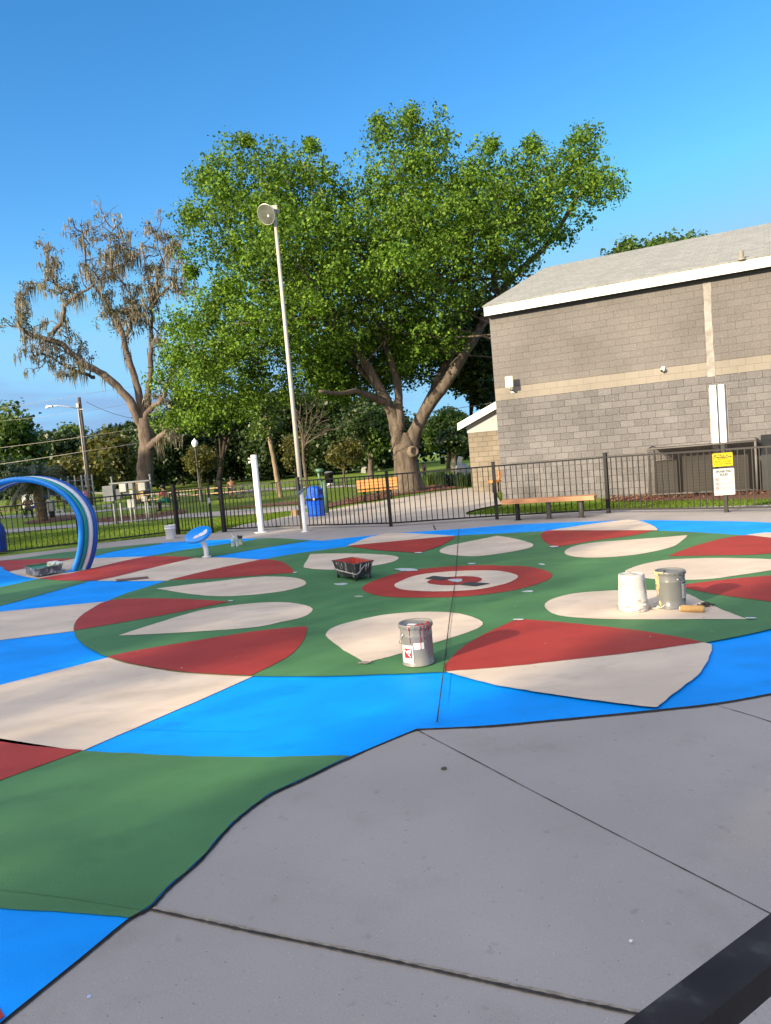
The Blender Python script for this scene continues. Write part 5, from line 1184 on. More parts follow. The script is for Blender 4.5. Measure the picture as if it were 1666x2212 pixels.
for k, (f0, f1, hh_) in enumerate(((0.05, 0.27, 0.95), (0.32, 0.62, 1.05), (0.66, 0.93, 0.98))):
    u0_, u1_ = ua + (ub_ - ua) * f0, ua + (ub_ - ua) * f1
    un = E('cooling_unit', cpt((u0_ + u1_) / 2, 0.55, 0), ['grey cooling unit at the left end inside the chain-link cage', 'middle tallest grey cooling unit inside the chain-link cage', 'grey cooling unit at the right end inside the chain-link cage'][k], 'cooling unit', 'cooling units inside the cage')
    mb = MB(); wbox(mb, u0_, u1_, -0.95, -0.2, 0.05, hh_); O('casing', mb, CU, un, True)
    mb = MB()
    for j in range(9): wbox(mb, u0_ + 0.06, u1_ - 0.06, -0.965, -0.951, 0.16 + 0.085 * j, 0.20 + 0.085 * j)
    O('louvre', mb, mat('unit_louvre', (0.045, 0.042, 0.04), 0.5), un, True)
mb = MB(); rgt = E('utility_hood', cpt(ub_ + 0.75, 0.4, 0), 'dark sloped utility hood right of the chain-link cage', 'hood')
mb.extr([cpt(ub_ + 0.12, 1.15, 0), cpt(ub_ + 0.12, 0.05, 0), cpt(ub_ + 0.12, 0.05, 1.45), cpt(ub_ + 0.12, 0.5, 1.35), cpt(ub_ + 0.12, 1.15, 0.95)], WT * 1.6); O('hood', mb, mat('hood_dark', (0.014, 0.016, 0.019), 0.5, 0.2), rgt, True)
# ---------------------------------------------------------------- foliage
SHSEED = 4
def leaf_obj(name, C, N, size, m, parent, fold=0.12, asp=0.55):
    """one mesh of folded leaf quads: centres C, facing N, lengths size (numpy)"""
    n = len(C); off = np.array(rootloc(parent)) if parent is not None else np.zeros(3)
    N = N / (np.linalg.norm(N, axis=1, keepdims=True) + 1e-9)
    r = NR.normal(size=(n, 3)); T = r - N * np.sum(r * N, axis=1, keepdims=True); T /= np.linalg.norm(T, axis=1, keepdims=True) + 1e-9
    B = np.cross(N, T); s = size[:, None]
    V = np.stack([C - T * s * .5, C + B * s * asp * .5 + N * s * fold, C + T * s * .5, C - B * s * asp * .5 + N * s * fold], axis=1).reshape(-1, 3) - off
    me = bpy.data.meshes.new(name); me.vertices.add(4 * n); me.vertices.foreach_set('co', V.astype(np.float32).ravel())
    me.loops.add(4 * n); me.loops.foreach_set('vertex_index', np.arange(4 * n, dtype=np.int32))
    me.polygons.add(n); me.polygons.foreach_set('loop_start', np.arange(0, 4 * n, 4, dtype=np.int32))
    me.update(calc_edges=True); me.materials.append(m)
    o = bpy.data.objects.new(name, me); COL.objects.link(o)
    if parent is not None: o.parent = parent
    return o
def rosettes(P, out, k, spread, size, jit=0.9):
    """k leaves round each twig tip P; returns centres, facings, sizes"""
    n = len(P); P = np.repeat(P, k, axis=0); Ou = np.repeat(out, k, axis=0)
    C = P + NR.normal(size=(n * k, 3)) * spread
    N = Ou + NR.normal(size=(n * k, 3)) * jit + np.array([0, 0, 0.35])
    return C, N, size * NR.uniform(0.7, 1.3, n * k)
def poly_dist(px, py, poly):
    """inside flag and distance to the outline, for arrays of points"""
    inside = np.zeros(len(px), bool); dmin = np.full(len(px), 1e9); n = len(poly)
    for i in range(n):
        x1, y1 = poly[i]; x2, y2 = poly[(i + 1) % n]
        c = ((y1 > py) != (y2 > py)); xi = (x2 - x1) * (py - y1) / (y2 - y1 + 1e-12) + x1
        inside ^= c & (px < xi)
        t = np.clip(((px - x1) * (x2 - x1) + (py - y1) * (y2 - y1)) / ((x2 - x1) ** 2 + (y2 - y1) ** 2 + 1e-9), 0, 1)
        d = np.hypot(px - (x1 + t * (x2 - x1)), py - (y1 + t * (y2 - y1))); dmin = np.minimum(dmin, d)
    return inside, dmin
_rt = np.array(_R); _up = np.array(_U); _fw = np.array(_F)
def clump_cloud(poly, Y0, ncl, rcl, nro, maxd, gap=0.0, front=0.0, minsep=0.0, shell=0.65):
    """twig tips in clumps that fill a crown: outline in photo points at distance Y0, real depth from the outline's width"""
    xs = [p[0] for p in poly]; ys = [p[1] for p in poly]; k = FPX / Y0
    cen = []; tries = 0
    while len(cen) < ncl and tries < 60:
        tries += 1
        px = NR.uniform(min(xs), max(xs), 4000); py = NR.uniform(min(ys), max(ys), 4000)
        ins, d = poly_dist(px, py, poly); d = d / k
        ok = ins & (d > rcl * 0.55 * (1 if tries < 8 or cen else 0.3))
        for x, y, dd in zip(px[ok], py[ok], d[ok]):
            hd = min(maxd, 1.25 * dd + 0.3)
            u = NR.uniform(-1, 1); u = math.copysign(abs(u) ** shell, u)
            Yd = Y0 + u * hd + front
            v = ray(x, y); p = np.array((0, 0, EYE)) + np.array(v) * (Yd / v.y)
            if minsep and cen and np.min(np.sum((np.array(cen[-400:]) - p) ** 2, axis=1)) < minsep ** 2: continue
            cen.append(p)
            if len(cen) >= ncl: break
    cen = np.array(cen); n = len(cen)
    rad = rcl * NR.uniform(0.65, 1.3, n)
    D = NR.normal(size=(n, nro, 3)); D /= np.linalg.norm(D, axis=2, keepdims=True)
    q = NR.uniform(0, 1, (n, nro, 1)) ** 0.45
    Pp = cen[:, None, :] + D * q * rad[:, None, None] * np.array([1.0, 1.0, 0.78])
    return Pp.reshape(-1, 3), D.reshape(-1, 3), cen
def limb(mb, pts, r0, r1, n=9, wob=0.0, sub=4):
    P = [Vector(p) for p in pts]; Q = []
    L = len(P)
    for i in range(L - 1):
        p0, p1, p2, p3 = P[max(i - 1, 0)], P[i], P[i + 1], P[min(i + 2, L - 1)]
        for k in range(sub):
            t = k / sub
            Q.append(0.5 * ((2 * p1) + (p2 - p0) * t + (2 * p0 - 5 * p1 + 4 * p2 - p3) * t * t + (3 * p1 - p0 - 3 * p2 + p3) * t ** 3))
    Q.append(P[-1]); m = len(Q)
    if wob: Q = [q + Vector((R.uniform(-wob, wob), R.uniform(-wob, wob), R.uniform(-wob, wob))) if 0 < i < m - 1 else q for i, q in enumerate(Q)]
    rs = [r0 + (r1 - r0) * (i / (m - 1)) ** 0.8 for i in range(m)]
    rs = [r * R.uniform(0.93, 1.07) for r in rs]
    mb.tube(Q, rs, n); return Q
def twig(mb, p, d, ln, r, lev, ends, crook=0.5):
    P = [p]; q = p.copy(); v = d.normalized()
    for i in range(4):
        v = (v + Vector((R.gauss(0, crook), R.gauss(0, crook), R.gauss(0, crook) + 0.05)) * 0.5).normalized(); q = q + v * ln / 4; P.append(q.copy())
    mb.tube(P, [r, r * .85, r * .7, r * .55, r * .35], 5, cap=False); ends.append((P[-1], v)); ends.append((P[2], v))
    if lev > 0:
        for _ in range(R.choice((2, 2, 3))):
            b = R.choice(P[1:]); w = (v + Vector((R.gauss(0, 1), R.gauss(0, 1), R.gauss(0, 1) + 0.15)) * 0.9).normalized()
            twig(mb, b, w, ln * R.uniform(0.5, 0.75), r * 0.6, lev - 1, ends, crook)

# the big oak
R = random.Random(101); NR = np.random.default_rng(101)
OY = 35.5
def S3(x, y, dy=0.0, Y0=OY): return atY(x, y, Y0 + dy)
ob = at(882, 1060); oak = E('oak_tree', (ob.x, ob.y, -0.06), 'huge leafy green oak with forked trunk standing behind the bench and light pole', 'tree')
mb = MB(); s0 = OY / FPX
base = Vector((ob.x, OY, -0.1))
mb.tube([base, base + Vector((0, 0, 0.25)), base + Vector((0.02, 0, 0.8)), S3(877, 1000), S3(876, 970), S3(876, 955), S3(876, 935)], [0.95, 0.76, 0.66, 0.58, 0.56, 0.48, 0.20], 18)
limb(mb, [S3(868, 990), S3(862, 960), S3(856, 925), S3(846, 890), S3(815, 830), S3(775, 760), S3(738, 705, -1), S3(700, 650, -2), S3(640, 560, -3)], 0.42, 0.10, 11, 0.02)
limb(mb, [S3(862, 930), S3(862, 880), S3(858, 830), S3(842, 770), S3(815, 700, 1), S3(800, 600, 1), S3(850, 420, 1)], 0.28, 0.06, 10, 0.02)
limb(mb, [S3(884, 990), S3(888, 965), S3(900, 925), S3(925, 880), S3(965, 825, -0.5), S3(1000, 770, -0.5), S3(1040, 705, 0), S3(1075, 640, 1), S3(1115, 590, 1), S3(1190, 520, 1), S3(1260, 400, 0)], 0.42, 0.09, 11, 0.02)
limb(mb, [S3(905, 915), S3(950, 820, 1), S3(985, 740, 1.5), S3(1010, 650, 2), S3(1020, 500, 2)], 0.30, 0.07, 9, 0.02)
limb(mb, [S3(832, 870), S3(805, 858, -1), S3(770, 845, -2), S3(735, 850, -3), S3(690, 845, -4)], 0.20, 0.06, 8, 0.02)
limb(mb, [S3(815, 835), S3(780, 800, 2), S3(740, 770, 3), S3(690, 780, 4), S3(560, 760, 5)], 0.18, 0.05, 8, 0.02)
limb(mb, [S3(738, 705, -1), S3(690, 690, -2), S3(620, 690, -3), S3(520, 700, -4)], 0.16, 0.05, 8, 0.02)
limb(mb, [S3(1075, 640, 1), S3(1060, 540, 1), S3(1080, 420, 0)], 0.15, 0.05, 8, 0.02)
limb(mb, [S3(800, 600, 1), S3(760, 480, 0), S3(720, 400, -1)], 0.12, 0.04, 8, 0.02)
for k in range(46):                               # secondary limbs inside the crown
    x, y = R.uniform(420, 1280), R.uniform(330, 820)
    p = S3(x, y, R.uniform(-3.5, 2)); hub = S3(R.choice((700, 840, 1000, 1100)), R.choice((560, 680, 600)), 0)
    mid = p.lerp(hub, 0.5) + Vector((R.uniform(-.5, .5), R.uniform(-.5, .5), R.uniform(-.8, .2)))
    limb(mb, [hub, mid, p], 0.085, 0.02, 6, 0.03)
O('trunk', mb, BARK, oak, True)
mb = MB(); kn = S3(894, 975, -0.55); mb.lathe([(0.0, 0.02), (0.15, 0.03), (0.20, 0.10), (0.26, 0.04), (0.30, -0.12)], kn, 14, rot=Vector((0, 0, 1)).rotation_difference(Vector((0.45, -0.85, 0.1)).normalized()).to_matrix())
O('pruned_knot', mb, mat('knot_wood', (0.145, 0.115, 0.09), 0.9, 0.3, 9), oak, True)
OAKP = [(330, 700), (372, 665), (408, 650), (418, 600), (400, 560), (408, 500), (396, 450), (405, 380), (415, 335), (440, 325), (470, 335), (490, 300), (525, 292), (560, 305), (600, 300), (640, 318), (664, 292), (690, 305), (706, 330), (742, 372), (765, 380), (752, 335), (775, 318), (806, 325), (790, 262), (826, 240), (858, 250), (885, 212), (912, 232), (936, 226), (970, 262), (988, 300), (1000, 335), (1040, 318), (1060, 288), (1084, 318), (1108, 330), (1130, 288), (1160, 280), (1175, 325), (1205, 322), (1215, 268), (1262, 268), (1292, 268), (1308, 310), (1300, 330), (1345, 352), (1356, 392), (1348, 440), (1330, 480), (1308, 505), (1282, 482), (1262, 500), (1262, 540), (1225, 545), (1205, 578), (1168, 585), (1150, 620), (1105, 640), (1080, 690), (1065, 720), (1040, 700), (1010, 720), (1000, 775), (960, 800), (905, 795), (875, 800), (845, 770), (800, 745), (760, 790), (735, 830), (690, 850), (650, 868), (600, 872), (575, 895), (520, 908), (480, 928), (430, 942), (395, 960), (352, 962), (330, 925), (345, 860), (318, 805), (330, 760)]
Pp, D, cen = clump_cloud(OAKP, OY, 250, 1.26, 72, 5.4, front=-0.4, minsep=1.45)
# thin the crown where the photo shows holes onto sky and the dark inside
keep = NR.uniform(0, 1, len(Pp)) < 0.93
Cc, Nn, Sz = rosettes(Pp[keep], D[keep], 10, 0.125, 0.155)
leaf_obj('crown', Cc, Nn, Sz, L_OAK, oak, asp=0.62)
Pr_, Dr_, c_ = clump_cloud([(690, 720), (800, 690), (930, 680), (1040, 680), (1062, 780), (1045, 850), (1000, 865), (945, 850), (900, 830), (850, 850), (790, 865), (740, 880), (680, 890), (660, 800)], OY + 5, 85, 1.1, 50, 2.0, minsep=0.8)
Cc, Nn, Sz = rosettes(Pr_, Dr_, 8, 0.13, 0.17); leaf_obj('rear_crown', Cc, Nn, Sz, L_OAK, oak, asp=0.62)
TOPT = [[(800, 330), (792, 262), (826, 240), (836, 300)], [(860, 260), (885, 213), (905, 240), (900, 290)], [(520, 310), (520, 290), (545, 300), (560, 330)], [(650, 330), (664, 290), (690, 305), (690, 340)], [(1205, 340), (1215, 268), (1255, 280), (1300, 290), (1290, 340), (1250, 370)], [(1040, 330), (1060, 284), (1085, 330)], [(1125, 340), (1135, 285), (1165, 290), (1180, 340)], [(398, 480), (392, 450), (420, 440), (420, 500)], [(395, 590), (405, 560), (425, 570), (420, 610)]]
Pa = []; Da = []
for t in TOPT:
    p_, d_, c_ = clump_cloud(t, OY, 14, 0.30, 9, 1.2); Pa.append(p_); Da.append(d_)
Cc, Nn, Sz = rosettes(np.concatenate(Pa), np.concatenate(Da), 5, 0.11, 0.16)
leaf_obj('top_sprigs', Cc, Nn, Sz, L_OAK, oak)

# old mossy oak
R = random.Random(102); NR = np.random.default_rng(102)
MY = 51.0
def Z(x, y, dy=0.0): return atY(x / 3.413, 433.9 + y / 3.413, MY + dy)
mb_ = atY(300, 1085, MY); old = E('mossy_oak', (mb_.x, mb_.y, -0.06), 'old nearly bare tree hung with grey Spanish moss, left of the big oak', 'tree')
mb = MB(); lines = []
bt = Vector((mb_.x, MY, -0.1))
tr = limb(mb, [bt, Z(1068, 2050), Z(1072, 1920), Z(1085, 1800), Z(1075, 1700), Z(1062, 1600)], 0.56, 0.50, 14, 0.02)
def lb_(pts, r0, r1, dy=0.0, w=0.06):
    n = len(pts); P = [Z(x, y, dy * i / (n - 1)) for i, (x, y) in enumerate(pts)]
    lines.append((limb(mb, P, r0, r1, 8, w), r0, r1))
lb_([(1040, 1640), (1005, 1560), (930, 1440), (800, 1310), (650, 1220), (540, 1130), (430, 1050), (270, 1000), (170, 950), (140, 900), (130, 830), (120, 740)], 0.36, 0.06, -3)
lb_([(380, 985), (460, 880), (480, 780), (560, 700), (680, 630), (780, 560)], 0.17, 0.05, -1)
lb_([(560, 700), (480, 650), (400, 600), (370, 500), (385, 430), (320, 365)], 0.09, 0.02, -2)
lb_([(120, 760), (160, 690), (230, 640), (330, 590)], 0.06, 0.02, 1)
lb_([(700, 1300), (600, 1270), (520, 1240), (430, 1190), (330, 1130), (250, 1140)], 0.13, 0.03, -2)
lb_([(1060, 1620), (1020, 1400), (960, 1200), (920, 1060), (890, 950), (850, 850), (790, 740), (700, 640), (640, 480), (620, 290), (595, 225)], 0.30, 0.03, 1)
lb_([(930, 1000), (960, 920), (950, 830), (1000, 780), (930, 640), (830, 500), (850, 400), (880, 330), (945, 260)], 0.12, 0.02, 2)
lb_([(850, 480), (920, 450), (1000, 410), (1060, 370)], 0.06, 0.02, 1)
lb_([(830, 500), (780, 400), (830, 280), (830, 190)], 0.05, 0.015, 0)
lb_([(890, 830), (950, 790), (1050, 830), (1100, 890), (1180, 980)], 0.10, 0.04, 1)
lb_([(1090, 1640), (1090, 1400), (1115, 1250), (1110, 1050), (1120, 850), (1110, 640), (1080, 520), (1060, 400)], 0.28, 0.04, 2)
lb_([(1115, 720), (1160, 560), (1180, 470), (1215, 410), (1200, 310), (1135, 240)], 0.10, 0.02, 1)
lb_([(1210, 420), (1260, 360), (1280, 300)], 0.05, 0.015, 0)
lb_([(1110, 800), (1200, 680), (1290, 600), (1370, 540), (1380, 460)], 0.10, 0.02, -1)
lb_([(1290, 600), (1340, 680), (1380, 700)], 0.05, 0.02, -1)
lb_([(1080, 1830), (1130, 1790), (1190, 1740), (1240, 1700), (1330, 1690)], 0.34, 0.16, -1.5)
lb_([(1065, 1620), (1120, 1520), (1190, 1470), (1260, 1300), (1300, 1100)], 0.26, 0.08, -1)
ends = []
for Q, r0, r1 in lines:
    m = len(Q)
    for i in range(2, m):
        f = i / m
        if r0 > 0.25 and f < 0.35: continue
        if R.random() < 0.62:
            d = Vector((R.gauss(0, 1), R.gauss(0, 1), R.gauss(0.35, 0.7))); twig(mb, Q[i], d, R.uniform(0.7, 1.6), 0.05, 2, ends, 0.95)
O('trunk', mb, BARK2, old, True)
V = []; F = []
def strand(p, ln):
    w = R.uniform(0.025, 0.065); a = R.uniform(0, 3.14); d = Vector((math.cos(a) * w, math.sin(a) * w, 0)); q = p.copy(); i = len(V)
    V.extend([q - d * .6, q + d * .6]); n = 3
    for k in range(1, n + 1):
        q = q + Vector((R.gauss(0, .04), R.gauss(0, .04), -ln / n)); s = (1 - k / n) * R.uniform(.6, 1.2); V.extend([q - d * s, q + d * s])
    for k in range(n): F.append((i + 2 * k, i + 2 * k + 1, i + 2 * k + 3, i + 2 * k + 2))
for Q, r0, r1 in lines:
    m = len(Q)
    for i in range(1, m):
        if r0 > 0.25 and i / m < 0.22: continue
        if R.random() < 0.52:
            big = R.random() < 0.38; n = R.randint(9, 17) if big else R.randint(1, 4)
            for _ in range(n): strand(Q[i].lerp(Q[i - 1], R.random()) + Vector((R.gauss(0, .16), R.gauss(0, .16), R.gauss(0, .07))), (R.uniform(0.5, 1.6) if big else R.uniform(0.2, 0.7)))
for p, v in ends:
    if R.random() < 0.30:
        for _ in range(R.randint(3, 9)): strand(p + Vector((R.gauss(0, .12), R.gauss(0, .12), R.gauss(0, .05))), R.uniform(0.2, 0.7))
mbm = MB(); mbm.add(V, F); O('moss', mbm, L_MOSS, old, True)
sel = np.array([tuple(p) for p, v in ends if R.random() < 0.22]); dr = NR.normal(size=sel.shape)
Cc, Nn, Sz = rosettes(sel, dr, 9, 0.15, 0.15); leaf_obj('leaves', Cc, Nn, Sz, leafmat('olive_leaf', [(0.03, 0.05, 0.018), (0.055, 0.075, 0.028), (0.09, 0.09, 0.045)], 0.2), old)

R = random.Random(103); NR = np.random.default_rng(103)
# other trees of the park, each with its own trunk and crown
def park_tree(x, yb, Y, poly, label, m, ncl, rcl, leaf, k=4, nro=22, name='park_tree', trunk=0.22, group='trees across the park', bark=BARKD, maxd=3.0, tp=None, gap=1.0):
    b = atY(x, yb, Y); b.z = -0.06
    o = E(name, b, label, 'tree', group)
    P_, D_, c_ = clump_cloud(poly, Y, ncl, rcl, nro, maxd)
    Cc, Nn, Sz = rosettes(P_, D_, k, leaf * 0.6, leaf); leaf_obj('crown', Cc, Nn, Sz, m, o, asp=0.7)
    mb = MB(); ctr = Vector(c_.mean(axis=0)); top = Vector((ctr.x * .5 + b.x * .5, ctr.y, max(ctr.z, 1.5)))
    Q = limb(mb, [b, b.lerp(top, 0.35) + Vector((R.uniform(-.1, .1), 0, 0)), top], trunk, trunk * 0.45, 8, 0.02)
    for i in range(7):
        e = Vector(c_[R.randrange(len(c_))]); limb(mb, [Q[R.randint(len(Q) // 2, len(Q) - 1)], e.lerp(top, 0.5) + Vector((0, 0, -0.2)), e], trunk * 0.35, 0.02, 5, 0.03)
    O('trunk', mb, bark, o, True); return o
def blob(cx, cy, rx, ry, n=14, j=0.16):
    return [(cx + rx * (1 + R.uniform(-j, j)) * math.cos(2 * math.pi * k / n), cy + ry * (1 + R.uniform(-j, j)) * math.sin(2 * math.pi * k / n)) for k in range(n)]
park_tree(30, 1075, 72, [(-110, 900), (-40, 872), (20, 872), (52, 884), (78, 915), (88, 960), (105, 1010), (98, 1046), (-110, 1060)], 'pale green tree at the far left edge, tallest of the left treeline', L_MID, 130, 1.3, 0.50)
park_tree(125, 1070, 84, [(72, 935), (100, 918), (120, 932), (150, 925), (172, 945), (185, 1000), (180, 1045), (70, 1050)], 'dark green tree between the left edge tree and the utility pole', L_DARK, 110, 1.3, 0.50)
park_tree(165, 1068, 100, [(130, 925), (165, 915), (182, 930), (186, 960), (150, 985), (125, 970)], 'small bluish tree top just left of the utility pole', L_MID, 45, 1.3, 0.45)
park_tree(232, 1066, 74, [(185, 955), (215, 935), (250, 928), (272, 945), (290, 985), (288, 1042), (195, 1048), (180, 1000)], 'yellow green tree between the utility pole and the mossy tree', L_YEL, 110, 1.15, 0.42)
park_tree(268, 1064, 98, [(222, 930), (240, 918), (262, 925), (275, 908), (296, 918), (300, 960), (280, 985), (235, 965)], 'dark oak crown showing just left of the mossy tree trunk', L_DARK, 70, 1.3, 0.5)
park_tree(140, 1072, 66, [(100, 1000), (130, 985), (170, 990), (205, 985), (235, 1000), (240, 1040), (105, 1048)], 'low brownish tree behind the striped hoops and utility pole', L_YEL, 80, 1.0, 0.35, bark=BARKD)
park_tree(50, 1075, 60, [(-60, 1000), (0, 985), (45, 992), (95, 1000), (100, 1052), (-60, 1068)], 'dark shrubby tree low behind the hoops at the left edge', L_DARK, 70, 1.0, 0.36)
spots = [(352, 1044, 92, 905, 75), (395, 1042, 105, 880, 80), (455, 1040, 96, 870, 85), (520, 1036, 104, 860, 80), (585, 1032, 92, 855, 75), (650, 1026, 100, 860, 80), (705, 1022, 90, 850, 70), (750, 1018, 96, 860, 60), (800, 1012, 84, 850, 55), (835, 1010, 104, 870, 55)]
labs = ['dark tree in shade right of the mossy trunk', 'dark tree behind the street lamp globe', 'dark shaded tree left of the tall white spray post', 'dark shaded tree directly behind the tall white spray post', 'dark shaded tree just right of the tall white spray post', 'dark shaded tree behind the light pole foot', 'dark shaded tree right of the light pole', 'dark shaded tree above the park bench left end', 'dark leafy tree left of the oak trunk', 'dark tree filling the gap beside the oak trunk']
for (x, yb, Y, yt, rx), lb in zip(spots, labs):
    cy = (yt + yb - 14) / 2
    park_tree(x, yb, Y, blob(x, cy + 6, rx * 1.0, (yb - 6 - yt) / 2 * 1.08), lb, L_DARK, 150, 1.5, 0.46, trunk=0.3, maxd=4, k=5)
park_tree(968, 1002, 72, [(915, 935), (935, 905), (965, 880), (990, 885), (1008, 905), (1012, 940), (1000, 968), (965, 975), (925, 968)], 'sunny green tree between the oak trunk and the annex', L_MID, 90, 1.0, 0.36)
park_tree(980, 997, 60, [(945, 960), (955, 935), (985, 925), (1010, 930), (1010, 968), (975, 978)], 'small dark tree in front of the annex corner', L_DARK, 40, 0.8, 0.3, trunk=0.35, bark=BARK)
park_tree(435, 1078, 46, [(395, 1000), (402, 975), (425, 960), (450, 962), (468, 985), (466, 1015), (440, 1025), (405, 1020)], 'small orange tinted tree beside the acorn street lamp', L_YEL, 34, 0.55, 0.19, nro=16, trunk=0.10, bark=BARK2)
park_tree(642, 1060, 50, [(606, 960), (625, 930), (655, 930), (672, 960), (665, 1000), (640, 1020), (612, 1010)], 'small yellowing tree behind the foot of the light pole', L_YEL, 34, 0.6, 0.2, nro=16, trunk=0.09, bark=BARK2)
park_tree(745, 1052, 48, [(700, 985), (715, 955), (750, 940), (785, 955), (795, 985), (770, 1005), (725, 1015)], 'small rust tinted tree left of the park bench', L_YEL, 34, 0.55, 0.19, nro=16, trunk=0.09, bark=BARK2)
park_tree(800, 1034, 58, [(770, 900), (800, 880), (850, 885), (858, 940), (838, 975), (790, 985), (765, 950)], 'green tree just left of the big oak trunk', L_MID, 60, 0.8, 0.3, trunk=0.30, bark=BARK)
park_tree(1440, 800, 46, [(1306, 548), (1330, 524), (1352, 515), (1372, 528), (1395, 520), (1420, 512), (1445, 500), (1470, 505), (1500, 497), (1530, 497), (1540, 560), (1400, 600), (1310, 590)], 'tree top showing above the ridge of the block building roof', L_MID, 60, 0.75, 0.28, maxd=1.5)
park_tree(1020, 1045, 40, [(985, 700), (1020, 640), (1062, 640), (1075, 760), (1072, 880), (1030, 880), (990, 850), (960, 800)], 'dark tree close behind the left corner of the block building', L_DARK, 110, 0.75, 0.24, trunk=0.16, maxd=2.0)
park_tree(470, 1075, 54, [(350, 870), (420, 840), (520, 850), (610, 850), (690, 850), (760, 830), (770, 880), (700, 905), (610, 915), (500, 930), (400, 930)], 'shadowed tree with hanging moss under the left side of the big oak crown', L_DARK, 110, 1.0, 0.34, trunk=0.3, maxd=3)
# the wood that closes the view behind the lawn
fw = [(-260, 1075), (-260, 955), (-100, 945), (100, 960), (260, 945), (330, 925), (420, 905), (560, 895), (700, 890), (820, 885), (930, 905), (1040, 900), (1090, 905), (1090, 978), (960, 992), (820, 1010), (640, 1028), (420, 1046), (200, 1064), (0, 1078)]
P_, D_, c_ = clump_cloud(fw, 118, 620, 2.2, 24, 4.0); Cc, Nn, Sz = rosettes(P_, D_, 4, 0.5, 0.75)
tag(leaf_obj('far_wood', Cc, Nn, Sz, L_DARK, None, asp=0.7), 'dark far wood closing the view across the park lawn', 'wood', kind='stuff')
# slim leaning trunks and the leafless tree by the pole
st = at(605, 1072); tk = E('slim_tree', (st.x, st.y, -0.06), 'slim leaning tree with a pale lower trunk right of the white spray post', 'tree')
mb = MB(); Y_ = st.y
limb(mb, [Vector((st.x, Y_, -0.1)), atY(600, 1040, Y_), atY(590, 985, Y_), atY(580, 930, Y_), atY(572, 880, Y_), atY(560, 850, Y_)], 0.18, 0.08, 9, 0.02); O('trunk', mb, mat('pale_trunk', (0.20, 0.155, 0.11), 0.9, 0.25, 5, stretch=(1, 1, .4)), tk, True)
P_, D_, c_ = clump_cloud(blob(570, 905, 40, 55), Y_, 26, 0.55, 16, 1.2); Cc, Nn, Sz = rosettes(P_, D_, 4, 0.12, 0.2); leaf_obj('crown', Cc, Nn, Sz, L_MID, tk)
bt_ = at(668, 1085); bare = E('bare_tree', (bt_.x, bt_.y, -0.06), 'leafless dark twiggy tree just right of the light pole', 'tree')
mb = MB(); Y_ = bt_.y; ends2 = []
Q = limb(mb, [Vector((bt_.x, Y_, -0.1)), atY(661, 1030, Y_), atY(656, 985, Y_), atY(654, 950, Y_)], 0.09, 0.06, 8, 0.02)
for tx, ty in ((640, 900), (662, 880), (690, 890), (715, 905), (735, 925), (700, 940), (672, 900), (650, 870)):
    e = atY(tx, ty, Y_ + R.uniform(-1, 1)); q2 = limb(mb, [Q[-1 - R.randint(0, 3)], Q[-1].lerp(e, 0.5) + Vector((R.uniform(-.15, .15), 0, R.uniform(-.1, .2))), e], 0.035, 0.014, 6, 0.03)
    for _ in range(3): twig(mb, q2[R.randint(3, len(q2) - 1)], (e - Q[-1]) + Vector((R.gauss(0, .5), R.gauss(0, .5), .2)), R.uniform(0.5, 0.9), 0.013, 1, ends2, 0.6)
O('trunk', mb, mat('bare_bark', (0.085, 0.07, 0.055), 0.95, 0.4, 6), bare, True)
# palm behind the hoops
pb_ = at(92, 1124); palm = E('palm_tree', (pb_.x, pb_.y, -0.06), 'squat dark palm with drooping fronds seen through the striped hoops', 'palm')
mb = MB(); z = 0; prof = []
for k in range(15): prof += [(0.25 + 0.02 * (k % 2) + 0.015 * (k / 15), k * 0.13), (0.285 - 0.02 * (k % 2), k * 0.13 + 0.06)]
mb.lathe(prof, n=14); O('trunk', mb, mat('palm_bark', (0.12, 0.085, 0.055), 0.95, 0.4, 18, 0.8, 20), palm)
V = []; F = []
for k in range(74):
    a = R.uniform(0, 6.283); el = R.uniform(-0.1, 1.2); L_ = R.uniform(1.5, 2.5); p = Vector((0, 0, 1.95)); v = Vector((math.cos(a) * math.cos(el), math.sin(a) * math.cos(el), math.sin(el))); pts = [p.copy()]
    for i in range(9): p = p + v * L_ / 9; v = (v + Vector((0, 0, -0.21))).normalized(); pts.append(p.copy())
    side = Vector((-math.sin(a), math.cos(a), 0))
    for i in range(2, 10):
        t = (pts[i] - pts[i - 1]).normalized()
        for sgn in (1, -1):
            for h_ in (0, .5):
                c = pts[i - 1].lerp(pts[i], h_); tip = c + (side * sgn * 0.8 + t * 0.8 + Vector((0, 0, -0.35))).normalized() * R.uniform(.35, .55); j = len(V)
                V.extend([c - t * 0.032, c + t * 0.032, tip]); F.append((j, j + 1, j + 2))
mb = MB(); mb.add(V, F); O('fronds', mb, leafmat('palm_leaf', [(0.012, 0.022, 0.012), (0.025, 0.04, 0.018)], 0.1, 0.4), palm)
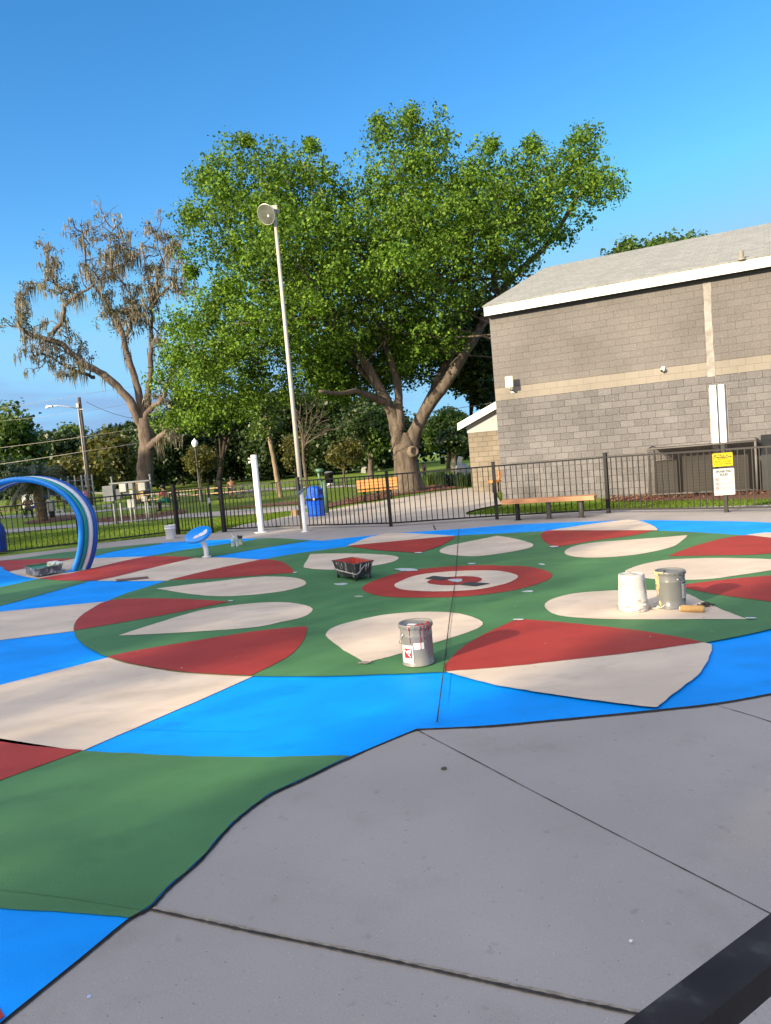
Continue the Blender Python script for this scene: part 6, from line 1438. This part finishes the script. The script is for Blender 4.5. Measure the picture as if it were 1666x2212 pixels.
# strap-leaved border plants by the annex
for i, (x, y, sc, lb) in enumerate(((930, 1047, 1.0, 'pale strap-leaved border plant nearest the oak trunk'), (957, 1046, 1.15, 'dark strap-leaved border plant in the middle of the mulch bed'), (983, 1048, 1.1, 'strap-leaved border plant left of the grey box'), (1003, 1050, 1.1, 'strap-leaved border plant against the annex corner'))):
    p = at(x, y); o = E('border_plant', (p.x, p.y, -0.03), lb, 'plant', 'border plants in the mulch by the annex')
    V = []; F = []
    for k in range(230):
        a = R.uniform(0, 6.283); r = R.uniform(0, 0.42) * sc; b = Vector((r * math.cos(a), r * math.sin(a) * .6, 0)); l = Vector((math.cos(a), math.sin(a), 0)) * R.uniform(.1, .3); h_ = R.uniform(.35, .7) * sc; s_ = Vector((-math.sin(a), math.cos(a), 0)) * .014; j = len(V)
        V.extend([b - s_, b + s_, b + l * .5 + Vector((0, 0, h_ * .8)) + s_, b + l * .5 + Vector((0, 0, h_ * .8)) - s_, b + l * 1.2 + Vector((0, 0, h_))]); F += [(j, j + 1, j + 2, j + 3), (j + 3, j + 2, j + 4)]
    mb = MB(); mb.add(V, F); O('leaves', mb, L_MID if i == 0 else L_DARK, o)

R = random.Random(SHSEED); NR = np.random.default_rng(SHSEED)
# shade trees outside the picture, up-sun of the pad: they throw the shade and the streaks of light over it
SH = Vector((SUNDIR.x, SUNDIR.y, 0)).normalized(); SN = Vector((-SH.y, SH.x, 0))     # towards the sun; sideways
if SN.dot(Vector((0.66, -0.75, 0))) < 0: SN = -SN
TE = math.tan(SUN_EL)
L_SHADE = leafmat('shade_leaf', [(0.035, 0.07, 0.012), (0.06, 0.115, 0.018)], 0.2)
def shade_tree(u, dist, clumps, label, nro=70, leaf=0.34, k=3):
    """clumps: (sideways offset, height, radius, depth offset)"""
    b = SN * u + SH * dist; o = E('shade_tree', (b.x, b.y, -0.06), label, 'tree', 'trees behind the photographer')
    Pc = []; Dc = []
    mb = MB(); top = Vector((b.x, b.y, 6)); Q = limb(mb, [Vector((b.x, b.y, -0.1)), Vector((b.x + .1, b.y, 2.5)), top], 0.38, 0.22, 10, 0.03)
    for (cu, cz, r, dd, *dn) in clumps:
        c = SN * cu + SH * (dist + dd) + Vector((0, 0, cz)); n = int(nro * r * r * r * (dn[0] if dn else 1.0) * 0.5) + 6
        d = NR.normal(size=(n, 3)); d /= np.linalg.norm(d, axis=1, keepdims=True); q = NR.uniform(0, 1, (n, 1)) ** 0.4
        Pc.append(np.array(c) + d * q * r); Dc.append(d)
        limb(mb, [Q[-1 - R.randint(0, 4)], Q[-1].lerp(c, 0.5) + Vector((0, 0, -0.2)), c], 0.10, 0.03, 6, 0.04)
    Cc, Nn, Sz = rosettes(np.concatenate(Pc), np.concatenate(Dc), k, leaf * 0.6, leaf); leaf_obj('crown', Cc, Nn, Sz, L_SHADE, o, asp=0.75); O('trunk', mb, BARK, o, True)
SD = 30.0
def vz(s): return (s + SD) * TE
cl = []
for i in range(90):                               # right-hand tree: shades the slab and the near right of the pad
    u = R.uniform(-1.5, 13.0); z = R.uniform(3.2, 15.0 - 0.03 * (u - 5) ** 2); cl.append((u, z, R.uniform(1.3, 1.9), R.uniform(-3, 3)))
for z in np.arange(3, 13.4, 0.42): cl.append((-2.62 + R.uniform(-.2, .1), z, 1.0, R.uniform(-2, 2), 1.8))
shade_tree(5.0, SD, cl, 'broad leafy tree behind the photographer throwing shade over the grey slab')
cl = []
for i in range(84):                               # left-hand tree: shades the left of the pad and the fence there
    u = R.uniform(-20.5, -8.8); zt = 14.6 - 0.06 * abs(u + 13) ** 1.3; z = R.uniform(3.2, zt - 0.8); cl.append((u, z, R.uniform(1.1, 1.7), R.uniform(-3, 3)))
for z in np.arange(3, 13.4, 0.75): cl.append((-8.6 + R.uniform(-.2, .3), z, 0.95, R.uniform(-2, 2)))
shade_tree(-14.0, SD, cl, 'broad leafy tree left behind the photographer throwing shade over the hoops')
cl = []
for i in range(150):                              # crown between the two, its ragged top and gaps letting streaks through
    u = R.uniform(-8.4, -3.0); zt = 10.45 + max(0, -u - 4.5) * 0.72; z = R.uniform(3.3, zt - 0.55); cl.append((u, z, R.uniform(0.6, 0.95), R.uniform(-2, 2), 1.1))
for i in range(14): u = R.uniform(-8.0, -3.4); cl.append((u, 10.4 + max(0, -u - 4.5) * 0.72 + R.uniform(-.3, .5), R.uniform(0.3, 0.5), R.uniform(-1, 1), 1.4))
HOLES = [(-7.3, 9.8, -5.9, 10.5, .30), (-4.95, 9.7, -4.45, 10.2, .25), (-4.8, 10.3, -4.5, 10.6, .2), (-4.9, 10.8, -4.4, 11.0, .3), (-8.1, 10.8, -8.0, 11.2, .25)]
def near_hole(c):
    for u0, z0, u1, z1, w in HOLES:
        t_ = max(0, min(1, ((c[0] - u0) * (u1 - u0) + (c[1] - z0) * (z1 - z0)) / ((u1 - u0) ** 2 + (z1 - z0) ** 2)))
        if math.hypot(c[0] - u0 - t_ * (u1 - u0), c[1] - z0 - t_ * (z1 - z0)) < w * 0.5 + 0.62 * c[2]: return True
    return False
cl = [c for c in cl if not near_hole(c)]
shade_tree(-5.5, SD, cl, 'younger leafy tree behind the photographer letting streaks of sun through', nro=80, leaf=0.28)
cl = []
for i in range(46): u = R.uniform(-27.5, -20.0); cl.append((u, R.uniform(3.5, 12.2 if u > -23 else 10.5), R.uniform(0.9, 1.4), R.uniform(-2, 2), 0.9))
shade_tree(-24.0, SD, cl, 'smaller leafy tree left of the photographer shading the lawn beyond the hoops', nro=60)
cl = []
for i in range(70): u = R.uniform(-40, -28); cl.append((u, R.uniform(4, 15.6 - 0.05 * (u + 34) ** 2), R.uniform(1.2, 1.9), R.uniform(-3, 3)))
shade_tree(-34.0, SD, cl, 'tall leafy tree to the left out of view shading the lawn near the gate')
cl = []
for i in range(80): u = R.uniform(-57, -42); cl.append((u, R.uniform(5, 18.2 - 0.03 * (u + 50) ** 2), R.uniform(1.3, 2.1), R.uniform(-3, 3)))
shade_tree(-50.0, SD, cl, 'tallest leafy tree to the left out of view shading the mossy trunk')
# ---------------------------------------------------------------- people
SKIN_D = mat('skin_dark', (0.17, 0.085, 0.05), 0.55, 0.1, 8); SKIN_M = mat('skin_tan', (0.34, 0.19, 0.12), 0.55, 0.1, 8)
HAIR = mat('hair_black', (0.015, 0.012, 0.010), 0.5); SHOE = mat('shoe_dark', (0.03, 0.03, 0.035), 0.6)
def person(loc, rz, J, skin, clothes, label, hair_long=False, scale=1.0):
    """J: joint -> local position (metres, +y is the way the person faces); one skinned body, clothes and hair as children"""
    root = E('person', loc, label, 'person', rz=rz)
    E_ = [('pelvis', 'belly'), ('belly', 'chest'), ('chest', 'neck'), ('neck', 'chin'), ('chin', 'head'), ('head', 'crown')]
    for s in 'LR':
        E_ += [('chest', 'sho' + s), ('sho' + s, 'elb' + s), ('elb' + s, 'wri' + s), ('wri' + s, 'hand' + s), ('pelvis', 'hip' + s), ('hip' + s, 'knee' + s), ('knee' + s, 'ank' + s), ('ank' + s, 'toe' + s)]
    rad = dict(pelvis=.125, belly=.115, chest=.13, neck=.055, chin=.075, head=.095, crown=.06, sho=.062, elb=.042, wri=.028, hand=.035, hip=.09, knee=.058, ank=.040, toe=.035)
    def skinmesh(name, edges, grow, m, parent):
        keys = []; 
        for a, b in edges:
            for k in (a, b):
                if k not in keys: keys.append(k)
        me = bpy.data.meshes.new(name); me.from_pydata([tuple(Vector(J[k]) * scale) for k in keys], [(keys.index(a), keys.index(b)) for a, b in edges], [])
        o = bpy.data.objects.new(name, me); COL.objects.link(o)
        md = o.modifiers.new('skin', 'SKIN'); sd = o.modifiers.new('sub', 'SUBSURF'); sd.levels = sd.render_levels = 1
        sv = me.skin_vertices[0].data
        for i, k in enumerate(keys):
            kk = k[:-1] if k[-1] in 'LR' else k
            r = rad[kk] * grow * scale; sv[i].radius = (r, r); sv[i].use_root = (i == 0)
        bpy.context.view_layer.update()
        me2 = bpy.data.meshes.new_from_object(o.evaluated_get(bpy.context.evaluated_depsgraph_get()))
        bpy.data.objects.remove(o); bpy.data.meshes.remove(me); me2.name = name
        me2.materials.clear(); me2.materials.append(m)
        for p in me2.polygons: p.use_smooth = True
        o = bpy.data.objects.new(name, me2); COL.objects.link(o); o.parent = parent; return o
    skinmesh('body', E_, 1.0, skin, root)
    for nm, edges, grow, m in clothes: skinmesh(nm, edges, grow, m, root)
    mb = MB(); h = Vector(J['head']) * scale; f = 0.10 * scale
    mb.sphere(h + Vector((0, -0.022, 0.035)) * scale, 0.112 * scale, 0, 12, 8, (0.95, 1.0, 1.0))
    if hair_long: mb.tube([h + Vector((0, -0.06, 0.0)) * scale, h + Vector((0, -0.10, -0.15)) * scale, h + Vector((0, -0.11, -0.34)) * scale], [0.09 * scale, 0.10 * scale, 0.05 * scale], 8)
    O('hair', mb, HAIR, root)
    mb = MB()
    for s in 'LR': a = Vector(J['ank' + s]) * scale; t = Vector(J['toe' + s]) * scale; mb.tube([a + (a - t) * 0.15 - Vector((0, 0, .03)) * scale, a.lerp(t, .5) - Vector((0, 0, .03)) * scale, t], [.045 * scale, .05 * scale, .04 * scale], 8)
    O('shoes', mb, SHOE, root); return root
SHIRT = lambda sl=True: [('pelvis', 'belly'), ('belly', 'chest')] + ([('chest', 'shoL'), ('chest', 'shoR'), ('shoL', 'elbL'), ('shoR', 'elbR')] if sl else [])
LEGS = [('pelvis', 'hipL'), ('pelvis', 'hipR'), ('hipL', 'kneeL'), ('hipR', 'kneeR'), ('kneeL', 'ankL'), ('kneeR', 'ankR')]
SHORTS = LEGS[:4]
J_STAND = dict(pelvis=(0, 0, .95), belly=(0, 0, 1.12), chest=(0, .01, 1.34), neck=(0, 0, 1.47), chin=(0, .015, 1.53), head=(0, .01, 1.61), crown=(0, 0, 1.69), shoL=(-.18, 0, 1.40), shoR=(.18, 0, 1.40), elbL=(-.25, -.02, 1.13), elbR=(.28, .10, 1.18), wriL=(-.27, .06, .88), wriR=(.14, .24, 1.34), handL=(-.27, .08, .80), handR=(.08, .24, 1.42), hipL=(-.10, 0, .90), hipR=(.10, 0, .90), kneeL=(-.11, .02, .50), kneeR=(.12, .03, .50), ankL=(-.12, -.02, .09), ankR=(.13, -.02, .09), toeL=(-.13, .14, .03), toeR=(.15, .14, .03))
J_SIT = dict(pelvis=(0, 0, .54), belly=(0, .03, .70), chest=(0, .08, .92), neck=(0, .12, 1.05), chin=(0, .16, 1.11), head=(0, .17, 1.19), crown=(0, .15, 1.27), shoL=(-.19, .08, .98), shoR=(.19, .08, .98), elbL=(-.26, .22, .76), elbR=(.26, .22, .76), wriL=(-.14, .40, .80), wriR=(.14, .40, .80), handL=(-.08, .46, .82), handR=(.08, .46, .82), hipL=(-.10, .02, .53), hipR=(.10, .02, .53), kneeL=(-.14, .42, .54), kneeR=(.15, .42, .54), ankL=(-.15, .40, .10), ankR=(.16, .44, .10), toeL=(-.16, .56, .03), toeR=(.17, .60, .03))
TB = mat('top_black', (0.015, 0.015, 0.018), 0.8); TGW = mat('trousers_green', (0.05, 0.09, 0.075), 0.8, 0.2); TW = mat('stripe_white', (0.6, 0.6, 0.6), 0.7)
TC = mat('shirt_coral', (0.55, 0.16, 0.13), 0.8); TDK = mat('shirt_dark', (0.03, 0.03, 0.045), 0.8); SG = mat('shorts_green', (0.02, 0.19, 0.13), 0.8); TBR = mat('shirt_brown', (0.25, 0.11, 0.07), 0.8); TP = mat('shirt_pink', (0.62, 0.22, 0.36), 0.8); TJ = mat('jeans_blue', (0.09, 0.13, 0.24), 0.8)
pw_ = at(918, 1041.5)
person((pw_.x, pw_.y, -0.05), math.pi + 0.5, J_STAND, SKIN_M, [('top', SHIRT(False), 1.10, TB), ('trousers', LEGS, 1.15, TGW)], 'woman in black top and dark trousers standing right of the oak trunk', True, 0.70)

# ---------------------------------------------------------------- picnic tables
def picnic(x, y, rz, label, m=WOODP, Y=None):
    p = at(x, y) if Y is None else atY(x, y, Y)
    o = E('picnic_table', (p.x, p.y, -0.06), label, 'picnic table', 'picnic tables on the park lawn', rz=rz)
    mb = MB()
    for k in range(5): mb.box((0, -0.30 + 0.15 * k, 0.75), (1.85, 0.14, 0.045))
    O('tabletop', mb, m, o)
    for s in (-1, 1):
        mb = MB()
        for k in range(2): mb.box((0, s * (0.66 + 0.15 * k), 0.45), (1.85, 0.14, 0.045))
        O('seat', mb, m, o)
    for s in (-0.68, 0.68):
        mb = MB(); mb.tube([(s, -0.25, 0.72), (s, -0.70, 0.0)], 0.035, 6); mb.tube([(s, 0.25, 0.72), (s, 0.70, 0.0)], 0.035, 6); mb.box((s, 0, 0.42), (0.06, 1.55, 0.08)); mb.box((s, 0, 0.71), (0.06, 0.66, 0.07)); O('leg_frame', mb, BLACK, o)
    return o
picnic(503, 1075, 0.10, 'picnic table with a shirtless man, behind the tall white spray post')
picnic(452, 1079, 0.05, 'pale picnic table directly behind the foot of the acorn street lamp')
picnic(409, 1083, 0.10, 'pale picnic table left of the acorn street lamp and right of the gate post')
picnic(346, 1091, 0.15, 'pale picnic table left of the gate post by the seated person in green shorts')
picnic(21, 1116, 0.10, 'pale picnic table seen under the hoops at the left edge of the frame')
q = at(507, 1074.5)
person((q.x, q.y - 0.62, -0.02), 0.1, J_SIT, SKIN_D, [('shorts', SHORTS, 1.2, TDK)], 'shirtless man seated at the picnic table beside the bicycle')
q = at(362, 1100); st_ = E('low_bench', (q.x + .05, q.y + 0.05, -0.06), 'low dark bench under the person in green shorts', 'bench')
mb = MB(); mb.box((0, 0, 0.44), (1.1, 0.36, 0.06)); O('seat', mb, TDK, st_)
for s in (-.45, .45): mb = MB(); mb.box((s, 0, 0.205), (0.06, 0.30, 0.41)); O('leg', mb, BLACK, st_)
person((q.x, q.y, -0.05), 1.35, J_SIT, SKIN_M, [('top', SHIRT(), 1.12, TC), ('shorts', SHORTS, 1.25, SG)], 'seated person in coral top and green shorts just left of the thick gate post')
q = at(76, 1116)
person((q.x, q.y - 0.65, -0.02), 0.5, J_SIT, SKIN_M, [('top', SHIRT(), 1.14, TBR), ('trousers', LEGS, 1.15, TDK)], 'person in brown top seated at the picnic table under the hoops')
q = at(190, 1101)
person((q.x, q.y, -0.05), 1.2, J_STAND, SKIN_M, [('top', SHIRT(), 1.12, TP), ('trousers', LEGS, 1.12, TJ)], 'child in pink top standing just left of the utility pole', scale=0.85)
# bicycle leaning by the table
q = at(533, 1074); bk = E('bicycle', (q.x, q.y, -0.06), 'dark bicycle standing right of the shirtless man at the picnic table', 'bicycle', rz=0.15)
def ring(mb, c, r, t, n=24):
    mb.tube([(c[0] + r * math.cos(2 * math.pi * k / n), c[1], c[2] + r * math.sin(2 * math.pi * k / n)) for k in range(n + 1)], t, 6, cap=False)
for x in (-0.52, 0.52):
    mb = MB(); ring(mb, (x, 0, 0.34), 0.33, 0.018)
    for k in range(8): a = math.pi * k / 8; mb.tube([(x - .32 * math.cos(a), 0, .34 - .32 * math.sin(a)), (x + .32 * math.cos(a), 0, .34 + .32 * math.sin(a))], 0.004, 3, cap=False)
    O('wheel', mb, BLACK, bk)
mb = MB()
for a, b in (((-.52, 0, .34), (-.05, 0, .30)), ((-.05, 0, .30), (-.18, 0, .80)), ((-.18, 0, .74), (.36, 0, .78)), ((-.05, 0, .30), (.37, 0, .70)), ((-.52, 0, .34), (-.18, 0, .74)), ((.34, 0, .86), (.52, 0, .34))): mb.tube([a, b], 0.018, 6)
O('frame', mb, mat('bike_blue', (0.02, 0.05, 0.12), 0.4), bk)
mb = MB(); mb.box((-.20, 0, .84), (.24, .12, .05), 0, None, 0.015); O('saddle', mb, BLACK, bk)
mb = MB(); mb.tube([(.28, -.28, 1.0), (.34, -.1, .96), (.34, .1, .96), (.28, .28, 1.0)], 0.014, 6); mb.tube([(.34, 0, .86), (.34, 0, .97)], 0.014, 6); O('handlebar', mb, BLACK, bk)

# ---------------------------------------------------------------- poles, lamps, wires
ub2 = at(198, 1090); upole = E('utility_pole', (ub2.x, ub2.y, -0.06), 'wooden utility pole carrying a street lamp arm, left of the mossy tree', 'utility pole')
UY = ub2.y; uh_ = (1090 - 858) * UY / FPX
mb = MB(); mb.tube([(0, 0, 0), (0, 0, uh_ * .5), (0, 0, uh_)], [0.16, 0.145, 0.125], 14); O('pole', mb, mat('pole_wood', (0.085, 0.072, 0.065), 0.9, 0.3, 5, 0.6, 20, stretch=(1, 1, 0.2)), upole)
mb = MB(); mb.tube([(-0.10, -0.14, 0.1), (-0.10, -0.14, uh_ * 0.93)], 0.045, 8); O('riser_conduit', mb, mat('riser_grey', (0.30, 0.30, 0.33), 0.5), upole)
k_ = UY / FPX
mb = MB(); mb.tube([(0, -0.1, uh_ - 0.85), (-0.9, -0.15, uh_ - 0.62), (-1.6, -0.2, uh_ - 0.48), (-2.0, -0.2, uh_ - 0.50)], 0.035, 8); O('lamp_arm', mb, GALV, upole)
mb = MB(); mb.box((-2.15, -0.2, uh_ - 0.50), (0.42, 0.2, 0.12), 0, Matrix.Rotation(0.1, 3, 'Y'), 0.03); hd = O('lamp_head', mb, GALV, upole)
mb = MB(); mb.sphere((-2.33, -0.22, uh_ - 0.56), 0.14, 0, 12, 8, (1.2, 0.8, 0.6)); O('lamp_lens', mb, WHITE, hd)
mb = MB(); mb.box((0.10, -0.1, uh_ - 0.9), (0.34, 0.06, 0.06)); mb.box((-0.1, -0.15, uh_ - 0.6), (0.18, 0.16, 0.30)); O('bracket', mb, GREYM, upole)
WIREM = mat('power_wire', (0.22, 0.21, 0.20), 0.5)
def wire(pts, label, r=0.014, sag=0.25, m=WIREM):
    P = [atY(*p) for p in pts]; Q = []
    for i in range(len(P) - 1):
        L = (P[i + 1] - P[i]).length
        for k in range(10): t = k / 10; Q.append(P[i].lerp(P[i + 1], t) - Vector((0, 0, sag * 4 * t * (1 - t) * L / 40)))
    Q.append(P[-1]); c = Q[0].copy(); mb = MB(); mb.tube([p - c for p in Q], r, 5)
    tag(O('power_line', mb, m, None, loc=c), label, 'wire', 'wires strung across the park')
wire([(187, 868, UY), (300, 906, 50.6)], 'service wire running from the pole top down to the mossy tree trunk', 0.018, 1.0, BLACK)
WL = mat('wire_pale', (0.30, 0.29, 0.26), 0.4)
wire([(-160, 1023, 55), (190, 974, 53), (420, 936, 56)], 'lowest pale wire crossing behind the utility pole in front of the treeline', 0.015, 0.2, WL)
wire([(-160, 985, 56), (190, 942, 53), (420, 905, 56)], 'second lowest pale wire crossing behind the utility pole before the trees', 0.011, 0.2, WL)
wire([(-160, 925, 56), (188, 888, 53), (420, 845, 56)], 'third wire up crossing the sky just below the top of the utility pole', 0.010, 0.2)
wire([(-160, 905, 58), (180, 852, 55), (420, 812, 58)], 'topmost thin wire crossing the sky just above the utility pole', 0.010, 0.2)
wire([(880, 896, 44), (1075, 868, 37)], 'pale wire running to the annex roof behind the oak limbs', 0.014, 0.2, WL)
def acorn(x, y, h, label, s=1.0):
    p = at(x, y); o = E('street_lamp', (p.x, p.y, -0.06), label, 'street lamp')
    mb = MB(); mb.lathe([(0.15, 0), (0.15, 0.1), (0.10, 0.18), (0.10, 0.5), (0.07, 0.6), (0.06, 0.7), (0.05, h - 0.75), (0.09, h - 0.68), (0.06, h - 0.62), (0.10, h - 0.55), (0.13, h - 0.5), (0, h - 0.5)], n=14); O('post', mb, mat('lamp_post_dark', (0.06, 0.06, 0.06), 0.5), o)
    mb = MB(); mb.lathe([(0.12, h - 0.5), (0.19, h - 0.36), (0.20, h - 0.26), (0.15, h - 0.14), (0.05, h - 0.06), (0.02, h), (0, h)], n=16); O('globe', mb, mat('acorn_globe', (0.72, 0.74, 0.76), 0.25, 0.05), o)
acorn(434.5, 1082, 3.85, 'acorn globe street lamp on a dark post beside the small orange tinted tree')
acorn(176, 1072, 5.2, 'far acorn globe lamp showing pale against trees just left of the utility pole')

# ---------------------------------------------------------------- electric meter rack
mb_c = at(283, 1126.5); mr_ = E('meter_rack', (mb_c.x, mb_c.y, -0.06), 'rack of grey electrical boxes and meters on white posts, left of the gate', 'meter rack', rz=0.0)
MYd = mb_c.y; kx = MYd / FPX
def mpt(zx, zy):                                   # from photo crop coordinates to rack coordinates
    x, y = (250 + zx / 3.687) / 1.8439, (1500 + zy / 3.687) / 1.8439
    p = atY(x, y, MYd); return p.x - mb_c.x, p.z + 0.06
def mbox(zx0, zx1, zy0, zy1, d, m, name, yo=0.0):
    x0, z0 = mpt((zx0 + zx1) / 2, zy1); x1, z1 = mpt((zx0 + zx1) / 2, zy0); w = (zx1 - zx0) / 3.687 / 1.8439 * kx
    b = MB(); b.box((x0, -d / 2 + yo, (z0 + z1) / 2), (w, d, abs(z1 - z0)), 0, None, 0.01); return O(name, b, m, mr_)
BX = mat('box_grey', (0.17, 0.185, 0.195), 0.45, 0.08, 5); BXL = mat('box_pale', (0.34, 0.35, 0.35), 0.45, 0.06, 5); PW_ = mat('conduit_white', (0.33, 0.33, 0.33), 0.5)
for zx, zt in ((700, 1490), (1265, 1455)):
    x0, z1 = mpt(zx, zt); b = MB(); b.tube([(x0 + 0.02, 0.06, 0), (x0 + 0.02, 0.06, z1)], 0.035, 8); b.sphere((x0 + 0.02, 0.06, z1 + 0.02), 0.06, 0, 10, 6, (1, 1, .6)); O('rack_post', b, BX, mr_)
for zy in (1555, 1690):
    (xa_, za), (xb_, zb) = mpt(680, zy + 10), mpt(1275, zy - 20); b = MB(); b.box(((xa_ + xb_) / 2, 0.02, (za + zb) / 2), (xb_ - xa_, 0.05, 0.06)); O('rack_rail', b, BX, mr_)
mbox(640, 790, 1600, 1830, 0.28, BX, 'cabinet'); mbox(800, 890, 1650, 1800, 0.2, mat('box_dark', (0.10, 0.11, 0.12), 0.5), 'cabinet')
mbox(865, 960, 1570, 1690, 0.22, BXL, 'meter_box'); mbox(995, 1055, 1560, 1650, 0.2, BX, 'meter_box'); mbox(1140, 1240, 1555, 1670, 0.22, BXL, 'meter_box'); mbox(1195, 1255, 1755, 1830, 0.16, BXL, 'meter_box'); mbox(1000, 1050, 1665, 1720, 0.14, PW_, 'meter_box'); mbox(980, 1080, 1800, 1920, 0.2, BXL, 'cabinet'); mbox(1085, 1190, 1540, 1800, 0.06, mat('tan_board', (0.42, 0.30, 0.12), 0.8), 'backboard', 0.10)
for zx in (745, 845, 985, 1045, 1215, 1245): 
    x0, z0 = mpt(zx, 1830); b = MB(); b.tube([(x0, -0.03, 0), (x0, -0.03, z0)], 0.032, 8); O('conduit', b, PW_, mr_)
for zx in (1025, 1150):
    (x0, z0), (x1, z1) = mpt(zx, 1690), mpt(zx, 1900); b = MB(); b.tube([(x0, -0.1, z0), (x0 + .04, -0.12, (z0 + z1) / 2), (x1, -0.05, z1)], 0.018, 6); O('conduit', b, GREYM, mr_)

# ---------------------------------------------------------------- small park furniture
q = at(705, 1107.5); ft = E('drinking_fountain', (q.x, q.y, CONCZ), 'green pedestal drinking fountain behind the bright blue litter bin', 'fountain')
fh = (1107.5 - 1012) * q.y / FPX
mb = MB(); mb.tube([(0, 0, 0), (0, 0, fh * .72)], 0.10, 14); mb.tube([(-0.02, 0, fh * .70), (-0.13, 0, fh * .80), (-0.14, 0, fh * .97)], 0.045, 10); mb.lathe([(0, .02), (.13, .02), (.13, -.10), (0, -.10)], (-0.10, 0, fh), 18); O('pedestal', mb, mat('fountain_green', (0.075, 0.155, 0.095), 0.45), ft)
mb = MB(); mb.lathe([(0, 0), (.14, .03), (.15, .07), (.12, .05), (0, .03)], (0.24, 0.0, fh * .62), 16); mb.tube([(0, 0, fh * .6), (.24, 0, fh * .62)], 0.04, 8); O('basin', mb, GALV, ft)
q = at(637, 1113); bx = E('timber_block', (q.x, q.y, CONCZ - .02), 'short square tan timber block at the walk edge left of the blue bin', 'block')
mb = MB(); mb.box((0, 0, .105), (.21, .20, .21), 0, None, .008); O('block', mb, mat('timber_tan', (0.36, 0.24, 0.13), .85, .15, 9), bx)
mb = MB(); mb.box((.125, -.02, .105), (.035, .20, .17), 0, None, .005); O('end_cap', mb, BLACK, bx)
q = at(1001, 1043); ub = E('utility_tank', (q.x, q.y, -.04), 'round topped pale grey utility tank beside a grey post, left of the annex', 'tank')
kk = q.y / FPX
mb = MB(); mb.lathe([(0, 0), (.36, 0), (.36, .75), (.33, .90), (.22, 1.02), (0, 1.06)], n=22); O('shell', mb, mat('tank_grey', (.42, .44, .48), .4, .05), ub)
q = at(984, 1040); gp = E('grey_post', (q.x, q.y, -.04), 'boxy pale grey post standing left of the round topped tank', 'post')
mb = MB(); mb.box((0, 0, .52), (.16, .16, 1.04), 0, None, .01); mb.box((0, 0, 1.06), (.24, .24, .05), 0, None, .01); O('post', mb, GALV, gp); mb = MB(); mb.box((.26, -.02, .75), (.26, .12, .34), 0, None, .01); O('meter_box', mb, GALV, gp)
q = at(67, 1099); cbx = E('white_cabinet', (q.x, q.y, -.06), 'white cabinet standing left of the palm trunk, seen through the hoops', 'cabinet')
mb = MB(); mb.box((0, 0, .62), (.95, .6, 1.2), 0, None, .03); O('body', mb, WHITE, cbx)
for x in (-.24, .24): mb = MB(); mb.box((x, -.31, .72), (.40, .03, .85), 0, None, .01); O('door', mb, mat('cabinet_door', (.55, .62, .62), .4), cbx)
q = at(113, 1117); pdl = E('grill_pedestal', (q.x, q.y, -.06), 'grey narrow pedestal with a dark base right of the palm trunk', 'pedestal')
mb = MB(); mb.box((0, 0, .70), (.34, .3, .62), 0, None, .01); O('body', mb, GREYM, pdl); mb = MB(); mb.box((0, 0, .20), (.2, .2, .4)); O('base', mb, BLACK, pdl)
# playground frame with slide behind the hoops
q = at(140, 1103); pg = E('playground', (q.x, q.y, -.06), 'grey playground climbing frame with a blue slide, seen behind the striped hoops', 'playground')
PGM = mat('play_grey', (.22, .23, .24), .5)
for x in (-.9, .0, .9, 1.6):
    for y in (0, 1.1): mb = MB(); mb.tube([(x, y, 0), (x, y, 2.3)], .05, 8); O('post', mb, PGM, pg)
mb = MB(); mb.box((.35, .55, 1.1), (2.5, 1.15, .08)); O('platform', mb, PGM, pg)
mb = MB()
for z in (1.55, 1.95): mb.tube([(-.9, 0, z), (1.6, 0, z)], .03, 6); mb.tube([(-.9, 1.1, z), (1.6, 1.1, z)], .03, 6)
for k in range(14): mb.tube([(-.8 + .18 * k, 0, 1.15), (-.8 + .18 * k, 0, 1.55)], .012, 5)
O('guard_rail', mb, PGM, pg)
mb = MB(); mb.extr([(-.95, .2, 1.15), (-.95, .2, 1.30), (-2.2, .2, .50), (-2.7, .2, .42), (-2.7, .2, .28), (-2.2, .2, .34)], (0, .55, 0)); O('slide', mb, mat('slide_blue', (.01, .06, .28), .35), pg)
for i in range(5):
    q = at(95 + 34 * i, 1108 - 3.2 * i); o = E('kerb_block', (q.x, q.y, -.06), 'one of the pale hollow kerb blocks edging the playground', 'kerb block', 'pale hollow kerb blocks edging the playground')
    mb = MB(); mb.box((0, 0, .15), (.62, .16, .14)); 
    for s in (-.22, .22): mb.box((s, 0, .04), (.14, .16, .08))
    O('block', mb, PW_, o)
for i, (x, y, h, lb) in enumerate(((957, 1001.5, .9, 'dark litter bin far across the lawn behind the oak trunk'), (712, 1044.5, .9, 'dark bin far across the lawn right of the light pole'))):
    q = at(x, y); o = E('lawn_bin', (q.x, q.y, -.06), lb, 'litter bin'); mb = MB(); mb.lathe([(0, 0), (.3, 0), (.33, h - .1), (.36, h - .08), (.36, h), (.1, h + .06), (0, h + .06)], n=16); O('drum', mb, BLACK, o); mb = MB(); mb.lathe([(0, h + .1), (.2, h + .09), (.36, h + .01)], n=16); O('lid', mb, BX, o)
for x, y, lb in ((994, 1001, 'pale box post far across the lawn right of the oak trunk'), (787, 1021, 'pale box post on the lawn beside the tree left of the oak')):
    q = at(x, y); o = E('box_post', (q.x, q.y, -.06), lb, 'post'); mb = MB(); mb.box((0, 0, .45), (.55, .2, .9), 0, Matrix.Rotation(.25, 3, 'Y'), .02); O('panel', mb, PW_, o); mb = MB(); mb.tube([(0, .05, 0), (0, .05, .5)], .05, 8); O('stake', mb, GREYM, o)
